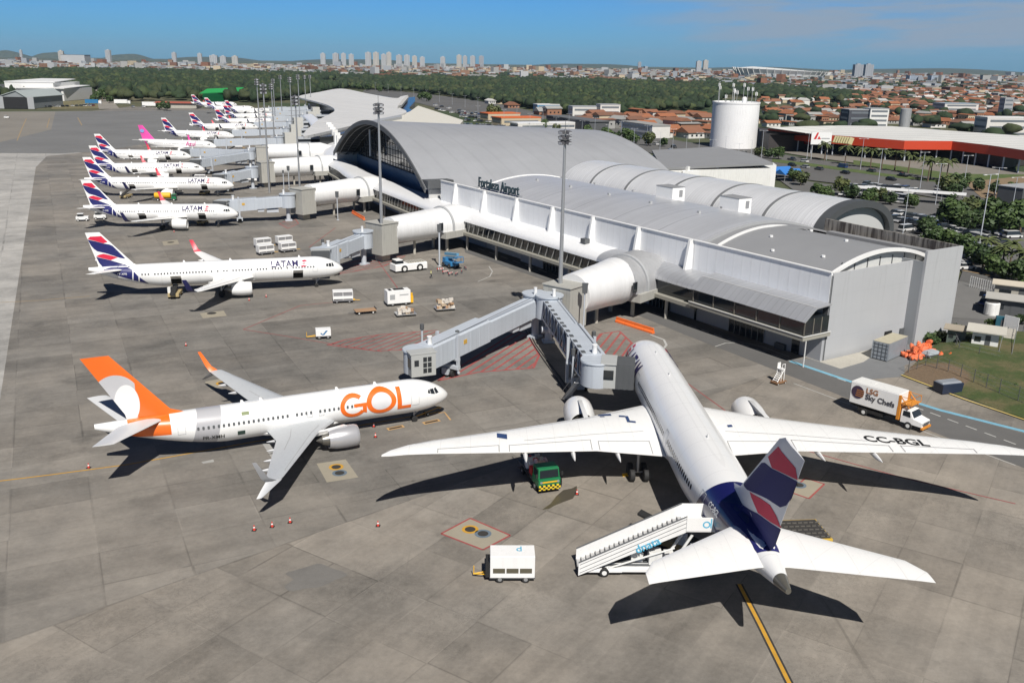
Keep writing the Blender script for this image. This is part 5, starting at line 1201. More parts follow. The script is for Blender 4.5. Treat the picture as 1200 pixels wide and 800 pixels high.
t = NT('chequer_paint', .5); x, y, z = t.xyz(t.coord()); ck = ((y*4.2).floor()+(z*5.).floor())*.5; m = MB(); m.box((.24, 0, .72), (.12, 2.3, .5)); m.build('bumper', t.out(t.mix(ck.frac().gt(.25)*1., (.02, .02, .02), (.75, .55, .03))), o)
m = MB(); m.box((.22, 0, 1.28), (.04, 1.6, .14)); m.build('grille', YEL, co)
for q_ in (-1, 1): MB().cyl((.2, q_*.9, 1.28), (.25, q_*.9, 1.28), .13, n=12).build('headlight', SILVER, co)
for q_ in (-1, 1): MB().box((.05, q_*1.35, 2.0), (.12, .22, .4)).cyl((-.1, q_*1.15, 2.0), (.02, q_*1.33, 2.1), .03, n=5).build('wing_mirror', BLACK, co)
m = MB(); m.lathe([(-.55, .05), (-.55, .75), (-.45, .75), (-.45, .5), (.45, .5), (.45, .75), (.55, .75), (.55, .05)], (-2.6, .1, 1.85), 'y', 20); m.build('hose_reel', mat('pinkish_white', (.62, .45, .45), .6, var=.2), o, 40)
m = MB(); m.lathe([(-.5, .05), (-.5, .62), (.5, .62), (.5, .05)], (-4.0, -.5, 1.6), 'y', 18); m.lathe([(-.4, .05), (-.4, .45), (.4, .45), (.4, .05)], (-4.1, .7, 1.5), 'x', 16); m.build('filter_vessel', WHITE2, o, 40)
m = MB(); m.box((-2.4, -.95, 1.5), (.8, .35, .8)); m.box((-3.2, .9, 1.4), (.6, .4, .6)); m.box((-3.4, -.2, 2.15), (.5, .4, .25)); m.build('equipment_box', RED, o, bevel=.03)
m = MB()
for xx in (-5.9, -4.7):
    for yy in (-.9, .9): m.cyl((xx, yy, 1), (xx, yy, 3.1), .06, n=6)
m.box((-5.3, 0, 3.05), (1.5, 2.1, .1)); m.box((-5.3, 0, 1.7), (1.4, 2., .08))
for yy in (-1, 0, 1): m.cyl((-6, yy, 3.9), (-4.6, yy, 3.9), .04, n=6); m.cyl((-6, yy, 3.1), (-6, yy, 3.9), .04, n=6); m.cyl((-4.6, yy, 3.1), (-4.6, yy, 3.9), .04, n=6)
m.build('lift_platform', DGREY, o)
m = MB()
for k_ in range(9): m.box((-1.9-.42*k_, (-.7, .5, 0)[k_ % 3], 1.35+.18*(k_ % 4)), (.3, .5, .35))
m.build('valve_block', WHITE2, o, bevel=.02)
m = MB()
for k_ in range(4): m.tube([(-1.9-.9*k_, -.9, 1.2), (-2.2-.9*k_, -.3, 2.0), (-2.5-.9*k_, .5, 1.3)], .09)
m.build('fuel_pipe', RED, o)
m = MB(); m.tube([(-1.6, -1.1, 1.2), (-2.4, -1.25, .9), (-3.6, -1.2, 1.1), (-5, -1.3, .6), (-6, -1.2, .3)], .07); m.build('fuel_hose', BLACK, o)
# catering truck
p = at(1038, 491); o = thing('catering_truck', (p.x, p.y, 0), heading(1003, 481, 1083, 505)-.03, 'white catering lorry with a tall box body and orange lift on the service road', 'catering truck')
m = MB(); m.box((0, 0, .85), (9, 1.1, .28)); m.box((-1.6, 0, .72), (3.2, 2.2, .4)); m.build('chassis', BLACK, o)
wheels(o, [(3.3, 1.0), (3.3, -1.0), (-2.4, 1.0), (-2.4, -1.0)], .48, .34)
m = MB(); m.box((-1.3, 0, 2.65), (6.2, 2.45, 2.7)); b = m.build('box_body', WHITE, o, bevel=.05)
m = MB(); m.box((-1.3, 0, 4.03), (6.1, 2.35, .06)); m.box((-2.4, .2, 4.08), (.9, .8, .06)); m.build('box_roof', WHITE2, b)
MB().box((-4.43, 0, 2.6), (.06, 2.3, 2.5)).build('rear_shutter', LGREY, b)
OL2 = mat('amber_orange_paint', (.62, .24, .03), .5)
m = MB(); m.box((1.95, 0, 1.7), (.35, 2.5, 1.6)); m.box((1.95, -1.15, 2.7), (.3, .18, 2.5)); m.box((1.95, 1.15, 2.7), (.3, .18, 2.5)); m.cyl((1.9, -1.1, 3.9), (3.2, -1.1, 2.6), .07, n=6); m.cyl((1.9, 1.1, 3.9), (3.2, 1.1, 2.6), .07, n=6); m.box((2.75, 0, 3.0), (1.3, 2.4, .1))
for q_ in (-1, 1): m.cyl((2.2, q_*1.15, 3.85), (3.4, q_*1.15, 3.85), .04, n=6); m.cyl((3.4, q_*1.15, 3.0), (3.4, q_*1.15, 3.85), .04, n=6); m.cyl((2.2, q_*1.15, 3.0), (3.4, q_*1.15, 3.85), .04, n=6)
m.build('front_lift', OL2, o)
m = MB(); m.loft([[(2.25, y, z) for y, z in ((-1.1, .7), (1.1, .7), (1.1, 1.55), (.98, 2.35), (-.98, 2.35), (-1.1, 1.55))], [(3.35, y, z) for y, z in ((-1.1, .7), (1.1, .7), (1.1, 1.5), (.98, 2.3), (-.98, 2.3), (-1.1, 1.5))], [(3.85, y, z) for y, z in ((-1.08, .7), (1.08, .7), (1.08, 1.45), (1., 1.5), (-1., 1.5), (-1.08, 1.45))], [(4.9, y, z) for y, z in ((-.98, .65), (.98, .65), (.98, 1.25), (.85, 1.32), (-.85, 1.32), (-.98, 1.25))]]); c_ = m.build('cab', WHITE, o, bevel=.05)
m = MB(); m.add([(3.42, -.9, 2.24), (3.42, .9, 2.24), (3.85, .98, 1.56), (3.85, -.98, 1.56)], [(0, 1, 2, 3)])
for q_ in (-1, 1): m.add([(2.5, q_*1.12, 1.6), (3.5, q_*1.12, 1.55), (3.3, q_*1.03, 2.2), (2.5, q_*1.03, 2.2)], [(0, 1, 2, 3)])
m.build('windscreen', GLASS, c_); m = MB(); m.box((4.93, 0, .95), (.06, 1.3, .4)); m.build('grille', DGREY, c_); m = MB(); m.box((4.95, 0, .55), (.25, 2.1, .25)); m.build('bumper', OL2, o)
for q_ in (-1, 1): MB().box((4.92, q_*.78, 1.05), (.06, .3, .25)).build('headlight', SILVER, c_)
m = MB(); m.cyl((-3.4, -1.245, 2.85), (-3.4, -1.27, 2.85), .82, n=28, mi=0)
for k, z in enumerate((2.5, 2.75, 3.0, 3.25)): m.box((-3.15+.04*k, -1.275, z-.1), (1.0, .015, .06), mi=1)
m.build('emblem', [mat('dark_plum', (.05, .03, .06), .5), OL2], b)
DK = mat('dark_grey_lettering', (.06, .06, .07), .5)
text_on('lettering', 'LSG', .95, Matrix.Translation((-2.35, -1.262, 3.05)) @ Matrix.Rotation(PI/2, 4, 'X'), mat('copper_lettering', (.35, .16, .07), .5), b, .02, .01, False)
text_on('lettering', 'Sky Chefs', .95, Matrix.Translation((-2.35, -1.262, 2.25)) @ Matrix.Rotation(PI/2, 4, 'X'), DK, b, .02, .01, False)
# ground power unit on wheels in front
def cart(name, p, rz, label, cat, d, group=None, axle=True, tow=True, band=True):
    o = thing(name, (p.x, p.y, 0), rz, label, cat, group); L_, W_, H_ = d
    m = MB(); m.box((0, 0, .5+H_/2), (L_, W_, H_)); b = m.build('cabinet', WHITE, o, bevel=.06)
    m = MB(); m.box((0, 0, .45), (L_*1.02, W_*.9, .16)); m.build('chassis', DGREY, o)
    wheels(o, [(L_*.3, W_*.42), (L_*.3, -W_*.42), (-L_*.28, W_*.42), (-L_*.28, -W_*.42)], .34, .22, STEEL)
    if band:
        for k in range(3):
            for q_ in (-1, 1): MB().box(((k-1)*L_*.3, q_*W_*.5, .5+H_*.34), (L_*.27, .04, H_*.22)).build('louvre', mat('louvre_brown', (.10, .09, .06), .6), b)
        m = MB(); m.box((L_*.5, 0, .5+H_*.6), (.03, W_*.6, H_*.4)); m.box((-L_*.5, 0, .5+H_*.5), (.03, W_*.7, H_*.6)); m.build('panel_door', LGREY, b)
    if tow: m = MB(); m.cyl((-L_/2, .3, .45), (-L_/2-1.4, 0, .35), .05, n=6); m.cyl((-L_/2, -.3, .45), (-L_/2-1.4, 0, .35), .05, n=6); m.cyl((-L_/2-1.35, 0, .35), (-L_/2-1.35, 0, 1.1), .04, n=6); m.build('tow_bar', YEL if not group else DGREY, o)
    return o
o = cart('ground_power_unit', at(600, 676), heading(578, 681, 622, 681), 'white wheeled power unit with a yellow tow bar left of the stairs truck', 'power unit', (3.7, 1.9, 2.0))
m = MB(); m.box((-2.05, 0, 1.1), (.35, 1.5, 1.3)); m.build('control_box', BLACK, o)
text_on('marking', 'd', 1.1, Matrix.Translation((.55, -.1, 2.54)), mat('sky_blue_lettering'), o, .0, .005)
o = cart('ground_power_unit', at(466, 357), heading(450, 362, 482, 359), 'white power unit cabinet with dark roof openings beside the cargo pallets', 'power unit', (4.2, 2.0, 2.3), tow=False, band=False)
m = MB(); m.box((-1.2, -1.01, 1.7), (.9, .04, .9)); m.box((.9, -1.01, 2.0), (1.6, .04, .18)); m.build('side_grille', GREY, o)
m = MB(); m.box((.2, .1, 2.83), (1.9, 1.1, .06)); m.box((-1.4, 0, 2.83), (.5, 1.2, .06)); m.build('roof_opening', BLACK, o)
m = MB(); m.box((2.5, -.2, .9), (.5, .6, 1.2)); m.cyl((2.5, -.2, 1.5), (2.5, -.2, 2.0), .25); m.build('generator_stand', YEL, o)
# closed baggage trailers
trl = thing('baggage_trailer', (0, 0, 0), 0, 'white covered baggage trailer alone beside the nose of the red and navy tailed airliner', 'baggage trailer', 'white covered baggage trailers')
m = MB(); m.box((0, 0, 2.08), (3.5, 1.9, .16)); m.box((-1.7, 0, 1.3), (.1, 1.9, 1.5)); m.box((1.7, 0, 1.3), (.1, 1.9, 1.5)); m.box((0, 0, 1.3), (.08, 1.8, 1.5)); m.box((0, .0, 1.05), (3.4, 1.86, .5)); m.build('body', WHITE, trl, bevel=.03)
m = MB(); m.box((0, .0, 1.62), (3.3, 1.7, .75)); m.box((0, 0, .55), (3.5, 1.9, .2)); m.build('curtain', mat('curtain_grey', (.22, .22, .23), .8), trl)
wheels(trl, [(1.1, .8), (1.1, -.8), (-1.1, .8), (-1.1, -.8)], .26, .2, STEEL); m = MB(); m.cyl((1.7, 0, .4), (3.0, 0, .3), .05, n=6); m.box((1.9, 0, .45), (.3, .5, .2)); m.build('tow_bar', YEL, trl)
p = at(402, 354); trl.location = p; trl.rotation_euler.z = heading(390, 355, 414, 354)
tt = snap(trl)
for (u, v), lb in zip(((308, 290), (333, 287), (311, 298), (337, 295)), ('white covered baggage trailer at the back left of the block of four', 'white covered baggage trailer at the back right of the block of four', 'white covered baggage trailer at the front left of the block of four', 'white covered baggage trailer at the front right of the block of four')):
    dup(trl, at(u, v), heading(300, 297, 345, 292), lb, tree=tt)
for (u, v, lb) in ((235, 212, 'white baggage trailer under the straight bridge, left of three'), (292, 213, 'white baggage trailer near the drive of the second straight bridge'), (280, 174, 'white baggage trailer by the nose of the pink-lettered airliner'), (265, 215, 'white baggage trailer under the second straight bridge, middle one')):
    dup(trl, at(u, v), .2, lb, tree=tt)
# small service cart, flat dolly, pallets
o = cart('lavatory_cart', at(379, 396), heading(370, 397, 388, 396), 'small white service cart with a blue slash alone on open concrete', 'service cart', (2.3, 1.5, 1.05), band=False, tow=True)
m = MB(); m.add([(-.2, -.76, .7), (.1, -.76, .7), (.7, -.76, 1.4), (.4, -.76, 1.4)], [(0, 1, 2, 3)]); m.add([(-.2, -.76, .7), (-.5, -.76, 1.0), (-.3, -.76, 1.05), (-.1, -.76, .85)], [(0, 1, 2, 3)]); m.build('marking', BLUE, o)
o = thing('flat_dolly', at(428, 367), heading(417, 367, 440, 365), 'low dark flat dolly with an empty brown deck', 'dolly')
m = MB(); m.box((0, 0, .6), (3.6, 1.7, .14), mi=0); m.box((0, 0, .45), (3.4, 1.2, .16), mi=1); m.build('deck', [BROWN, DGREY], o); wheels(o, [(1.2, .7), (1.2, -.7), (-1.2, .7), (-1.2, -.7)], .26, .2); m = MB(); m.cyl((-1.8, 0, .4), (-2.9, 0, .3), .05, n=6); m.box((1.8, 0, .8), (.08, 1.6, .35)); m.build('tow_bar', DGREY, o)
def pallet(u, v, rz, label, seed, h):
    o = thing('cargo_pallet', at(u, v), rz, label, 'cargo pallet'); r_ = random.Random(seed)
    m = MB(); m.box((0, 0, .42), (3.4, 2.3, .14)); m.box((0, 0, .3), (3.2, 2.0, .1), mi=1); m.build('pallet_deck', [SILVER, BLACK], o)
    for i in range(4): MB().cyl((-1.2+.8*i, -.9, .14), (-1.2+.8*i, .9, .14), .13, n=8).build('roller', BLACK, o)
    m = MB()
    for i in range(26):
        s = (r_.uniform(.4, .8), r_.uniform(.4, .75), r_.uniform(.3, .6)); x = r_.uniform(-1.3, 1.3); y = r_.uniform(-.8, .8); z = .5+s[2]/2+(r_.uniform(.2, h-.5) if i > 9 else 0)
        m.box((x, y, z), s, r_.uniform(-.4, .4), mi=r_.choice((0, 0, 1, 1, 2)))
    m.build('packed_cartons', [BROWN, mat('plastic_wrap', (.62, .58, .52), .4, var=.2), mat('pale_carton', (.48, .38, .27), .8)], o)
pallet(475, 369.5, heading(462, 371, 488, 369), 'low cargo pallet stacked with cartons touching the white power unit', 3, .9); pallet(521, 363, heading(508, 365, 535, 363), 'taller wrapped cargo pallet standing alone right of the power unit', 5, 1.5)
# pushback tug
o = thing('pushback_tug', at(479, 317), heading(463, 320, 497, 316), 'long white pushback tug with big wheels near the walking man', 'tug')
m = MB(); m.loft([[(x, y, z) for y, z in ((-1.35, .4), (1.35, .4), (1.35, 1.6), (1.25, 1.72), (-1.25, 1.72), (-1.35, 1.6))] for x in (-3.6, 3.6)]); m.build('body', WHITE, o, bevel=.05)
m = MB(); m.box((-2.5, 0, 2.15), (1.7, 2.2, .95), top=(.85, .9)); m.build('cab', WHITE, o, bevel=.05); m = MB(); m.box((-2.5, 0, 2.18), (1.73, 2.23, .6), top=(.88, .92)); m.build('cab_window', GLASS, o)
m = MB()
for i in range(7): m.box((-.3+.55*i, 0, 1.85), (.3, 2.0, .3))
m.build('engine_grille', CONC, o); wheels(o, [(-1.6, 1.2), (-1.6, -1.2), (1.9, 1.2), (1.9, -1.2)], .75, .5)
# blue boom lift behind a ring of low barriers
o = thing('boom_lift', at(528, 313), heading(515, 310, 537, 318), 'blue folded boom lift parked below the walkway slab', 'boom lift')
m = MB(); m.box((0, 0, .95), (3.4, 2.0, .8)); m.box((-1.2, 0, 1.6), (1.2, 1.8, .7)); m.build('base', BLUE, o, bevel=.05); wheels(o, [(1.2, 1), (1.2, -1), (-1.2, 1), (-1.2, -1)], .5, .4, DGREY)
m = MB(); m.loft([[(x, y, z+dz) for y, dz in ((-.3, 0), (.3, 0), (.3, .55), (-.3, .55))] for x, z in ((-2.0, 2.3), (2.9, 2.9))]); m.loft([[(x, y, z+dz) for y, dz in ((-.25, 0), (.25, 0), (.25, .4), (-.25, .4))] for x, z in ((-1.6, 1.7), (2.4, 2.2))]); m.build('boom', mat('pale_blue_paint', (.12, .30, .45), .45), o)
m = MB(); m.box((3.2, 0, 1.6), (1.0, 1.9, .12))
for x in (2.7, 3.7):
    for y in (-.9, .9): m.cyl((x, y, 1.6), (x, y, 2.7), .05, n=6)
m.box((3.2, 0, 2.7), (1.05, 1.95, .06)); m.build('basket', BLUE, o)
for i, (u, v) in enumerate(((516, 318), (522, 321), (528, 323), (535, 323), (541, 320), (545, 316))):
    o = thing('striped_barrier', at(u, v), .4+.3*i, 'red and white striped board in the fence around the blue boom lift, %s' % ('left end', 'second from left', 'third from left', 'third from right', 'second from right', 'right end')[i], 'barrier', 'striped boards around the boom lift')
    m = MB()
    for k in range(6): m.box((-.6+.24*k, 0, .6), (.24, .05, .24), mi=k % 2)
    m.build('board', [RED, WHITE2], o); m = MB(); m.box((-.55, 0, .25), (.05, .4, .5)); m.box((.55, 0, .25), (.05, .4, .5)); m.build('foot', DGREY, o)
# orange water-filled barriers
for (a, b, n, lb) in ((at(722, 377), at(766, 391), 4, 'by the nose of the wide-body'), (at(413, 250), at(427, 258), 3, 'behind the second walkway')):
    for i in range(n):
        p = a.lerp(b, (i+.5)/n); o = thing('barrier_block', p, math.atan2(b.y-a.y, b.x-a.x), 'orange barrier block, %s from the left in the row %s' % (('first', 'second', 'third', 'last')[i], lb), 'barrier', 'orange barrier blocks')
        L_ = (b-a).length/n*.96; m = MB(); m.loft([[(x, y, z) for y, z in ((-.3, 0), (.3, 0), (.3, .25), (.12, .5), (.1, .9), (-.1, .9), (-.12, .5), (-.3, .25))] for x in (-L_/2, L_/2)]); m.build('body', ORANGE, o, bevel=.02)
# maintenance steps on the road
o = thing('maintenance_steps', at(912, 449), heading(905, 452, 920, 448), 'small white wheeled steps on a brown base standing alone on the road', 'steps')
m = MB(); m.box((0, 0, .35), (2.4, 1.5, .3)); m.build('base', mat('rusty_brown', (.22, .12, .06), .7, var=.2), o, bevel=.03); wheels(o, [(.9, .7), (.9, -.7), (-.9, .7), (-.9, -.7)], .2, .15)
m = MB()
for q_ in (-.5, .5): m.cyl((-.9, q_, .5), (.7, q_, 2.6), .07, n=6); m.cyl((.7, q_, .5), (.7, q_, 3.5), .06, n=6); m.cyl((.0, q_, .5), (.0, q_, 3.5), .05, n=6); m.cyl((0, q_, 3.5), (.7, q_, 3.5), .05, n=6)
for i in range(7): m.box((-.8+.22*i, 0, .7+.28*i), (.25, 1.0, .05))
m.box((.35, 0, 2.6), (.9, 1.05, .08)); m.box((.35, .52, 3.1), (.7, .05, .9)); m.build('ladder', WHITE, o); o.scale = (.8, .8, .8)
# container loader behind the tail
o = thing('container_loader', at(936, 629), heading(912, 634, 966, 632), 'dark roller deck with a yellow frame parked right of the wide-body tail', 'container loader')
m = MB(); m.box((0, 0, .75), (4.4, 3.4, .14), mi=0)
for i in range(8):
    for j in range(5): m.cyl((-1.9+.54*i, -1.5+.65*j, .85), (-1.5+.54*i, -1.5+.65*j, .85), .07, n=8, mi=1)
m.build('roller_deck', [mat('dark_deck', (.045, .042, .04), .6, var=.3), mat('roller_steel', (.16, .15, .13), .4, .6)], o)
m = MB(); m.box((0, -1.78, .55), (4.7, .22, .4)); m.box((0, 1.78, .55), (4.7, .22, .4)); m.box((-2.3, 0, .5), (.2, 3.4, .3)); m.box((2.3, 0, .5), (.2, 3.4, .3)); m.build('frame', mat('amber_frame', (.55, .36, .05), .55, var=.2), o, bevel=.03); wheels(o, [(1.6, 1.4), (1.6, -1.4), (-1.6, 1.4), (-1.6, -1.4)], .25, .25, DGREY)
# shipping container, dark skip, heap of orange drums
t = NT('container_paint', .55, .1); x, y, z = t.xyz(t.coord()); t.bump((x*22.).sin(), .5, .04); n = t.noise(t.coord(), .9, 5); CT = t.out(t.scale((.27, .30, .33), n*.4+.8))
p = at(1041, 417); o = thing('shipping_container', (p.x, p.y, 0), heading(1036, 432, 1063, 420), 'blue-grey shipping container with a rusty cream roof against the end wall', 'container')
m = MB(); m.box((0, 0, 1.45), (6.1, 2.44, 2.6)); m.build('body', CT, o); m = MB(); m.box((0, 0, 2.78), (6.1, 2.44, .06)); m.build('roof_sheet', mat('rusty_cream', (.40, .37, .28), .8, var=.2, scale=1.5), o)
m = MB()
for y in (-.9, -.3, .3, .9): m.cyl((-3.09, y, .25), (-3.09, y, 2.65), .04, n=6)
for z in (.7, 1.3, 1.9, 2.4): m.box((-3.08, 0, z), (.04, 2.2, .06))
m.build('door_bars', mat('dark_bar', (.08, .09, .10), .5), o)
m = MB()
for x in (-3, 3):
    for y in (-1.2, 1.2): m.box((x, y, 1.45), (.14, .14, 2.7))
m.build('corner_posts', CT, o)
p = at(1110, 459); o = thing('waste_skip', (p.x, p.y, 0), heading(1097, 466, 1124, 463), 'dark navy waste skip with a glossy grey lid on the verge', 'waste skip')
m = MB(); m.box((0, 0, .75), (3.2, 1.7, 1.3), top=(1.06, 1.1)); m.build('skip_body', mat('skip_blue', (.02, .03, .06), .4, var=.2), o, bevel=.04); m = MB(); m.box((0, .1, 1.5), (3.2, 1.6, .2), top=(.9, .7)); m.build('skip_lid', mat('lid_grey', (.25, .27, .30), .25), o, bevel=.03)
wheels(o, [(1.3, .7), (1.3, -.7), (-1.3, .7), (-1.3, -.7)], .16, .14)
rr = random.Random(11); a = at(1064, 421); b = at(1092, 411); dr = None; n = 0
for layer, cnt in ((0, 30), (1, 16), (2, 5)):
    for i in range(cnt):
        t_ = rr.uniform(.02, .98) if layer == 0 else rr.uniform(.12, .85); s_ = rr.uniform(-1.3, 1.3)*(1-.3*layer)
        p = a.lerp(b, t_)+Vector((-.45, .9, 0))*s_*.8+Vector((0, 0, .42+.62*layer)); lb = 'orange plastic drum in the tangled heap beside the container'
        if dr is None:
            dr = thing('traffic_drum', p, 0, lb, 'traffic drum', 'heap of orange drums beside the container')
            m = MB(); m.lathe([(-.45, .05), (-.45, .42), (-.2, .42), (-.15, .38), (.15, .36), (.2, .32), (.45, .28), (.5, .05)], (0, 0, 0), 'z', 14); m.build('drum_body', mat('faded_orange_plastic', (.72, .17, .07), .6, var=.2), dr, 40); m = MB(); m.lathe([(.5, .05), (.5, .12), (.62, .12), (.64, .02)], (0, 0, 0), 'z', 8); m.build('drum_handle', ORANGE, dr)
            dts = snap(dr); c_ = dr
        else: c_ = dup(dr, p, None, tree=dts)
        c_.rotation_euler = (rr.uniform(-1.6, 1.6), rr.uniform(-1.6, 1.6), rr.uniform(0, 6))
for u, v, lb in ((1102, 420, 'orange drum standing apart, left one of the pair right of the heap'), (1113, 421, 'orange drum standing apart, right one of the pair right of the heap')):
    dup(dr, at(u, v)+Vector((0, 0, .46)), None, lb, tree=dts).rotation_euler = (0, 0, 1)
o = thing('covered_cart', at(1090, 419), .5, 'small cart under a pale grey tarpaulin in front of the orange drums', 'cart'); m = MB(); m.box((0, 0, .9), (2.6, 1.5, .5), top=(.7, .75)); m.build('tarpaulin', mat('tarpaulin', (.33, .37, .40), .6, var=.2), o, bevel=.08); m = MB(); m.box((0, 0, .5), (2.5, 1.4, .2)); m.build('bed', DGREY, o); wheels(o, [(.9, .6), (.9, -.6), (-.9, .6), (-.9, -.6)], .26, .16)
# cones
cone = thing('traffic_cone', at(298, 621), 0, 'small orange cone with a white collar, leftmost of the three on open concrete', 'traffic cone', 'traffic cones on the apron')
m = MB(); m.lathe([(0, .05), (.0, .24), (.05, .24), (.05, .19), (.8, .045), (.82, .01)], (0, 0, 0), 'z', 14); m.build('cone_body', mat('red_orange_cone', (.60, .05, .03), .5), cone, 40); m = MB(); m.lathe([(.38, .135), (.56, .097)], (0, 0, 0), 'z', 14, cap=False); m.build('collar', WHITE, cone); m = MB(); m.box((0, 0, .03), (.6, .6, .06)); m.build('base', BLACK, cone); cone.scale = (.68,)*3
ct = snap(cone)
for u, v, lb in ((319, 617, 'dark dull cone in the middle of the three on open concrete'), (340, 612, 'orange cone rightmost of the three on open concrete'), (443, 616, 'orange cone alone in front of the wide-body wing shadow'), (676, 579, 'red cone at the tip of the wet stain by the green truck'), (440, 512, 'orange cone just ahead of the silver engine'), (438, 500, 'orange cone under the orange lettering'),
    (104, 548, 'orange cone on the yellow line behind the orange tail'), (292, 352, 'orange cone in front of the silver-white engine near the dark wing shadow'), (312, 348, 'small cone right of the first red and navy airliner engine'), (204, 272, 'orange cone left of the engine of the second red and navy airliner'), (218, 405, 'cone beyond the far orange winglet')):
    dup(cone, at(u, v), None, lb, tree=ct)
# yellow tow bar at the nose wheel
o = thing('tow_bar', at(497, 487), heading(486, 489, 514, 478), 'thin yellow tow bar lying under the orange-lettered nose', 'tow bar'); m = MB(); m.cyl((-2, 0, .35), (2.6, 0, .35), .07, n=8); m.box((2.6, 0, .35), (.3, .5, .15)); m.build('bar', mat('ochre_paint', (.5, .28, .06), .5), o); wheels(o, [(.3, .3), (.3, -.3)], .2, .12)
o = thing('wheel_chock', at(734, 557), .3, 'yellow chock under the left main gear of the wide-body', 'wheel chock'); m = MB(); m.box((0, 0, .14), (.9, .35, .28), top=(1, .2)); m.build('block', YEL, o); MB().cyl((.5, 0, .2), (1.3, .2, .03), .03, n=6).build('cord', DGREY, o)
# belt loaders and carts at the aircraft
def loader(u, v, rz, label):
    o = thing('belt_loader', at(u, v), rz, label, 'belt loader', 'belt loaders under the airliners'); m = MB(); m.box((0, 0, .7), (4.4, 1.9, .6)); m.build('body', mat('tan_paint', (.42, .33, .17), .6, var=.2), o, bevel=.04); wheels(o, [(1.4, .9), (1.4, -.9), (-1.4, .9), (-1.4, -.9)], .36, .25)
    m = MB(); m.loft([[(x, y, z+dz) for y, dz in ((-.45, 0), (.45, 0), (.45, .2), (-.45, .2))] for x, z in ((-3, .9), (3.2, 2.4))]); m.build('belt', BLACK, o); m = MB(); m.box((-1.3, .75, 1.5), (.7, .5, 1.0)); m.build('driver_seat', WHITE2, o); return o
q0 = loader(206, 347, math.radians(100), 'tan belt loader at the rear hold of the first red and navy tailed airliner')
tl = snap(q0)
for u, v, rz, lb in ((238, 262, 1.6, 'tan belt loader at the forward hold of the second red and navy tailed airliner'), (148, 232, 1.5, 'tan belt loader behind the wing of the third red and navy tailed airliner'), (240, 228, 1.5, 'tan belt loader at the forward hold of the third red and navy tailed airliner'), (270, 179, 1.2, 'tan belt loader under the bridge beside the pink-lettered airliner'), (786, 640, 2.6, 'tan belt loader half hidden behind the stairs truck under the wide-body tail')): dup(q0, at(u, v), rz, lb, tree=tl)
# yellow and green bowser
o = thing('fuel_bowser', at(196, 235), math.radians(8), 'yellow tank lorry with a green cab between two airliners', 'fuel truck'); m = MB(); m.lathe([(-5, .1), (-5, 1.1), (-4.8, 1.25), (1.4, 1.25), (1.6, 1.1), (1.6, .1)], (0, 0, 2.2), 'x', 20); m.build('tank', YEL, o, 40); m = MB(); m.box((3.0, 0, 1.7), (1.9, 2.4, 2.2), top=(.85, .95)); m.build('cab', GREEN, o, bevel=.06); m = MB(); m.box((-1.2, 0, .85), (9.5, 1.6, .3)); m.build('chassis', DGREY, o); m = MB(); m.box((3.2, 0, 2.25), (1.75, 2.42, .6), top=(.92, .97)); m.build('cab_window', GLASS, o); wheels(o, [(3, 1.1), (3, -1.1), (-3.6, 1.1), (-3.6, -1.1), (-2.3, 1.1), (-2.3, -1.1)], .5, .35); o.scale = (.7, .7, .7)
# small white tractors near the second tail
def tractor(u, v, rz, label):
    o = thing('baggage_tractor', at(u, v), rz, label, 'baggage tractor', 'baggage tractors'); m = MB(); m.box((0, 0, .85), (3.0, 1.5, .8)); m.box((-.4, 0, 1.95), (1.5, 1.4, .12)); m.build('body', WHITE, o, bevel=.05); m = MB(); m.box((-.4, 0, 1.6), (1.35, 1.3, .6)); m.build('cab_window', GLASS, o); wheels(o, [(1, .7), (1, -.7), (-1, .7), (-1, -.7)], .36, .25); return o
q0 = tractor(97, 259, .3, 'white baggage tractor under the tail of the second red and navy tailed airliner, left one'); tl = snap(q0)
for u, v, lb in ((118, 257, 'white baggage tractor under the tail of the second red and navy tailed airliner, right one'), (300, 213, 'white baggage tractor by the wheels of the third straight bridge'), (8, 139, 'white tractor at the left edge of the far taxiway')): dup(q0, at(u, v), .2, lb, tree=tl)
# cables from the bridge lying over the hatching
o = tag(MB().tube([at(617, 388, .05), at(624, 402, .05), at(636, 420, .05), at(650, 440, .05), at(662, 458, .05)], .09).tube([at(620, 388, .05), at(628, 404, .05), at(641, 422, .05), at(655, 440, .05), at(666, 456, .05)], .09).build('cable_run', BLACK), 'pair of black cables lying over the red hatching under the lattice bridge', 'cable')
q0 = thing('cargo_tractor', at(672, 391), .9, 'dark tractor in the shade under the nearest grey walkway', 'tractor'); m = MB(); m.box((0, 0, .9), (3.4, 1.7, .7)); m.box((-.6, 0, 1.7), (1.3, 1.5, .9), top=(.8, .9)); m.build('body', DGREY, q0, bevel=.05); wheels(q0, [(1.1, .8), (1.1, -.8), (-1.1, .8), (-1.1, -.8)], .45, .3)
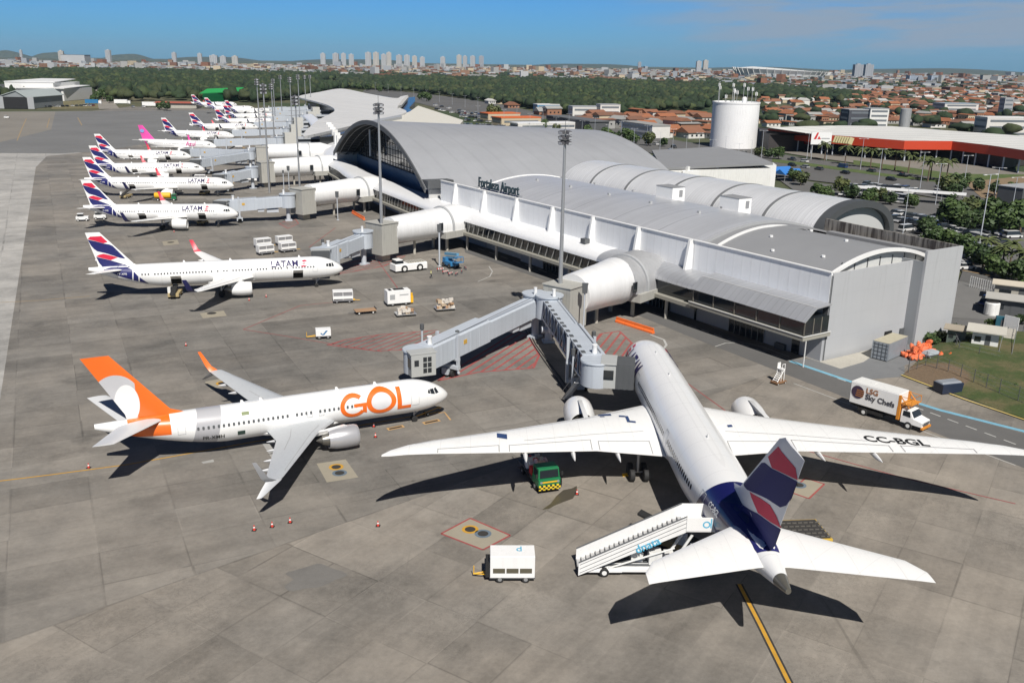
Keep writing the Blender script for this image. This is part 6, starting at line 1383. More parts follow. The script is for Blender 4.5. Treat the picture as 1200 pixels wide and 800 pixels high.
# floodlight and camera posts beside the bridges
def post(u, v, top, label, head='box', r=.13):
    p = at(u, v); o = thing('camera_post', p, 0, label, 'post', 'slim grey posts with dark heads by the bridges'); MB().cyl((0, 0, 0), (0, 0, top-.9), r, n=10).cyl((0, 0, 0), (0, 0, .12), .4, n=10).build('pole', LGREY, o, 40)
    m = MB(); m.box((0, 0, top-.1), (.75, .6, 1.5), top=(1.15, 1.1)) if head == 'box' else m.lathe([(0, .1), (.05, .3), (.8, .3), (.9, .1)], (0, 0, top-.9), 'z', 12)
    m.build('head', DGREY, o); return o
post(683, 400, 8.6, 'tall post with a big dark box head between the lattice bridge and the grey walkway'); post(536, 437, 6.2, 'post with a round dark head in front of the closed grey bridge', 'r', .2); post(495, 422, 5.5, 'short post behind the closed grey bridge', 'r', .16)
post(670, 468, 6.9, 'post with a round head at the wheels of the lattice bridge', 'r', .16); post(694, 434, 5.8, 'post behind the roof of the lattice bridge', 'r', .16); post(396, 258, 7, 'post in front of the second walkway'); post(515, 312, 8.2, 'post in front of the walkway with the big grey slab', 'box', .18); post(339, 222, 7, 'post at the third walkway'); post(393, 312, 5.2, 'post behind the nose bridge of the first red and navy tailed airliner', 'r'); post(379, 305, 4.6, 'short post behind the same nose bridge, left one', 'r'); post(333, 225, 7., 'post beside the drive of the second straight bridge', 'r')
post(672, 392, 7.2, 'dark louvred post close to the beige lift block', 'box', .2)
# tall light masts
def mast(x, y, z0, top, label, rz=.4):
    o = thing('light_mast', (x, y, z0), rz, label, 'light mast', 'tall floodlight masts along the pier'); h = top-z0
    MB().cyl((0, 0, 0), (0, 0, h), .34, .19, n=12).build('mast_pole', STEEL, o, 40)
    m = MB(); m.lathe([(0, .4), (.1, .9), (.2, .9), (.3, .3)], (0, 0, h-1.6), 'z', 16); m.cyl((0, 0, h), (0, 0, h+1.4), .04, n=5); m.build('head_ring', DGREY, o)
    for k in range(3):
        for j in range(4):
            q = MB(); a = j*PI/2+.4; q.box((.75*math.cos(a), .75*math.sin(a), h-1.9+.75*k), (.62, .75, .42), rz=a, mi=0, ry=.3); q.box((1.07*math.cos(a), 1.07*math.sin(a), h-1.97+.75*k), (.04, .66, .34), rz=a, mi=1, ry=.3); q.build('floodlight', [mat('lamp_housing', (.10, .10, .11), .5), mat('lamp_glass', (.55, .57, .6), .15)], o)
    return o
m0 = mast(7.4, 138.2, 8.4, 31.8, 'light mast rising from the beige block of the nearest walkway'); tl = snap(m0)
def mast_at(u, v, ut, vt, label, z0=0.):
    p = at(u, v, z0); c = dup(m0, (p.x, p.y, z0), random.uniform(0, 1), label, tree=tl)
    best = min(np.arange(15, 45, .2), key=lambda z: abs(400-F*((np.array([p.x, p.y, z-H])@cu)/(np.array([p.x, p.y, z-H])@fw))-vt))
    c.scale = (1, 1, (best-z0)/23.4); return c
mast_at(447, 262, 445, 120, 'light mast rising from the block of the second walkway, in front of the great arch', 8.4)
for u, v, ut, vt, lb in ((352, 232, 348, 112, 'light mast in front of the second white walkway tube'), (316, 226, 311, 98, 'light mast left of the third white walkway, tall'), (306, 176, 303, 92, 'leftmost of the cluster of light masts'), (323, 148, 321, 92, 'slim light mast right of the leftmost one'), (331, 140, 330, 88, 'distant light mast at the green shed side'), (343, 158, 341, 90, 'light mast in the middle of the cluster'), (352, 150, 352, 87, 'light mast at the left tip of the wavy roof'), (359, 135, 358, 88, 'light mast just right of the wavy roof tip'), (365, 132, 364, 88, 'rightmost of the cluster of light masts'), (322, 172, 318, 98, 'light mast between the two leftmost ones')):
    mast_at(u, v, ut, vt, lb)
# ------------------------------------------------------------------ landside: roads, lots, cars, lamps, trees
def poly_at(pts, z=0.): return [at(u, v, z) for u, v in pts]
structure('parking_ground', MB().flat(poly_at([(905, 205), (955, 214), (1060, 228), (1120, 236), (1215, 262), (1215, 420), (1105, 398), (1128, 318), (1040, 275), (940, 230)]), .03), asphalt('parking_asphalt', (.12, .118, .115)))
structure('avenue', MB().flat(poly_at([(430, 103), (505, 111), (575, 120), (645, 135), (725, 151), (800, 166), (880, 175), (955, 187), (1040, 198), (1125, 209), (1215, 226), (1215, 252), (1120, 236), (1040, 222), (955, 212), (880, 201), (800, 187), (700, 167), (640, 153), (560, 139), (490, 121), (425, 108)]), .05), ROADM)
structure('median_strip', MB().flat(poly_at([(905, 186.5), (960, 193), (1040, 204), (1120, 213), (1120, 216), (1040, 207.5), (960, 196.5), (905, 190)]), .10), GRASS)
structure('market_forecourt', MB().flat(poly_at([(890, 168), (960, 170), (1030, 182), (1110, 190), (1215, 204), (1215, 224), (1125, 207), (1040, 196), (955, 185), (880, 173)]), .08), PAVE)
structure('roadside_grass', MB().flat(poly_at([(1000, 188), (1060, 196), (1120, 204), (1215, 205), (1215, 213), (1150, 214), (1110, 211), (1040, 199), (1000, 193)]), .12), GRASS)
structure('bare_lot', MB().flat(poly_at([(1130, 214), (1215, 205), (1215, 240), (1150, 232)]), .13), EARTH)
structure('access_road', MB().flat(poly_at([(1128, 318), (1215, 340), (1215, 352), (1124, 329)]), .10), ROADM)
structure('access_kerb', MB().ribbon(poly_at([(1128, 317.5), (1170, 325.5), (1215, 336)]), .4, .16), mat('ochre_kerb', (.50, .34, .16), .8, var=.15))
structure('side_lot', MB().flat(poly_at([(1124, 328), (1215, 352), (1215, 385), (1180, 376), (1110, 372)]), .06), asphalt('grey_lot', (.15, .148, .143)))
structure('side_pavement', MB().flat(poly_at([(1109, 379), (1160, 391), (1158, 397), (1107, 386)]), .05), CONC)
# grass bank on the right
gb = MB(); gpts = [(1055, 439), (1062, 428), (1092, 421), (1110, 396), (1215, 372), (1215, 500)]
P = poly_at([(1057, 440), (1130, 467.5), (1215, 496)]); Q = poly_at([(1108, 392), (1160, 400), (1215, 402)])
n = 10; vs = []
for i in range(n+1):
    for j in range(n+1):
        a = P[0].lerp(P[2], i/n); b = Q[0].lerp(Q[2], i/n); p = a.lerp(b, j/n); h = 1.6*math.sin(PI*.5*j/n)*min(1, i/3)
        vs.append((p.x, p.y, .03+h+random.uniform(0, .08)))
gb.add(vs, [(i*(n+1)+j, (i+1)*(n+1)+j, (i+1)*(n+1)+j+1, i*(n+1)+j+1) for i in range(n) for j in range(n)])
t = NT('bank_grass', .95); p_ = t.geo(); n1 = t.noise(p_, .22, 5, .65); n2 = t.noise(p_, 2.5, 4, .7); xx, yy, zz = t.xyz(p_); q_ = at(1098, 441); dd_ = ((xx-q_.x)*(xx-q_.x)*.055+(yy-q_.y)*(yy-q_.y)*.035)*(n1*1.6+.25); c = t.mix(n1.smooth(.40, .66), (.048, .072, .018), (.115, .100, .045)); c = t.mix(dd_.smooth(1.25, .75), c, (.15, .105, .065)); n3_ = t.noise(p_, 9., 3, .8); c = t.scale(c, n3_*1.2+.4); t.bump(n2, .9, .15); structure('grass_bank', gb, t.out(t.scale(c, n2*.8+.6)), smooth=True)
structure('kerb', MB().ribbon(poly_at([(1056, 440), (1130, 468.5), (1215, 497.5)]), .3, .14), mat('worn_yellow_kerb', (.52, .40, .12), .8, var=.3, scale=1.2))
# cars: one shape, several paints
def car_mesh(kind):
    m = MB(); L_ = {'car': 4.3, 'van': 4.9, 'pickup': 4.9}[kind]; W_ = 1.76; hb = .82
    if kind == 'car': roof = [(-.32, 1.45), (.16, 1.45)]; sill = (-.47, .30)
    elif kind == 'van': roof = [(-.47, 1.9), (.25, 1.85)]; sill = (-.49, .40)
    else: roof = [(-.05, 1.6), (.2, 1.6)]; sill = (-.10, .32)
    sec = lambda x, z0, z1, w: [(x, -w/2, z0), (x, w/2, z0), (x, w/2, z1), (x, -w/2, z1)]
    m.loft([sec(-L_/2, .35, hb-.05, W_*.9), sec(-L_/2+.15, .25, hb, W_), sec(L_*.2, .22, hb+.04, W_), sec(L_/2-.2, .25, hb-.12, W_*.97), sec(L_/2, .35, hb-.28, W_*.85)])
    a, b = sill[0]*L_, sill[1]*L_; c, d = roof[0][0]*L_, roof[1][0]*L_; z = roof[0][1]; w0, w1 = W_*.94, W_*.78
    m.add([(a, -w0/2, hb-.02), (b, -w0/2, hb-.02), (b, w0/2, hb-.02), (a, w0/2, hb-.02), (c, -w1/2, z-.06), (d, -w1/2, z-.06), (d, w1/2, z-.06), (c, w1/2, z-.06)], [(0, 1, 5, 4), (1, 2, 6, 5), (2, 3, 7, 6), (3, 0, 4, 7)], 1)
    m.add([(c, -w1/2, z-.06), (d, -w1/2, z-.06), (d, w1/2, z-.06), (c, w1/2, z-.06), (c+.1, -w1/2+.1, z), (d-.1, -w1/2+.1, z), (d-.1, w1/2-.1, z), (c+.1, w1/2-.1, z)], [(4, 5, 6, 7), (0, 1, 5, 4), (1, 2, 6, 5), (2, 3, 7, 6), (3, 0, 4, 7)], 0)
    for x in (-L_*.31, L_*.31):
        for y in (-W_*.46, W_*.46): m.wheel((x, y, .31), .31, .2, 'y', 10, 2)
    return m.mesh('parked_'+kind, [WHITE, GLASS, BLACK], 30)
CARM = {k: car_mesh(k) for k in ('car', 'van', 'pickup')}
def carpaint(n, c): return mat(n+'_car_paint', c, .25, .15, var=.03, coat=.6)
PAINTS = [('white', carpaint('white', (.78, .78, .77)), 9), ('silver', carpaint('silver', (.45, .46, .47)), 5), ('black', carpaint('black', (.015, .015, .017)), 5), ('dark grey', carpaint('dark_grey', (.08, .085, .09)), 4), ('red', carpaint('red', (.22, .015, .015)), 1), ('blue', carpaint('blue', (.02, .05, .20)), 1)]
PW_ = sum(([p[:2]]*p[2] for p in PAINTS), [])
crng = random.Random(21); NCAR = [0]
def car(p, rz, where, kind=None, paint=None):
    kind = kind or crng.choice(('car',)*7+('van', 'pickup')); pn, pm = paint or crng.choice(PW_)
    o = bpy.data.objects.new('parked_'+kind, CARM[kind]); COL.objects.link(o); o.location = (p.x, p.y, p.z+.04); o.rotation_euler = (0, 0, rz)
    o.material_slots[0].link = 'OBJECT'; o.material_slots[0].material = pm
    tag(o, '%s %s %s' % (pn, kind, where), kind, '%s %ss %s' % (pn, kind, where)); NCAR[0] += 1; return o
def car_rows(corners, nrow, ncol, where, fill=.8, rz=None, jit=.5):
    A, B, C_, D = poly_at(corners)
    r0 = math.atan2(B.y-A.y, B.x-A.x)+PI/2 if rz is None else rz
    for i in range(nrow):
        s = (i+.5)/nrow
        for j in range(ncol):
            if crng.random() > fill: continue
            t_ = (j+crng.uniform(.35, .65))/ncol; p = A.lerp(D, s).lerp(B.lerp(C_, s), t_); p.z = .05
            car(p, r0+(PI if crng.random() < .5 else 0)+crng.uniform(-.05, .05), where)
car_rows([(1060, 300), (1125, 322), (1215, 262), (1120, 240)], 7, 19, 'parked among the trees behind the blank grey end wall', .95)
car_rows([(1048, 273), (1100, 283), (1100, 258), (1045, 247)], 3, 9, 'parked beside the dark-rimmed gable', .8)
car_rows([(985, 232), (1070, 243), (1068, 226), (990, 217)], 3, 15, 'in the kerbside car park by the avenue', .9)
car_rows([(1010, 222), (1075, 229), (1075, 223), (1015, 215)], 1, 11, 'in a row along the avenue', .9)
car_rows([(545, 150), (600, 152), (600, 136), (535, 131)], 4, 16, 'in the crowded lot beyond the arched hall', .85)
car_rows([(600, 156), (700, 166), (700, 158), (600, 143)], 2, 12, 'on the avenue beyond the arched hall', .35)
car_rows([(700, 167), (880, 196), (880, 180), (720, 156)], 3, 14, 'driving on the avenue beside the white tower', .28, rz=heading(720, 160, 880, 188))
car_rows([(880, 200), (1110, 232), (1110, 212), (880, 178)], 3, 14, 'driving on the avenue below the orange-edged market', .3, rz=heading(900, 186, 1100, 215))
car_rows([(900, 172), (1100, 197), (1100, 190), (900, 166)], 1, 12, 'on the forecourt of the orange-edged market', .5)
car_rows([(40, 128), (112, 126), (112, 123), (40, 124.5)], 1, 14, 'behind the far taxiway by the hangars', .8)
car_rows([(150, 128), (250, 126), (250, 121), (150, 121)], 2, 9, 'in the yard by the red-roofed shed', .6)
car_rows([(505, 130), (545, 138), (545, 130), (510, 122)], 2, 9, 'beside the cream annexe', .5)
car_rows([(1132, 358), (1165, 366), (1165, 352), (1132, 346)], 1, 3, 'in the side lot by the grass bank', .2)
# foliage
def leaf_crown(seed, r, h, n, lobes=7, leaf=.55):
    """leaf faces spread through several lobes of an uneven crown; unit-like sizes in metres, base at z=0"""
    g_ = np.random.default_rng(seed); L = []
    for i in range(lobes): a = g_.uniform(0, 2*PI); q = r*.55*math.sqrt(g_.uniform(.05, 1)); L.append((q*math.cos(a), q*math.sin(a), h*g_.uniform(.38, .72), r*g_.uniform(.38, .58), h*g_.uniform(.22, .36)))
    vs, fs = [], []
    for i in range(n):
        x0, y0, z0, rr_, rh = L[g_.integers(len(L))]; d = g_.normal(size=3); d /= np.linalg.norm(d); q = g_.uniform(.55, 1.05)**.7
        c = np.array([x0+d[0]*rr_*q, y0+d[1]*rr_*q, max(z0+d[2]*rh*q, .12*h)]); nn = d+g_.normal(size=3)*.55; nn /= np.linalg.norm(nn)
        u = np.cross(nn, [0, 0, 1.]); u /= np.linalg.norm(u)+1e-6; w_ = np.cross(nn, u); s = leaf*g_.uniform(.6, 1.4); k = len(vs)
        vs += [tuple(c+u*s), tuple(c+w_*s*.7), tuple(c-u*s), tuple(c-w_*s*.7)]; fs.append((k, k+1, k+2, k+3))
    return vs, fs
def leafmat(name, c, tr=.15):
    t = NT(name, .65); k = t.geo(); n1 = t.noise(k, .35, 3); n2 = t.noise(k, 2.2, 2); t.b.inputs['Subsurface Weight'].default_value = 0
    return t.out(t.scale(t.mix(n1.smooth(.35, .7), c, (c[0]*1.7, c[1]*1.45, c[2]*1.3)), n2*.7+.62))
LEAF = [leafmat('dark_green_leaves', (.026, .052, .015)), leafmat('mid_green_leaves', (.040, .075, .020)), leafmat('olive_leaves', (.062, .084, .027))]
BARK = mat('bark', (.14, .10, .07), .9, var=.25)
CROWN = []
for i in range(5): v_, f_ = leaf_crown(40+i, 4.2, 7.5, 620, 8, .62); m = MB(); m.add(v_, f_); CROWN.append(m.mesh('crown', LEAF[i % 3], fixn=False))
m = MB(); m.tube([(0, 0, 0), (.1, .05, 1.6), (.05, .1, 3.2), (.2, .1, 5)], [.28, .2, .17, .08], 8)
for a in (0.3, 2.2, 4.1): m.tube([(.05, .1, 2.4), (1.1*math.cos(a), 1.1*math.sin(a), 3.7), (2.2*math.cos(a), 2.2*math.sin(a), 4.9)], [.13, .09, .04], 6)
TRUNK = m.mesh('trunk', BARK, 40); NT_ = [0]
TK = ('rounded green tree %s', 'dense dark tree %s', 'loose olive-green tree %s')
def tree(p, s, where, k=None, name='leafy_tree'):
    k = crng.randrange(5) if k is None else k; o = thing(name, (p.x, p.y, p.z), crng.uniform(0, 6), TK[(1, 0, 2)[k % 3]] % where, 'tree', ('rounded', 'dense', 'loose')[(1, 0, 2)[k % 3]]+' trees '+where); o.scale = (s, s, s*crng.uniform(.85, 1.1))
    for nm, me in (('trunk', TRUNK), ('crown', CROWN[k])): c = bpy.data.objects.new(nm, me); COL.objects.link(c); c.parent = o
    NT_[0] += 1; return o
def trees(pts, where, s0=.8, s1=1.2):
    for u, v in pts: tree(at(u, v), crng.uniform(s0, s1), where)
trees([(1115, 293), (1128, 300), (1140, 310), (1100, 285), (1085, 275), (1150, 318), (1165, 322), (1185, 330), (1200, 334), (1092, 290), (1170, 305)], 'in front of the parked cars behind the end wall', .5, .8)
trees([(1120, 262), (1135, 258), (1150, 256), (1160, 264), (1130, 270), (1145, 268), (1108, 268), (1180, 268), (1195, 274), (1112, 255), (1170, 275), (1200, 262)], 'in the big clump beyond the parked cars', .8, 1.15)
trees([(1117, 232), (1108, 230), (1122, 228), (1112, 226)], 'in the lone group where the avenue turns', .75, 1.0)
trees([(985, 229), (997, 233), (1030, 236), (1042, 240), (938, 217), (930, 213), (1020, 243), (1065, 244), (970, 236), (955, 230)], 'between the avenue and the vaulted roof', .55, .85)
trees([(712, 165), (722, 166), (735, 167), (745, 168), (760, 171), (700, 163), (776, 172), (640, 152), (652, 154), (690, 160)], 'along the far side of the avenue left of the white tower', .7, 1.0)
trees([(578, 140), (582, 136), (494, 117), (500, 119), (430, 107), (420, 105.5), (410, 104), (445, 108)], 'beyond the wavy roof', 1.0, 1.5)
trees([(1000, 181), (1010, 183), (900, 186), (912, 187), (890, 184), (1145, 224), (1165, 229), (1185, 232), (1130, 218)], 'on the market side of the avenue', .6, .9)
trees([(120, 119), (128, 121), (112, 120), (190, 129), (196, 130), (240, 120), (140, 117)], 'by the yard beyond the far taxiway', 1., 1.5)
# palms
def palm_crown(seed, n=17, L_=2.9):
    g_ = random.Random(seed); m = MB()
    for i in range(n):
        a = 2*PI*i/n+g_.uniform(-.2, .2); up = g_.uniform(-.1, 1.0); k = 6; pts = []
        for j in range(k+1): s = j/k; pts.append(Vector((math.cos(a)*L_*s*math.cos(up*.5), math.sin(a)*L_*s*math.cos(up*.5), L_*(math.sin(up)*s-.62*s*s))))
        side = Vector((-math.sin(a), math.cos(a), 0))
        for j in range(k):
            w0 = .42*math.sin(PI*min(.95, (j+.4)/k)); w1 = .42*math.sin(PI*min(.97, (j+1.2)/k)); dz = Vector((0, 0, -.18))
            for q in (-1, 1): m.add([pts[j], pts[j+1], pts[j+1]+side*q*w1+dz, pts[j]+side*q*w0+dz], [(0, 1, 2, 3)])
    return m.mesh('crown', LEAF[2], fixn=False)
PALMC = [palm_crown(i) for i in range(3)]; m = MB(); m.tube([(0, 0, 0), (.1, 0, 3), (.0, .1, 6.2)], [.26, .19, .16], 8); PALMT = m.mesh('trunk', BARK, 40)
def palm(u, v, s, lb, grp):
    o = thing('palm_tree', at(u, v), crng.uniform(0, 6), lb, 'palm tree', grp); o.scale = (s,)*3
    for nm, me, z in (('trunk', PALMT, 0), ('crown', crng.choice(PALMC), 6.2)): c = bpy.data.objects.new(nm, me); COL.objects.link(c); c.parent = o; c.location = (0, 0, z)
ORD = ('first', 'second', 'third', 'fourth', 'fifth', 'sixth', 'seventh', 'eighth', 'ninth', 'tenth', 'eleventh', 'twelfth')
for i, (u, v) in enumerate(((966, 188), (990, 193), (1008, 196), (1020, 197), (1033, 198), (1048, 201), (1064, 203), (1080, 208), (1090, 211), (1101, 213), (1109, 212), (1087, 213))): palm(u, v, 1.25, 'tall palm tree, %s from the left of the line below the orange market edge' % ORD[i], 'palms below the orange market edge')
for i, (u, v) in enumerate(((1172, 322), (1190, 326), (1152, 312), (1200, 330), (1182, 316))): palm(u, v, .95, 'bushy palm near the ochre kerb, %s from the left' % ORD[(1, 3, 0, 4, 2)[i]], 'palms near the ochre kerb')
# street lamps
lampm = MB(); lampm.cyl((0, 0, 0), (0, 0, 11), .10, .06, n=8); lampm.cyl((-1.2, 0, 11.2), (1.2, 0, 11.2), .04, n=6); lampm.cyl((0, 0, 11), (0, 0, 11.25), .08, n=6); LP = lampm.mesh('pole', LGREY, 40)
lh = MB(); lh.box((0, 0, 0), (.7, .26, .12)); LH = lh.mesh('lamp_head', WHITE2)
def lamp(u, v, s, lb, grp):
    o = thing('street_lamp', at(u, v), crng.uniform(-.5, .5), lb, 'street lamp', grp); o.scale = (s,)*3; c = bpy.data.objects.new('pole', LP); COL.objects.link(c); c.parent = o
    for q in (-1.4, 1.4): c = bpy.data.objects.new('lamp_head', LH); COL.objects.link(c); c.parent = o; c.location = (q, 0, 11.2)
for u, v, lb in ((1148, 284, 'tall leaning-looking lamp post among the parked cars, right of the grey building'), (1057, 280, 'lamp post beside the dark-rimmed gable'), (1163, 246, 'lamp post right of the big tree clump'), (1128, 226, 'lamp post at the lone tree group'), (1078, 221, 'lamp post left of the palms at the avenue'), (1008, 199, 'lamp post in front of the dark market interior'), (945, 190, 'lamp post below the market sign'), (892, 186, 'lamp post just right of the white tower'), (1183, 262, 'lamp post at the right edge by the dark block'), (1096, 240, 'lamp post behind the white awning'), (1029, 216, 'lamp post by the row of cars along the avenue')): lamp(u, v, 1.5 if u == 1148 else 1.15, lb, 'lamp posts of the car parks')
for i in range(22): u = 560+i*15.2; lamp(u, 137+(u-560)*.187+(-3 if i % 2 else 5), .95, 'twin-headed street lamp on the avenue between arched hall and white tower', 'street lamps along the avenue')
for i in range(9): u = 440+i*15; lamp(u, 106+(u-440)*.19, .95, 'twin-headed street lamp on the avenue beyond the wavy roof', 'street lamps beyond the wavy roof')
# low white awning, blue tents, bus shelter
p = at(1040, 234); o = thing('white_awning', p, heading(1000, 234, 1080, 240), 'long thin white awning roof in the car park right of the vaulted hall', 'awning'); m = MB(); m.box((6, 0, 3.5), (34, 5.5, .3)); m.build('awning_roof', WHITE, o); m = MB()
for x in (-8, 0, 8, 16, 22): m.cyl((x, -2, 0), (x, -2, 3.4), .12, n=6); m.cyl((x, 2, 0), (x, 2, 3.4), .12, n=6)
m.build('awning_posts', GREY, o)
for i, (u, v) in enumerate(((913, 208), (924, 211))):
    o = thing('blue_tent', at(u, v), .5, 'bright blue pitched tent beside the white wall, %s one' % ('left', 'right')[i], 'tent', 'blue tents beside the white wall'); m = MB(); m.prism([(-5, -3), (5, -3), (5, 3), (-5, 3)], 2.4, 2.6); m.loft([[(-5, -3, 2.6), (-5, 3, 2.6), (-5, 0, 4.2)], [(5, -3, 2.6), (5, 3, 2.6), (5, 0, 4.2)]]); m.build('tent_canopy', mat('bright_blue_fabric', (.03, .17, .5), .7), o)
    m = MB()
    for x in (-4.8, 4.8):
        for y in (-2.8, 2.8): m.cyl((x, y, 0), (x, y, 2.5), .08, n=6)
    m.build('tent_poles', GREY, o)
o = thing('bus_shelter', at(925, 173), heading(896, 168, 945, 176), 'long low canopy with a red edge in front of the market', 'shelter'); m = MB(); m.box((0, 0, 4), (46, 5, .5), mi=0); m.box((0, -2.6, 3.9), (46, .2, .8), mi=1); m.build('shelter_roof', [WHITE2, RED], o); m = MB()
for x in range(-20, 21, 8): m.cyl((x, 0, 0), (x, 0, 3.8), .2, n=8)
m.build('shelter_posts', GREY, o)
o = thing('dark_block', at(1195, 252), .5, 'dark grey block at the right edge of the picture beyond the tree clump', 'building'); m = MB(); m.box((4, 3, 4), (12, 8, 8)); m.build('wall', DGREY, o); m = MB(); m.box((4, 3, 8.1), (12.4, 8.4, .2)); m.build('roof', GREY, o)
# market hall with the orange fascia
MK = thing('market_hall', at(1060, 187), 0, 'vast open market hall with a ribbed white roof and an orange-red fascia', 'market hall'); org = at(1060, 187)
zf = 9.
fr = [at(u, v, zf) for u, v in ((900, 152.5), (951, 158.5), (989, 161), (1060, 166.5), (1116, 167), (1160, 172), (1215, 180))]
bk = [at(u, v, zf+3) for u, v in ((1215, 160), (1120, 154.5), (1029, 147), (960, 147.5), (900, 149.5))]
loc_ = lambda p: (p.x-org.x, p.y-org.y)
t = NT('ribbed_white_roof', .6); x, y, z = t.xyz(t.coord()); q = (x*.28+y*.96); rb = ((q/9.).frac()).lt(.10)*(-.35); n = t.noise(t.coord(), .02, 4); RM = t.out(t.scale((.62, .62, .60), rb+n*.3+.85))
m = MB(); fb = [at(u, v, zf+3) for u, v in ((900, 149.5), (945, 148), (985, 147.2), (1045, 148), (1110, 153), (1160, 156.5), (1215, 160.5))]; m.add([(*loc_(p), p.z+.62) for p in fr]+[(*loc_(p), p.z) for p in fb], [(i, i+1, 8+i, 7+i) for i in range(6)]); m.build('roof', RM, MK)
m = MB()
for a, b in zip(fr, fr[1:]):
    A_, B_ = loc_(a), loc_(b); m.add([(*A_, zf-3.4), (*B_, zf-3.4), (*B_, zf+.6), (*A_, zf+.6), (A_[0], A_[1]+.6, zf-3.4), (B_[0], B_[1]+.6, zf-3.4), (B_[0], B_[1]+.6, zf+.6), (A_[0], A_[1]+.6, zf+.6)], [(0, 1, 2, 3), (7, 6, 5, 4), (3, 2, 6, 7), (4, 5, 1, 0), (0, 3, 7, 4), (1, 5, 6, 2)])
m.build('fascia', mat('orange_red_fascia', (.52, .055, .02), .5, var=.08, scale=.05), MK)
m = MB(); inn = [(loc_(p)[0], loc_(p)[1]+26) for p in fr]; m.prism(inn+[(loc_(p)[0], loc_(p)[1]-4) for p in bk], 0, zf-.2); m.build('inner_wall', mat('hall_shade_dark', (.05, .045, .045), .7, var=.3, scale=.1), MK)  # near-black solid stands in for the shaded inside of the open hall
for i, (a, b) in enumerate(zip(fr, fr[1:])):
    for k in range(3): p = a.lerp(b, (k+.3)/3); MB().cyl((*[c+o_ for c, o_ in zip(loc_(p), (0, 3))], 0), (*[c+o_ for c, o_ in zip(loc_(p), (0, 3))], zf-.5), .35, n=8).build('column', LGREY, MK)
p = at(959, 163.5, 9.); o = thing('market_sign', (p.x, p.y-4, 0), 0, 'white signboard with a red mark on two posts before the market fascia', 'sign'); m = MB(); m.box((0, 0, 9.8), (9.4, .5, 5.6)); m.build('board', WHITE, o); m = MB(); m.cyl((-3.6, .5, 0), (-3.6, .5, 8), .22); m.cyl((3.6, .5, 0), (3.6, .5, 8), .22); m.build('post', GREY, o); m = MB(); m.add([(-3.6, -.3, 9.4), (-2.2, -.3, 12.4), (-1.4, -.3, 12.4), (-2.4, -.3, 9.4)], [(0, 1, 2, 3)]); m.add([(-1.9, -.3, 9.4), (-1.2, -.3, 10.9), (-.2, -.3, 9.4)], [(0, 1, 2)]); m.build('emblem', RED, o); m = MB(); m.box((1.9, -.3, 9.8), (3.8, .06, .4)); m.build('lettering_line', GREY, o)
m = MB()
for k in range(7): p = at(979+k*2.9, 160.2+k*.25, zf+.2); m.box((p.x, p.y-1.2, zf-1.1), (2.2, .5, 3.2), ry=.3)
tag(m.build('roof_lettering', mat('pale_yellow_paint', (.5, .45, .25), .6)), 'slanted pale letters standing on the orange fascia beside the signboard', 'lettering')
p = at(1059, 150); o = thing('silver_silo', (p.x, p.y, 0), 0, 'slim silver cylindrical water tank standing behind the market roof', 'water tank'); m = MB(); m.lathe([(0, 3.7), (13.4, 3.7), (13.8, 3.2), (14, .5)], (0, 0, 0), 'z', 32); m.build('tank_shell', mat('silo_silver', (.40, .41, .42), .5, .3, var=.1, scale=.1, streak=.3), o, 40); m = MB(); m.box((3.9, 0, 7), (.3, .7, 14)); m.build('ladder', GREY, o)
# huts, fence, steps on the grass bank
def hut(u, v, d, rz, label, wall, roof, over=.5, z=0):
    p = at(u, v); o = thing('hut', (p.x, p.y, z), rz, label, 'hut'); m = MB(); m.box((0, 0, d[2]/2), d); m.build('wall', wall, o, bevel=.02); m = MB(); m.box((0, 0, d[2]+.1), (d[0]+over*2, d[1]+over*2, .2)); m.build('roof', roof, o, bevel=.02); m = MB(); m.box((d[0]*.1, -d[1]/2-.02, d[2]*.42), (d[0]*.2, .06, d[2]*.8)); m.build('door', DGREY, o); m = MB(); m.box((-d[0]*.28, -d[1]/2-.02, d[2]*.55), (d[0]*.25, .06, d[2]*.3)); m.build('window', GLASS, o); return o
PR = mat('pale_slab_roof', (.50, .48, .42), .85, var=.1, scale=.8); hut(1152, 412, (3.6, 3.2, 2.6), -.5, 'white hut with a flat pale slab roof on the grass bank', WHITE2, PR, .9, .9); hut(1119, 405, (2.6, 2.2, 2.2), -.5, 'small green-grey hut with a flat brown roof left of the white hut', mat('grey_green_wall', (.10, .13, .11), .7), mat('brownish_roof', (.32, .28, .22), .85), .6, .6)
hut(1183, 368, (7, 4, 2.9), -.5, 'open-fronted shelter with a wide flat pale roof in the side lot', DGREY, mat('roof_sheet_grey', (.42, .41, .38), .8, var=.1), .7); hut(1192, 352, (8, 3.5, 3.0), -.5, 'long shed with a cream roof at the right edge behind the shelter', CONC, mat('cream_sheet', (.58, .52, .42), .8, var=.1), .6)
o = thing('plastic_tank', at(1161, 369), 0, 'ribbed white water tank with a dark lid in the side lot', 'water tank'); m = MB(); m.lathe([(0, 1.2)]+[(.2+.1*k, 1.2+.05*(k % 2)) for k in range(20)]+[(2.4, 1.1)], (0, 0, 0), 'z', 20); m.build('tank_shell', WHITE2, o, 40); m = MB(); m.lathe([(2.4, 1.1), (2.6, .9), (2.65, .05)], (0, 0, 0), 'z', 20); m.build('tank_lid', BLACK, o)
o = thing('teal_cabinet', at(1172, 386), -.4, 'teal machine cabinet beside the white panel in the side lot', 'cabinet'); m = MB(); m.box((0, 0, 1.1), (1.8, 1.3, 2.2)); m.build('cabinet_body', mat('teal_paint', (.02, .10, .14), .5), o, bevel=.05); m = MB(); m.box((.2, -.67, 1.2), (.7, .04, 1.2)); m.build('door', DGREY, o)
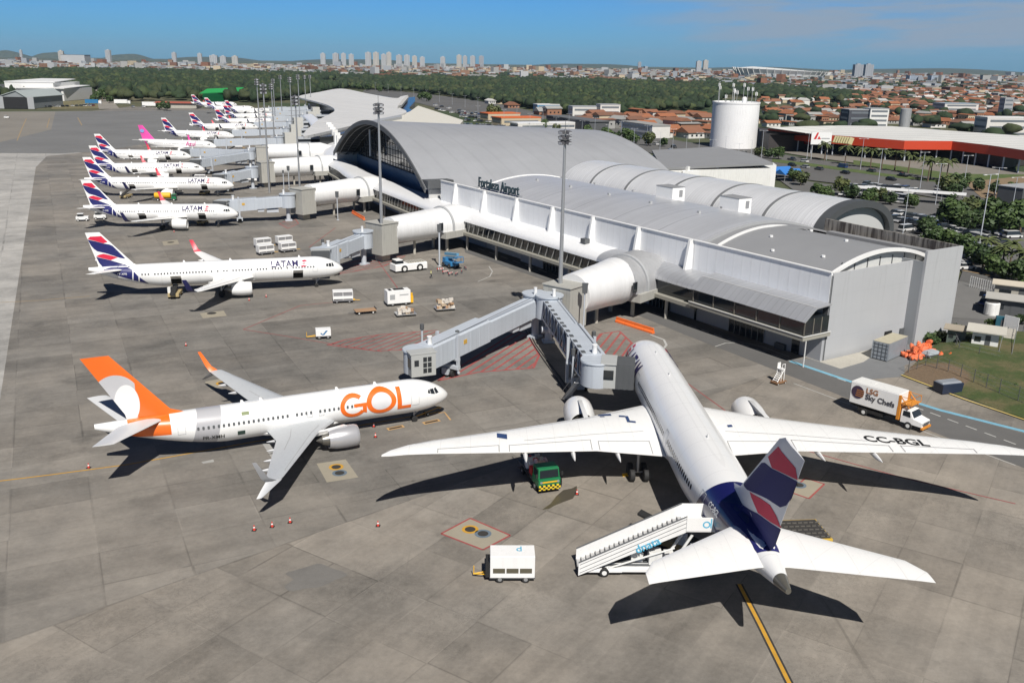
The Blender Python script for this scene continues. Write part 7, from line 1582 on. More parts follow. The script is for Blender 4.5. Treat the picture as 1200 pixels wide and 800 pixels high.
o = thing('notice_screen', at(1183, 390), -1.0, 'upright white board right of the teal cabinet', 'board'); m = MB(); m.box((0, 0, 1.5), (2.4, .12, 2.6)); m.build('board', WHITE, o); m = MB(); m.box((-1, 0, .3), (.1, .4, .6)); m.box((1, 0, .3), (.1, .4, .6)); m.build('foot', GREY, o)
a, b = at(1176, 424), at(1182, 400); o = thing('concrete_steps', (a.x, a.y, 0), math.atan2(b.y-a.y, b.x-a.x), 'narrow concrete steps climbing the grass bank right of the white hut', 'steps'); m = MB(); Ls = (b-a).length
for i in range(14): m.box((Ls*(i+.5)/14, 0, .6+.11*i), (Ls/14*1.02, 1.5, .22+.0*i)); 
m.build('treads', CONC, o); m = MB()
for q in (-.85, .85): m.cyl((0, q, 1.4), (Ls, q, 3.0), .04, n=6); [m.cyl((Ls*k/4, q, .5+.4*k), (Ls*k/4, q, 1.4+.4*k), .035, n=5) for k in range(5)]
m.build('handrail', STEEL, o)
o = thing('white_railing', at(1136, 336), heading(1136, 336, 1165, 344), 'long white mesh gate across the side lot by the access road', 'gate'); Lr = (at(1168, 346)-at(1136, 336)).length; m = MB()
for i in range(15): m.box((Lr*i/14, 0, 1.1), (.12, .12, 2.2))
for z in (.3, 1.2, 2.1): m.box((Lr/2, 0, z), (Lr, .07, .08))
m.build('railing', WHITE, o)
fence = thing('wire_fence', (0, 0, 0), 0, 'thin wire fence on dark posts along the grass bank', 'fence'); m = MB(); fp = [at(1064, 437), at(1084, 430), at(1110, 440), at(1140, 452), at(1170, 464), at(1215, 482)]; k = 0
def fence_line(fp, zz=1.2):
    for a, b in zip(fp, fp[1:]):
        n = max(2, int((b-a).length/2.6))
        for i in range(n): p = a.lerp(b, i/n); q = MB(); q.cyl((p.x, p.y, 0), (p.x, p.y, 2.4+zz*0), .05, n=6); q.build('fence_post', DGREY, fence)
        for z in (.5, 1.1, 1.7, 2.3): m.cyl((a.x, a.y, z), (b.x, b.y, z), .018, n=4, cap=False)
fence_line(fp); fence_line([at(1112, 396), at(1122, 418), at(1170, 430)]); fence_line([at(1112, 390), at(1160, 402), at(1215, 396)]); m.build('fence_wire', STEEL, fence)
def bush(u, v, s, lb, grp):
    o = bpy.data.objects.new('bush', CROWN[crng.randrange(5)]); COL.objects.link(o); o.location = at(u, v)+Vector((0, 0, -.5*s)); o.scale = (s, s, s*.8); o.rotation_euler = (0, 0, crng.uniform(0, 6)); tag(o, lb, 'bush', grp)
for i, (u, v) in enumerate(((1086, 399), (1094, 398), (1101, 401), (1090, 403))): bush(u, v, .33, 'dense green bush against the end wall behind the orange drums, %s' % ('left one', 'middle one', 'right one', 'front one')[i], 'bushes behind the orange drums')
for u, v, s in ((1128, 431, .16), (1150, 446, .15), (1188, 456, .18), (1140, 428, .2), (1160, 384, .3), (1196, 380, .35), (1120, 388, .25), (1205, 440, .2)): bush(u, v, s, 'small scrubby bush on the grass bank by the huts', 'bushes on the grass bank')
# ------------------------------------------------------------------ hangars and sheds beyond the far taxiway
HG = thing('hangar', at(34, 128), 0, 'grey gable-fronted hangar with a dark open mouth at the left edge', 'hangar')
def Hh(u, v, z=0): p = at(u, v, z)-at(34, 128); return (p.x, p.y)
mwl = Hh(-8, 128)[0]; mwr = Hh(58, 125.5)[0]; W_ = mwr-mwl; cx_ = (mwl+mwr)/2
m = MB(); m.loft([[(mwl, 0, 0), (mwr, 0, 0), (mwr, 0, 8.5), (cx_+4, 0, 13.5), (mwl, 0, 8.5)], [(mwl, 60, 0), (mwr, 60, 0), (mwr, 60, 8.5), (cx_+4, 60, 13.5), (mwl, 60, 8.5)]]); m.build('wall', mat('hangar_grey', (.24, .26, .27), .7, var=.1, scale=.05), HG)
m = MB(); m.loft([[(mwl-1, -.8, 8.6), (cx_+4, -.8, 13.7), (mwr+1, -.8, 8.6), (mwr+1, -.8, 9.0), (cx_+4, -.8, 14.2), (mwl-1, -.8, 9.0)], [(mwl-1, 61, 8.6), (cx_+4, 61, 13.7), (mwr+1, 61, 8.6), (mwr+1, 61, 9.0), (cx_+4, 61, 14.2), (mwl-1, 61, 9.0)]]); m.build('roof', mat('hangar_roof', (.36, .40, .40), .6, var=.08, scale=.05), HG)
m = MB(); m.box((cx_+3, -.2, 4.6), (20, .4, 9)); m.build('dark_door_panel', mat('interior_shade_dark', (.02, .02, .022), .9), HG); m = MB(); m.box((cx_+15, -.5, 4.8), (5, .5, 9.4)); m.box((cx_-9, -.5, 4.8), (5, .5, 9.4)); m.build('sliding_door', GREY, HG)  # dark panel on the solid front stands in for the shaded inside
o = thing('warehouse', at(60, 117), 0, 'long white terraced warehouse behind the grey hangar', 'warehouse'); org2 = at(60, 117)
x0, x1 = at(2, 117).x-org2.x, at(88, 117).x-org2.x
m = MB(); m.box(((x0+x1)/2-6, 20, 8), (x1-x0-12, 55, 16)); m.box((x1-18, 8, 5.5), (44, 60, 11)); m.box((x1-40, -18, 4), (60, 20, 8)); m.build('wall', mat('warehouse_white', (.66, .66, .65), .6, var=.06, scale=.03), o)
m = MB(); m.prism([(x0, -8), (x1-10, -8), (x1-16, 48), (x0+8, 48)], [16.1, 16.1, 18, 18], [16.8, 16.8, 18.6, 18.6]); m.prism([(x1-42, -24), (x1+6, -24), (x1+3, 37), (x1-42, 37)], [11.1, 11.1, 12.5, 12.5], [11.6, 11.6, 13, 13]); m.build('roof', mat('warehouse_roof_white', (.72, .72, .71), .5, var=.05, scale=.02), o)
m = MB(); m.box((x1-18, -22.2, 8.6), (40, .4, 1.6)); m.box((x1-62, -8.3, 8), (8, .5, 12)); m.build('window_band', DGREY, o)
GS = thing('green_shed', at(258, 121), 0, 'low shed with a bright green roof at the tree line', 'shed'); m = MB(); a = at(238, 121)-at(258, 121); b = at(278, 118)-at(258, 121); m.prism([(a.x, a.y), (b.x, b.y), (b.x-3, b.y+28), (a.x-3, a.y+28)], 0, 8.2); m.build('wall', GREEN, GS); m = MB(); m.prism([(a.x-2, a.y-2), (b.x+2, b.y-2), (b.x-1, b.y+30), (a.x-5, a.y+30)], [8.3, 8.3, 11.5, 11.5], [9., 9., 12.2, 12.2]); m.build('roof', mat('bright_green_roof', (.03, .33, .08), .5, var=.06, scale=.03), GS)
o = thing('red_roofed_shed', at(206, 127), 0, 'low shed with a dull red roof beside the far tail fins', 'shed'); m = MB(); m.box((0, 8, 2), (34, 14, 4)); m.build('wall', CONC, o); m = MB(); m.box((0, 8, 4.6), (37, 17, .9), top=(.98, .3)); m.build('roof', mat('dull_red_roof', (.36, .09, .06), .8, var=.1, scale=.1), o)
o = thing('yellow_lorry', at(222, 126.5), .1, 'yellow lorry beside the dull red shed', 'lorry'); m = MB(); m.box((0, 0, 2), (8, 2.5, 2.6)); m.build('cargo_bed', YEL, o); m = MB(); m.box((5.2, 0, 1.7), (2.2, 2.4, 2.4)); m.build('cab', YEL, o); wheels(o, [(4.8, 1.1), (4.8, -1.1), (-2.4, 1.1), (-2.4, -1.1)], .5, .4)
for u, v, lb in ((142, 122, 'white lorry parked by the side road beyond the taxiway'), (175, 125, 'white lorry with its bed raised by the yard'), (108, 122, 'blue lorry parked left of the straight side road')):
    o = thing('lorry', at(u, v), .15, lb, 'lorry'); k = BLUE if 'blue' in lb else WHITE; m = MB(); m.box((0, 0, 2.3), (11, 2.8, 3.2)); m.build('cargo_box', k, o); m = MB(); m.box((7, 0, 1.7), (2.4, 2.5, 2.5)); m.build('cab', WHITE, o); wheels(o, [(6.6, 1.2), (6.6, -1.2), (-3, 1.2), (-3, -1.2)], .5, .4)
structure('side_road', MB().flat(poly_at([(116, 128), (140, 127.5), (118, 101), (109, 100.5)]), .02), asphalt('sandy_road', (.24, .22, .19)))
# person walking
# ------------------------------------------------------------------ walking person on the apron
def skin_person(p, rz, label):
    B = {'pel': (0, 0, .95), 'spi': (0, .0, 1.15), 'che': (.01, 0, 1.35), 'nec': (.02, 0, 1.5), 'hea': (.05, 0, 1.60), 'hdt': (.05, 0, 1.74),
         'lsh': (.01, .19, 1.42), 'lel': (-.10, .25, 1.16), 'lwr': (.02, .26, .93), 'lha': (.06, .26, .85), 'rsh': (.01, -.19, 1.42), 'rel': (-.02, -.25, 1.14), 'rwr': (.14, -.24, .95), 'rha': (.19, -.23, .88),
         'lhi': (0, .10, .92), 'lkn': (.18, .10, .52), 'lan': (.22, .10, .10), 'lto': (.38, .11, .05), 'rhi': (0, -.10, .92), 'rkn': (.02, -.10, .50), 'ran': (-.26, -.10, .14), 'rto': (-.12, -.11, .05)}
    Rr = {'pel': .15, 'spi': .14, 'che': .16, 'nec': .06, 'hea': .085, 'hdt': .075, 'lsh': .07, 'lel': .048, 'lwr': .035, 'lha': .04, 'rsh': .07, 'rel': .048, 'rwr': .035, 'rha': .04, 'lhi': .095, 'lkn': .065, 'lan': .045, 'lto': .035, 'rhi': .095, 'rkn': .065, 'ran': .045, 'rto': .035}
    E_ = 'pel-spi spi-che che-nec nec-hea hea-hdt che-lsh lsh-lel lel-lwr lwr-lha che-rsh rsh-rel rel-rwr rwr-rha pel-lhi lhi-lkn lkn-lan lan-lto pel-rhi rhi-rkn rkn-ran ran-rto'.split()
    ks = list(B); me = bpy.data.meshes.new('person'); me.from_pydata([B[k] for k in ks], [tuple(ks.index(q) for q in e.split('-')) for e in E_], [])
    o = bpy.data.objects.new('person', me); COL.objects.link(o); bm = bmesh.new(); bm.from_mesh(me); sk = bm.verts.layers.skin.verify(); bm.verts.ensure_lookup_table()
    for i, k in enumerate(ks): bm.verts[i][sk].radius = (Rr[k], Rr[k]*.95); bm.verts[i][sk].use_root = k == 'pel'
    bm.to_mesh(me); bm.free(); o.modifiers.new('s', 'SKIN'); s = o.modifiers.new('d', 'SUBSURF'); s.levels = s.render_levels = 2
    bpy.context.view_layer.update(); m2 = bpy.data.meshes.new_from_object(o.evaluated_get(bpy.context.evaluated_depsgraph_get())); o.modifiers.clear(); o.data = m2
    t = NT('clothes_and_skin', .8); x, y, z = t.xyz(t.coord()); c = t.mix(z.gt(1.49), (.62, .60, .20), (.22, .13, .09)); c = t.mix(z.gt(1.665), c, (.03, .025, .02)); c = t.mix(z.lt(.98), c, (.02, .022, .035)); c = t.mix((z-1.2).abs().lt(.04), c, (.7, .7, .68)); m2.materials.clear(); m2.materials.append(t.out(c))
    for q in m2.polygons: q.use_smooth = True
    o.location = p; o.rotation_euler = (0, 0, rz); return tag(o, label, 'person')
skin_person(at(505, 326), .3, 'person in a pale safety vest and dark trousers walking right of the white tug')
# ------------------------------------------------------------------ forest seen as masses of crowns
def blob(seed):
    bm = bmesh.new(); bmesh.ops.create_icosphere(bm, subdivisions=2, radius=1.); g_ = np.random.default_rng(seed); C_ = g_.normal(size=(9, 3)); C_ /= np.linalg.norm(C_, axis=1)[:, None]
    for v in bm.verts:
        d = np.array(v.co); k = max(0, (C_@d).max()-.55)*.75+.62+g_.uniform(-.14, .14); v.co = Vector((d[0]*k, d[1]*k, max(d[2], -.55)*k*.85+.45))
    V = np.array([tuple(v.co) for v in bm.verts]); Fc = np.array([[q.index for q in f.verts] for f in bm.faces]); bm.free(); return V, Fc
BL = [blob(i) for i in range(8)]
def forest_mesh(name, pts, sizes, mats, label):
    Vs, Fs, Mi, off = [], [], [], 0; n = len(pts); kinds = RNG.integers(0, len(BL), n); rot = RNG.uniform(0, 6.28, n); mi = RNG.choice(len(mats), n, p=np.array([.36, .32, .20, .12])[:len(mats)]/sum([.36, .32, .20, .12][:len(mats)]))
    for i in range(n):
        V, Fc = BL[kinds[i]]; c, s = math.cos(rot[i]), math.sin(rot[i]); S = sizes[i]
        W = np.empty_like(V); W[:, 0] = (V[:, 0]*c-V[:, 1]*s)*S[0]+pts[i][0]; W[:, 1] = (V[:, 0]*s+V[:, 1]*c)*S[0]+pts[i][1]; W[:, 2] = V[:, 2]*S[1]+S[2]
        Vs.append(W); Fs.append(Fc+off); Mi.append(np.full(len(Fc), mi[i])); off += len(V)
    V = np.concatenate(Vs).astype(np.float32); Fc = np.concatenate(Fs).astype(np.int32); me = bpy.data.meshes.new(name); me.vertices.add(len(V)); me.vertices.foreach_set('co', V.ravel())
    me.loops.add(Fc.size); me.loops.foreach_set('vertex_index', Fc.ravel()); me.polygons.add(len(Fc)); me.polygons.foreach_set('loop_start', np.arange(0, Fc.size, 3, dtype=np.int32)); me.polygons.foreach_set('loop_total', np.full(len(Fc), 3, np.int32)); me.polygons.foreach_set('material_index', np.concatenate(Mi).astype(np.int32))
    for m_ in mats: me.materials.append(m_)
    me.update(); me.validate(); o = bpy.data.objects.new(name, me); COL.objects.link(o); return tag(o, label, 'forest', kind='stuff')
def fmat(name, c):
    t = NT(name, .85); k = t.geo(); n1 = t.noise(k, .016, 3); n2 = t.noise(k, .6, 3); return t.out(t.scale(t.mix(n1.smooth(.35, .65), c, (c[0]*1.5, c[1]*1.3, c[2]*1.2)), n2*1.0+.5))
FM = [fmat('forest_dark_green', (.011, .024, .009)), fmat('forest_green', (.016, .034, .012)), fmat('forest_olive', (.028, .041, .015)), fmat('forest_light_green', (.036, .056, .019))]
def pix(P):
    """pixel of ground points (n,2)"""
    d = np.stack([P[:, 0], P[:, 1], np.full(len(P), -H)], 1); z = d@fw; return 600+F*(d@cr)/z, 400-F*(d@cu)/z, z
def scatter_px(poly, spacing, maxn=60000, thin=False):
    """ground points inside an image-space outline, evenly spaced in metres"""
    W = np.array([at(u, v)[:2] for u, v in poly]); lo, hi = W.min(0), W.max(0); nx, ny = int((hi[0]-lo[0])/spacing), int((hi[1]-lo[1])/spacing)
    g = np.stack(np.meshgrid(np.arange(nx), np.arange(ny)), -1).reshape(-1, 2).astype(float); g = lo+(g+RNG.uniform(-.1, 1.1, g.shape))*spacing
    u, v, z = pix(g); ins = np.zeros(len(g), bool); n = len(poly)
    for i in range(n):
        (x0, y0), (x1, y1) = poly[i], poly[(i+1) % n]
        c = ((y0 > v) != (y1 > v)); xi = (x1-x0)*(v-y0)/((y1-y0) if y1 != y0 else 1e-9)+x0; ins ^= c & (u < xi)
    g = g[ins & (z > 0)]
    if thin: q = np.sin(g[:, 0]*.021+1.3*np.sin(g[:, 1]*.013))*np.sin(g[:, 1]*.017+np.sin(g[:, 0]*.011)); g = g[RNG.random(len(g)) > np.clip(q*1.4-.3, 0, .85)]
    return g[:maxn]
def fsize(n, r0, r1, h0, h1): r = RNG.uniform(r0, r1, n); return np.stack([r, RNG.uniform(h0, h1, n)*.55, RNG.uniform(1., 4., n)], 1)
P1 = np.concatenate([scatter_px([(-260, 126), (0, 121), (60, 115), (108, 116), (107, 100), (-260, 106)], 9), scatter_px([(122, 117), (150, 119), (240, 118), (300, 121), (345, 117), (410, 104), (300, 97), (180, 96), (112, 97)], 9, thin=True)])
P1b = scatter_px([(-280, 106), (110, 100), (240, 97), (330, 98), (380, 98), (400, 92), (300, 88.5), (150, 85), (-280, 87)], 16)
forest_mesh('forest', np.concatenate([P1, P1b]), np.concatenate([fsize(len(P1), 3.6, 8.5, 8, 17), fsize(len(P1b), 6, 12, 10, 18)]), FM, 'dense green wood beyond the hangars and the far tail fins')
P2 = scatter_px([(395, 103), (520, 112), (580, 122), (640, 131), (700, 140), (760, 132), (830, 129), (845, 122), (845, 112), (700, 105), (560, 101), (430, 98)], 8.5, thin=True); P2b = scatter_px([(395, 103), (560, 102), (700, 106), (845, 113), (1000, 122), (1010, 113), (900, 103), (845, 103), (700, 97), (560, 94.5), (400, 93.5)], 16)
forest_mesh('forest', np.concatenate([P2, P2b]), np.concatenate([fsize(len(P2), 3, 7.2, 6, 13), fsize(len(P2b), 5, 11, 8, 14)]), FM, 'dense green wood across the middle distance right of the wavy roof')
P3 = np.concatenate([scatter_px([(-100, 87), (300, 88.5), (600, 94), (900, 103), (1500, 118), (1500, 103), (900, 92), (600, 87), (300, 82.5), (-100, 80)], 30), scatter_px([(-80, 88), (150, 86), (300, 89.5), (420, 93), (600, 96), (720, 99), (850, 105), (850, 101), (600, 91), (300, 84.5), (-80, 81)], 21), scatter_px([(890, 160), (1215, 185), (1215, 112), (1010, 112), (890, 121)], 40)])
forest_mesh('scattered_trees', P3, fsize(len(P3), 4, 9, 6, 10), FM[:3], 'trees scattered between the roofs of the far neighbourhoods')
# ------------------------------------------------------------------ houses
TILE = [mat('orange_clay_tiles', (.30, .115, .055), .85, var=.22, scale=.15), mat('faded_clay_tiles', (.23, .105, .062), .88, var=.22, scale=.15), mat('brown_clay_tiles', (.17, .085, .055), .9, var=.25, scale=.15), mat('grey_sheet_tiles', (.30, .30, .29), .75, var=.15, scale=.1), mat('pale_sheet_tiles', (.55, .54, .52), .7, var=.12, scale=.1)]
TN = ('orange clay', 'faded clay', 'brown clay', 'grey sheet', 'pale sheet')
WALLS = [mat('house_white', (.62, .61, .58), .8, var=.1), mat('house_cream', (.50, .42, .30), .8, var=.1), mat('house_brick', (.30, .15, .09), .85, var=.15), mat('house_grey', (.34, .34, .33), .8, var=.1), mat('house_ochre', (.50, .30, .11), .8, var=.1)]
HM = {}
def house_meshes(i):
    g_ = random.Random(100+i); w_, d_, h_ = g_.uniform(7, 12), g_.uniform(9, 16), g_.choice((3.2, 3.4, 3.6, 6.2)); m = MB(); m.box((0, 0, h_/2), (w_, d_, h_))
    if i % 3 == 0: m.box((w_*.4, -d_*.3, h_*.4), (w_*.6, d_*.4, h_*.8))
    for k in range(3): m.box((-w_/2-.02, (k-1)*d_*.28, h_*.5), (.08, 1.4, 1.2), mi=1); m.box(((k-1)*w_*.27, -d_/2-.02, h_*.5), (1.2, .08, 1.3), mi=1)
    r = MB(); e = .7; rh = w_*.5*.5 if i % 4 else .6
    r.loft([[(-w_/2-e, -d_/2-e, h_), (0, -d_/2-e, h_+rh), (w_/2+e, -d_/2-e, h_), (w_/2+e, -d_/2-e, h_-.15), (-w_/2-e, -d_/2-e, h_-.15)], [(-w_/2-e, d_/2+e, h_), (0, d_/2+e, h_+rh), (w_/2+e, d_/2+e, h_), (w_/2+e, d_/2+e, h_-.15), (-w_/2-e, d_/2+e, h_-.15)]])
    if i % 3 == 0: r.box((w_*.4, -d_*.3, h_*.85), (w_*.75, d_*.5, .25), ry=.15)
    return m.mesh('house', [WALLS[0], GLASS]), r.mesh('roof', TILE[0])
HMS = [house_meshes(i) for i in range(9)]
hr = random.Random(31); REST = []
def house(p, rz, where, walls, tiles, s=1.):
    k = hr.randrange(9); ti = hr.choice(tiles); a, b = HMS[k]; o = bpy.data.objects.new('house', a); COL.objects.link(o); o.location = (p[0], p[1], -.2); o.rotation_euler = (0, 0, rz); o.scale = (s, s, s)
    o.material_slots[0].link = 'OBJECT'; o.material_slots[0].material = WALLS[hr.choice(walls)]
    r = bpy.data.objects.new('roof', b); COL.objects.link(r); r.parent = o; r.material_slots[0].link = 'OBJECT'; r.material_slots[0].material = TILE[ti]
    tag(o, 'small house with a %s roof %s' % (TN[ti], where), 'house', '%s roofed houses %s' % (TN[ti], where))
def hood(poly, spacing, where, ang, walls=(0, 0, 1, 2, 3), tiles=(0, 0, 0, 1, 1, 2, 3), skip=.08, maxn=400, s=1.):
    P = scatter_px(poly, spacing); P = P[np.argsort(np.hypot(P[:, 0], P[:, 1]))]; REST.extend(P[maxn:])
    for q in P[:maxn]:
        if hr.random() < skip: continue
        house(q, ang+hr.choice((0, PI/2))+hr.uniform(-.08, .08), where, walls, tiles, s)
hood([(668, 146), (745, 157), (835, 170), (838, 138), (770, 135), (690, 138)], 17, 'in the cluster left of the white tower', .5)
hood([(560, 124), (610, 131), (660, 142), (670, 137), (620, 127), (580, 120)], 22, 'along the avenue beyond the arched hall', .4, tiles=(0, 3, 4, 1), skip=.3)
hood([(888, 152), (905, 150), (960, 146), (1040, 146), (1215, 158), (1215, 132), (1080, 121), (960, 128), (890, 133)], 18.5, 'in the neighbourhood beyond the market roof', .3, skip=.10, s=.85, maxn=190)
# larger near buildings in the cluster
def block(u, v, d, rz, label, wall, roof=None, name='apartment_building', win=True, cat='building', group=None):
    p = at(u, v); o = thing(name, (p.x, p.y, 0), rz, label, cat, group); m = MB(); m.box((0, 0, d[2]/2), d); m.build('wall', wall, o)
    m = MB(); m.box((0, 0, d[2]+.3), (d[0]*1.02, d[1]*1.02, .6)); m.build('roof', roof or GREY, o)
    if win:
        nf = max(1, int(d[2]/3.2)); m = MB()
        for f_ in range(nf):
            z = d[2]*(f_+.55)/nf; m.box((0, -d[1]/2-.05, z), (d[0]*.86, .1, min(1.4, d[2]/nf*.42))); m.box((-d[0]/2-.05, 0, z), (.1, d[1]*.8, min(1.4, d[2]/nf*.42)))
        m.build('window_band', mat('window_grey', (.16, .18, .20), .3), o)
    return o
block(684, 139, (22, 14, 9), .2, 'white modern house with boxy upper floors among the clay roofs left of the tower', WALLS[0], GREY); block(712, 140, (16, 12, 11), .2, 'white boxy house with a tall stair tower right of its twin', WALLS[0], GREY); block(640, 132.5, (20, 12, 7), .3, 'blue and white shop front on the avenue', mat('shop_blue', (.10, .25, .40), .6), WHITE2)
block(675, 150, (66, 14, 6), heading(640, 147, 720, 160), 'long low dark-roofed shed along the avenue', mat('shed_dark', (.08, .085, .09), .8), mat('shed_roof', (.12, .125, .13), .7), win=False); block(755, 159, (40, 12, 7), heading(730, 158, 790, 168), 'row of white and brick houses facing the avenue left of the tower', WALLS[0], TILE[3])
block(605, 146.5, (30, 16, 5), .45, 'low kiosk with a bright orange roof beyond the arched hall, right one', WALLS[1], mat('bright_orange_roof', (.60, .14, .04), .7, var=.1)); block(586, 141, (26, 15, 5), .45, 'low kiosk with a bright orange roof beyond the arched hall, left one', WALLS[1], mat('bright_orange_roof')); block(638, 151.5, (44, 12, 4), .45, 'long low white-roofed canopy beyond the arched hall', WALLS[0], WHITE)
block(1008, 148.5, (26, 14, 12), .1, 'dark boxy building with a white neighbour behind the market roof', mat('slate_wall', (.06, .065, .08), .7), GREY); block(1024, 149, (14, 12, 13), .1, 'small white block attached to the dark boxy building', WHITE2, GREY)
block(1118, 134, (34, 22, 10), .1, 'white low block with a blue-grey roof among the clay roofs', WALLS[0], mat('blue_grey_roof', (.30, .36, .42), .6)); block(1172, 160, (30, 14, 12), .1, 'white hall just behind the right end of the market roof', WALLS[0], WHITE2); block(1176, 140, (8, 8, 18), .1, 'slim grey tower among the clay roofs on the right', GREY, GREY)
# ------------------------------------------------------------------ city on the horizon
TOW = mat('tower_pale', (.42, .43, .44), .8, var=.06); TOW2 = mat('tower_cream', (.45, .43, .39), .8, var=.06); TOW3 = mat('tower_grey', (.30, .32, .35), .7, var=.06)
def tower(u, vb, vt, wpx, label, m_, dist=None, group='pale apartment towers on the skyline'):
    z = F*H/max(vb-horizon(u), 1.5); p = at(u, horizon(u)+F*H/z); dd = (np.array([p.x, p.y, -H])@fw); hgt = (vb-vt)*dd/F; W_ = wpx*dd/F
    o = thing('apartment_tower', (p.x, p.y, 0), hr.uniform(-.15, .15), label, 'apartment tower', group); m = MB(); m.box((0, 0, hgt/2), (W_, W_*.7, hgt)); m.box((0, 0, hgt+2), (W_*.4, W_*.3, 4)); m.build('wall', m_, o)
    m = MB(); nf = int(min(22, max(4, hgt/3.2)))
    for f_ in range(nf):
        for k in range(3): m.box(((k-1)*W_*.3, -W_*.35-.3, hgt*(f_+.6)/nf), (W_*.16, .5, hgt/nf*.4))
    m.build('window', TOW3, o)
sky_ = [(379, 76, 61, 6, 0), (394, 76, 61, 7, 0), (403, 76, 61, 6, 0), (412, 76, 62, 6, 0), (432, 77, 60, 7, 0), (441, 77, 60, 7, 1), (450, 77, 62, 6, 0), (456, 77, 60, 6, 1), (468, 77, 63, 7, 0), (477, 77, 63, 7, 0), (486, 77, 64, 6, 1), (495, 77, 65, 6, 0), (519, 78, 65, 6, 0), (538, 78, 63, 6, 1), (545, 78, 64, 5, 0), (554, 78, 64, 6, 0), (564, 78, 64, 6, 2), (818, 83, 70, 6, 0), (826, 83, 69, 6, 1), (128, 71, 57, 6, 0), (205, 73, 60, 5, 0), (235, 74, 61, 5, 0), (26, 70, 57, 3, 0), (73, 72, 58, 6, 1), (749, 81, 71, 4, 2), (251, 74, 63, 9, 0), (262, 74, 64, 7, 0), (276, 75, 64, 7, 1)]
for i, (u, vb, vt, w_, k) in enumerate(sky_): tower(u, vb+3, vt+2.6, w_*.92, '%s apartment tower on the skyline, %s' % (('pale', 'cream', 'grey')[k], 'above the wavy roof and the great arch' if 370 < u < 570 else 'beyond the white tower' if u > 700 else 'beyond the hangars and the wood'), (TOW, TOW2, TOW3)[k], group='%s apartment towers %s' % (('pale', 'cream', 'grey')[k], 'above the pier' if 370 < u < 570 else 'at the sides'))
for u, lb in ((1004, 'left one'), (1016, 'right one')): tower(u, 92, 76.5, 10, 'grey twin apartment tower right of the stadium, '+lb, TOW3, group='grey twin towers')
for u, w_, lb in ((1070, 14, 'blue-white office block on the right, left of two'), (1096, 15, 'blue-white office block on the right, right of two')): p = at(u, 97); dd = np.array([p.x, p.y, -H])@fw; block(u, 97, (w_*dd/F, 30, 8*dd/F), 0, lb, mat('blue_white_wall', (.36, .42, .52), .6), GREY)
p = at(90, 76); dd = np.array([p.x, p.y, -H])@fw; block(90, 76.5, (26*dd/F, 60, 11*dd/F), 0, 'wide white block with a dark roof slab on the skyline above the hangars', TOW, DGREY, win=False)
# stadium
p = at(915, 92); dd = np.array([p.x, p.y, -H])@fw; kx = dd/F; o = thing('stadium', (p.x, p.y, 0), 0, 'large white stadium with a ribbed sloping roof on the horizon', 'stadium'); rings = []
for q, zz in ((1., 0.), (1.04, 5*kx), (1.12, 9.*kx), (.72, 10.5*kx)): rings.append([(49*kx*q*math.cos(a)*(1.), 30*kx*q*math.sin(a), zz*(1-.22*math.cos(a) if zz else 1)) for a in np.linspace(0, 2*PI, 41)[:-1]])
m = MB(); m.loft(rings[:3], cap=False); m.build('stand', mat('stadium_white', (.55, .56, .57), .6), o); m = MB(); m.loft(rings[2:], cap=False); m.build('roof', mat('stadium_roof', (.66, .67, .66), .5), o); m = MB()
for i in range(40): a = 2*PI*i/40; m.cyl((49*kx*1.02*math.cos(a), 30*kx*1.02*math.sin(a), 0), (49*kx*1.17*math.cos(a), 30*kx*1.17*math.sin(a), 9.8*kx*(1-.22*math.cos(a))), .5*kx, n=5)
m.build('roof_rib', WHITE2, o)
# the rest of the city: boxes too many to count
def city(name, polys, label, hmax=9.):
    m = MB(); mats = [TOW, WALLS[1], TILE[1], TILE[2], TOW3, mat('dusty_tiles', (.26, .15, .10), .9, var=.2, scale=.1), WALLS[3]]; n = 0
    for poly, sp, mxn in polys:
        for q in scatter_px(poly, sp, mxn):
            dd = math.hypot(*q); s = hr.uniform(.55, 1.15)*(1+dd/8000); hh = hr.uniform(3, hmax)*(1+dd/9000)*(2.2 if hr.random() < .04 else 1)
            m.box((q[0], q[1], hh/2), (hr.uniform(9, 20)*s, hr.uniform(9, 22)*s, hh), hr.uniform(0, 1.5), mi=hr.choice((0, 0, 1, 2, 3, 3, 4, 4, 5, 6, 6))); n += 1
    o = m.build(name, mats, fixn=False); tag(o, label, 'city', kind='stuff')
city('distant_city', [([(-380, 88), (300, 89), (600, 94), (600, 80.5), (300, 77.5), (-380, 66)], 55, 5200), ([(600, 94), (850, 101), (1000, 112), (1500, 124), (1500, 93), (1000, 87), (600, 81)], 52, 5200)], 'sprawl of pale and clay-roofed buildings out to the horizon')
m = MB(); Q = list(REST)+list(scatter_px([(1000, 123), (1080, 121), (1215, 132), (1215, 185), (1400, 205), (1430, 112), (1215, 106), (1000, 106)], 19, 7500))+list(scatter_px([(890, 133), (960, 128), (1010, 122), (1000, 112), (890, 118)], 27, 900))
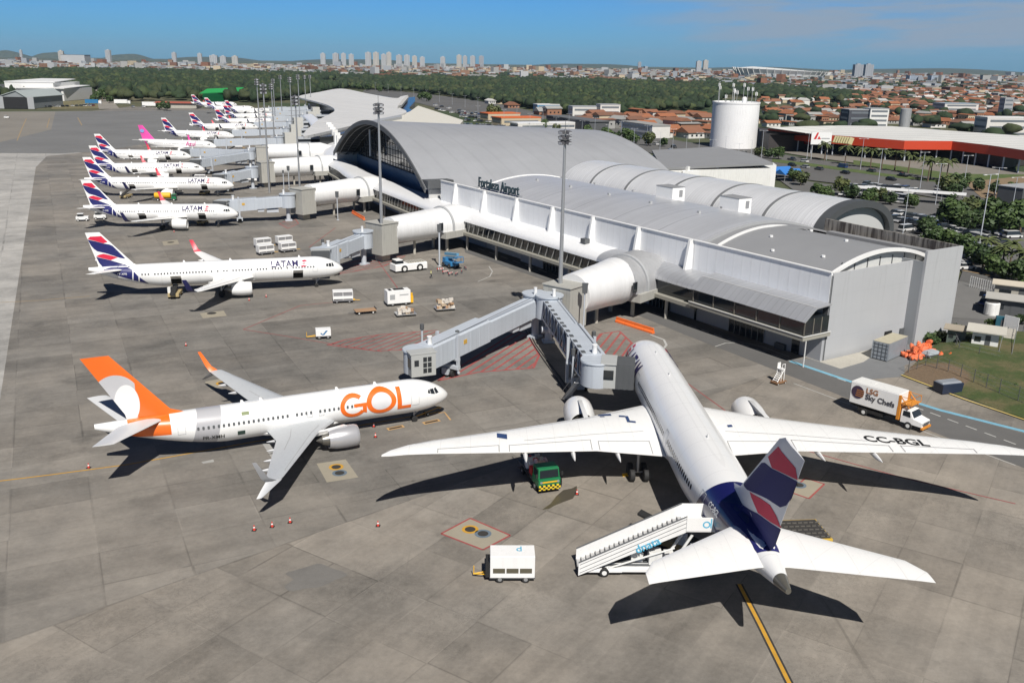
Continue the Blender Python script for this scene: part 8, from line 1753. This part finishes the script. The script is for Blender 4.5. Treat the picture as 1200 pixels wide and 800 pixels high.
for q in Q:
    if hr.random() < .14: continue
    w_, d_, h_ = hr.uniform(6, 10), hr.uniform(8, 15), hr.choice((3, 3.3, 3.6, 6)); a = .3+hr.choice((0, PI/2))+hr.uniform(-.12, .12); R = Matrix.Translation((q[0], q[1], 0)) @ Matrix.Rotation(a, 4, 'Z'); rh = w_*.26
    m.box((0, 0, h_/2), (w_, d_, h_), mi=hr.choice((0, 0, 1, 2)), mx=R)
    m.loft([[(-w_*.56, y_, h_), (0, y_, h_+rh), (w_*.56, y_, h_)] for y_ in (-d_*.54, d_*.54)], mi=hr.choice((3, 3, 4, 4, 4, 5, 5, 6, 7)), mx=R)
tag(m.build('roof_quarter', [WALLS[0], WALLS[1], WALLS[3]]+TILE, fixn=False), 'packed clay-roofed quarter behind the nearer houses', 'houses', kind='stuff')
# hills
g_ = np.random.default_rng(5)
def hill(name, u, vt, wpx, dist):
    dist = 12500
    p = at(u, horizon(u)+F*H/dist); hz_ = (horizon(u)-vt)*dist/F+H; w_ = wpx*dist/F; n = 24; vs, fs = [], []
    for i in range(n+1):
        for j in range(9):
            a = (i/n-.5)*2; b = (j/8-.5)*2; e = max(0, 1-a*a)*max(0, 1-b*b); vs.append((a*w_/2, b*w_*.3, hz_*e*(.92+.08*math.sin(a*5+u))))
    for i in range(n):
        for j in range(8): k = i*9+j; fs.append((k, k+9, k+10, k+1))
    m = MB(); m.add(vs, fs); o = m.build(name, fmat('hill_scrub_%d' % u, (.04, .055, .035)), smooth=True); o.location = (p.x, p.y, -1); tag(o, kind='structure')
for u, vt, w_ in ((8, 59, 60), (62, 60.5, 50), (150, 62.5, 60), (-40, 58, 70), (690, 74.5, 160), (1100, 80, 260), (420, 69, 180), (250, 66, 120), (900, 78.5, 180)): hill('hill', u, vt, w_, 14000)
# ------------------------------------------------------------------ the air itself
HAZE_D = 2.4e-5
t = bpy.data.materials.new('haze_air'); t.use_nodes = True; nt_ = t.node_tree; nt_.nodes.remove(nt_.nodes['Principled BSDF']); pv = nt_.nodes.new('ShaderNodeVolumePrincipled'); pv.inputs['Color'].default_value = (.50, .72, .98, 1); pv.inputs['Density'].default_value = HAZE_D; pv.inputs['Anisotropy'].default_value = 0.
nt_.links.new(pv.outputs[0], nt_.nodes['Material Output'].inputs['Volume'])
if HAZE_D: m = MB(); m.box((0, 9400, 150), (27000, 20000, 302.6)); tag(m.build('haze', t), 'pale blue air haze', 'haze', kind='stuff')
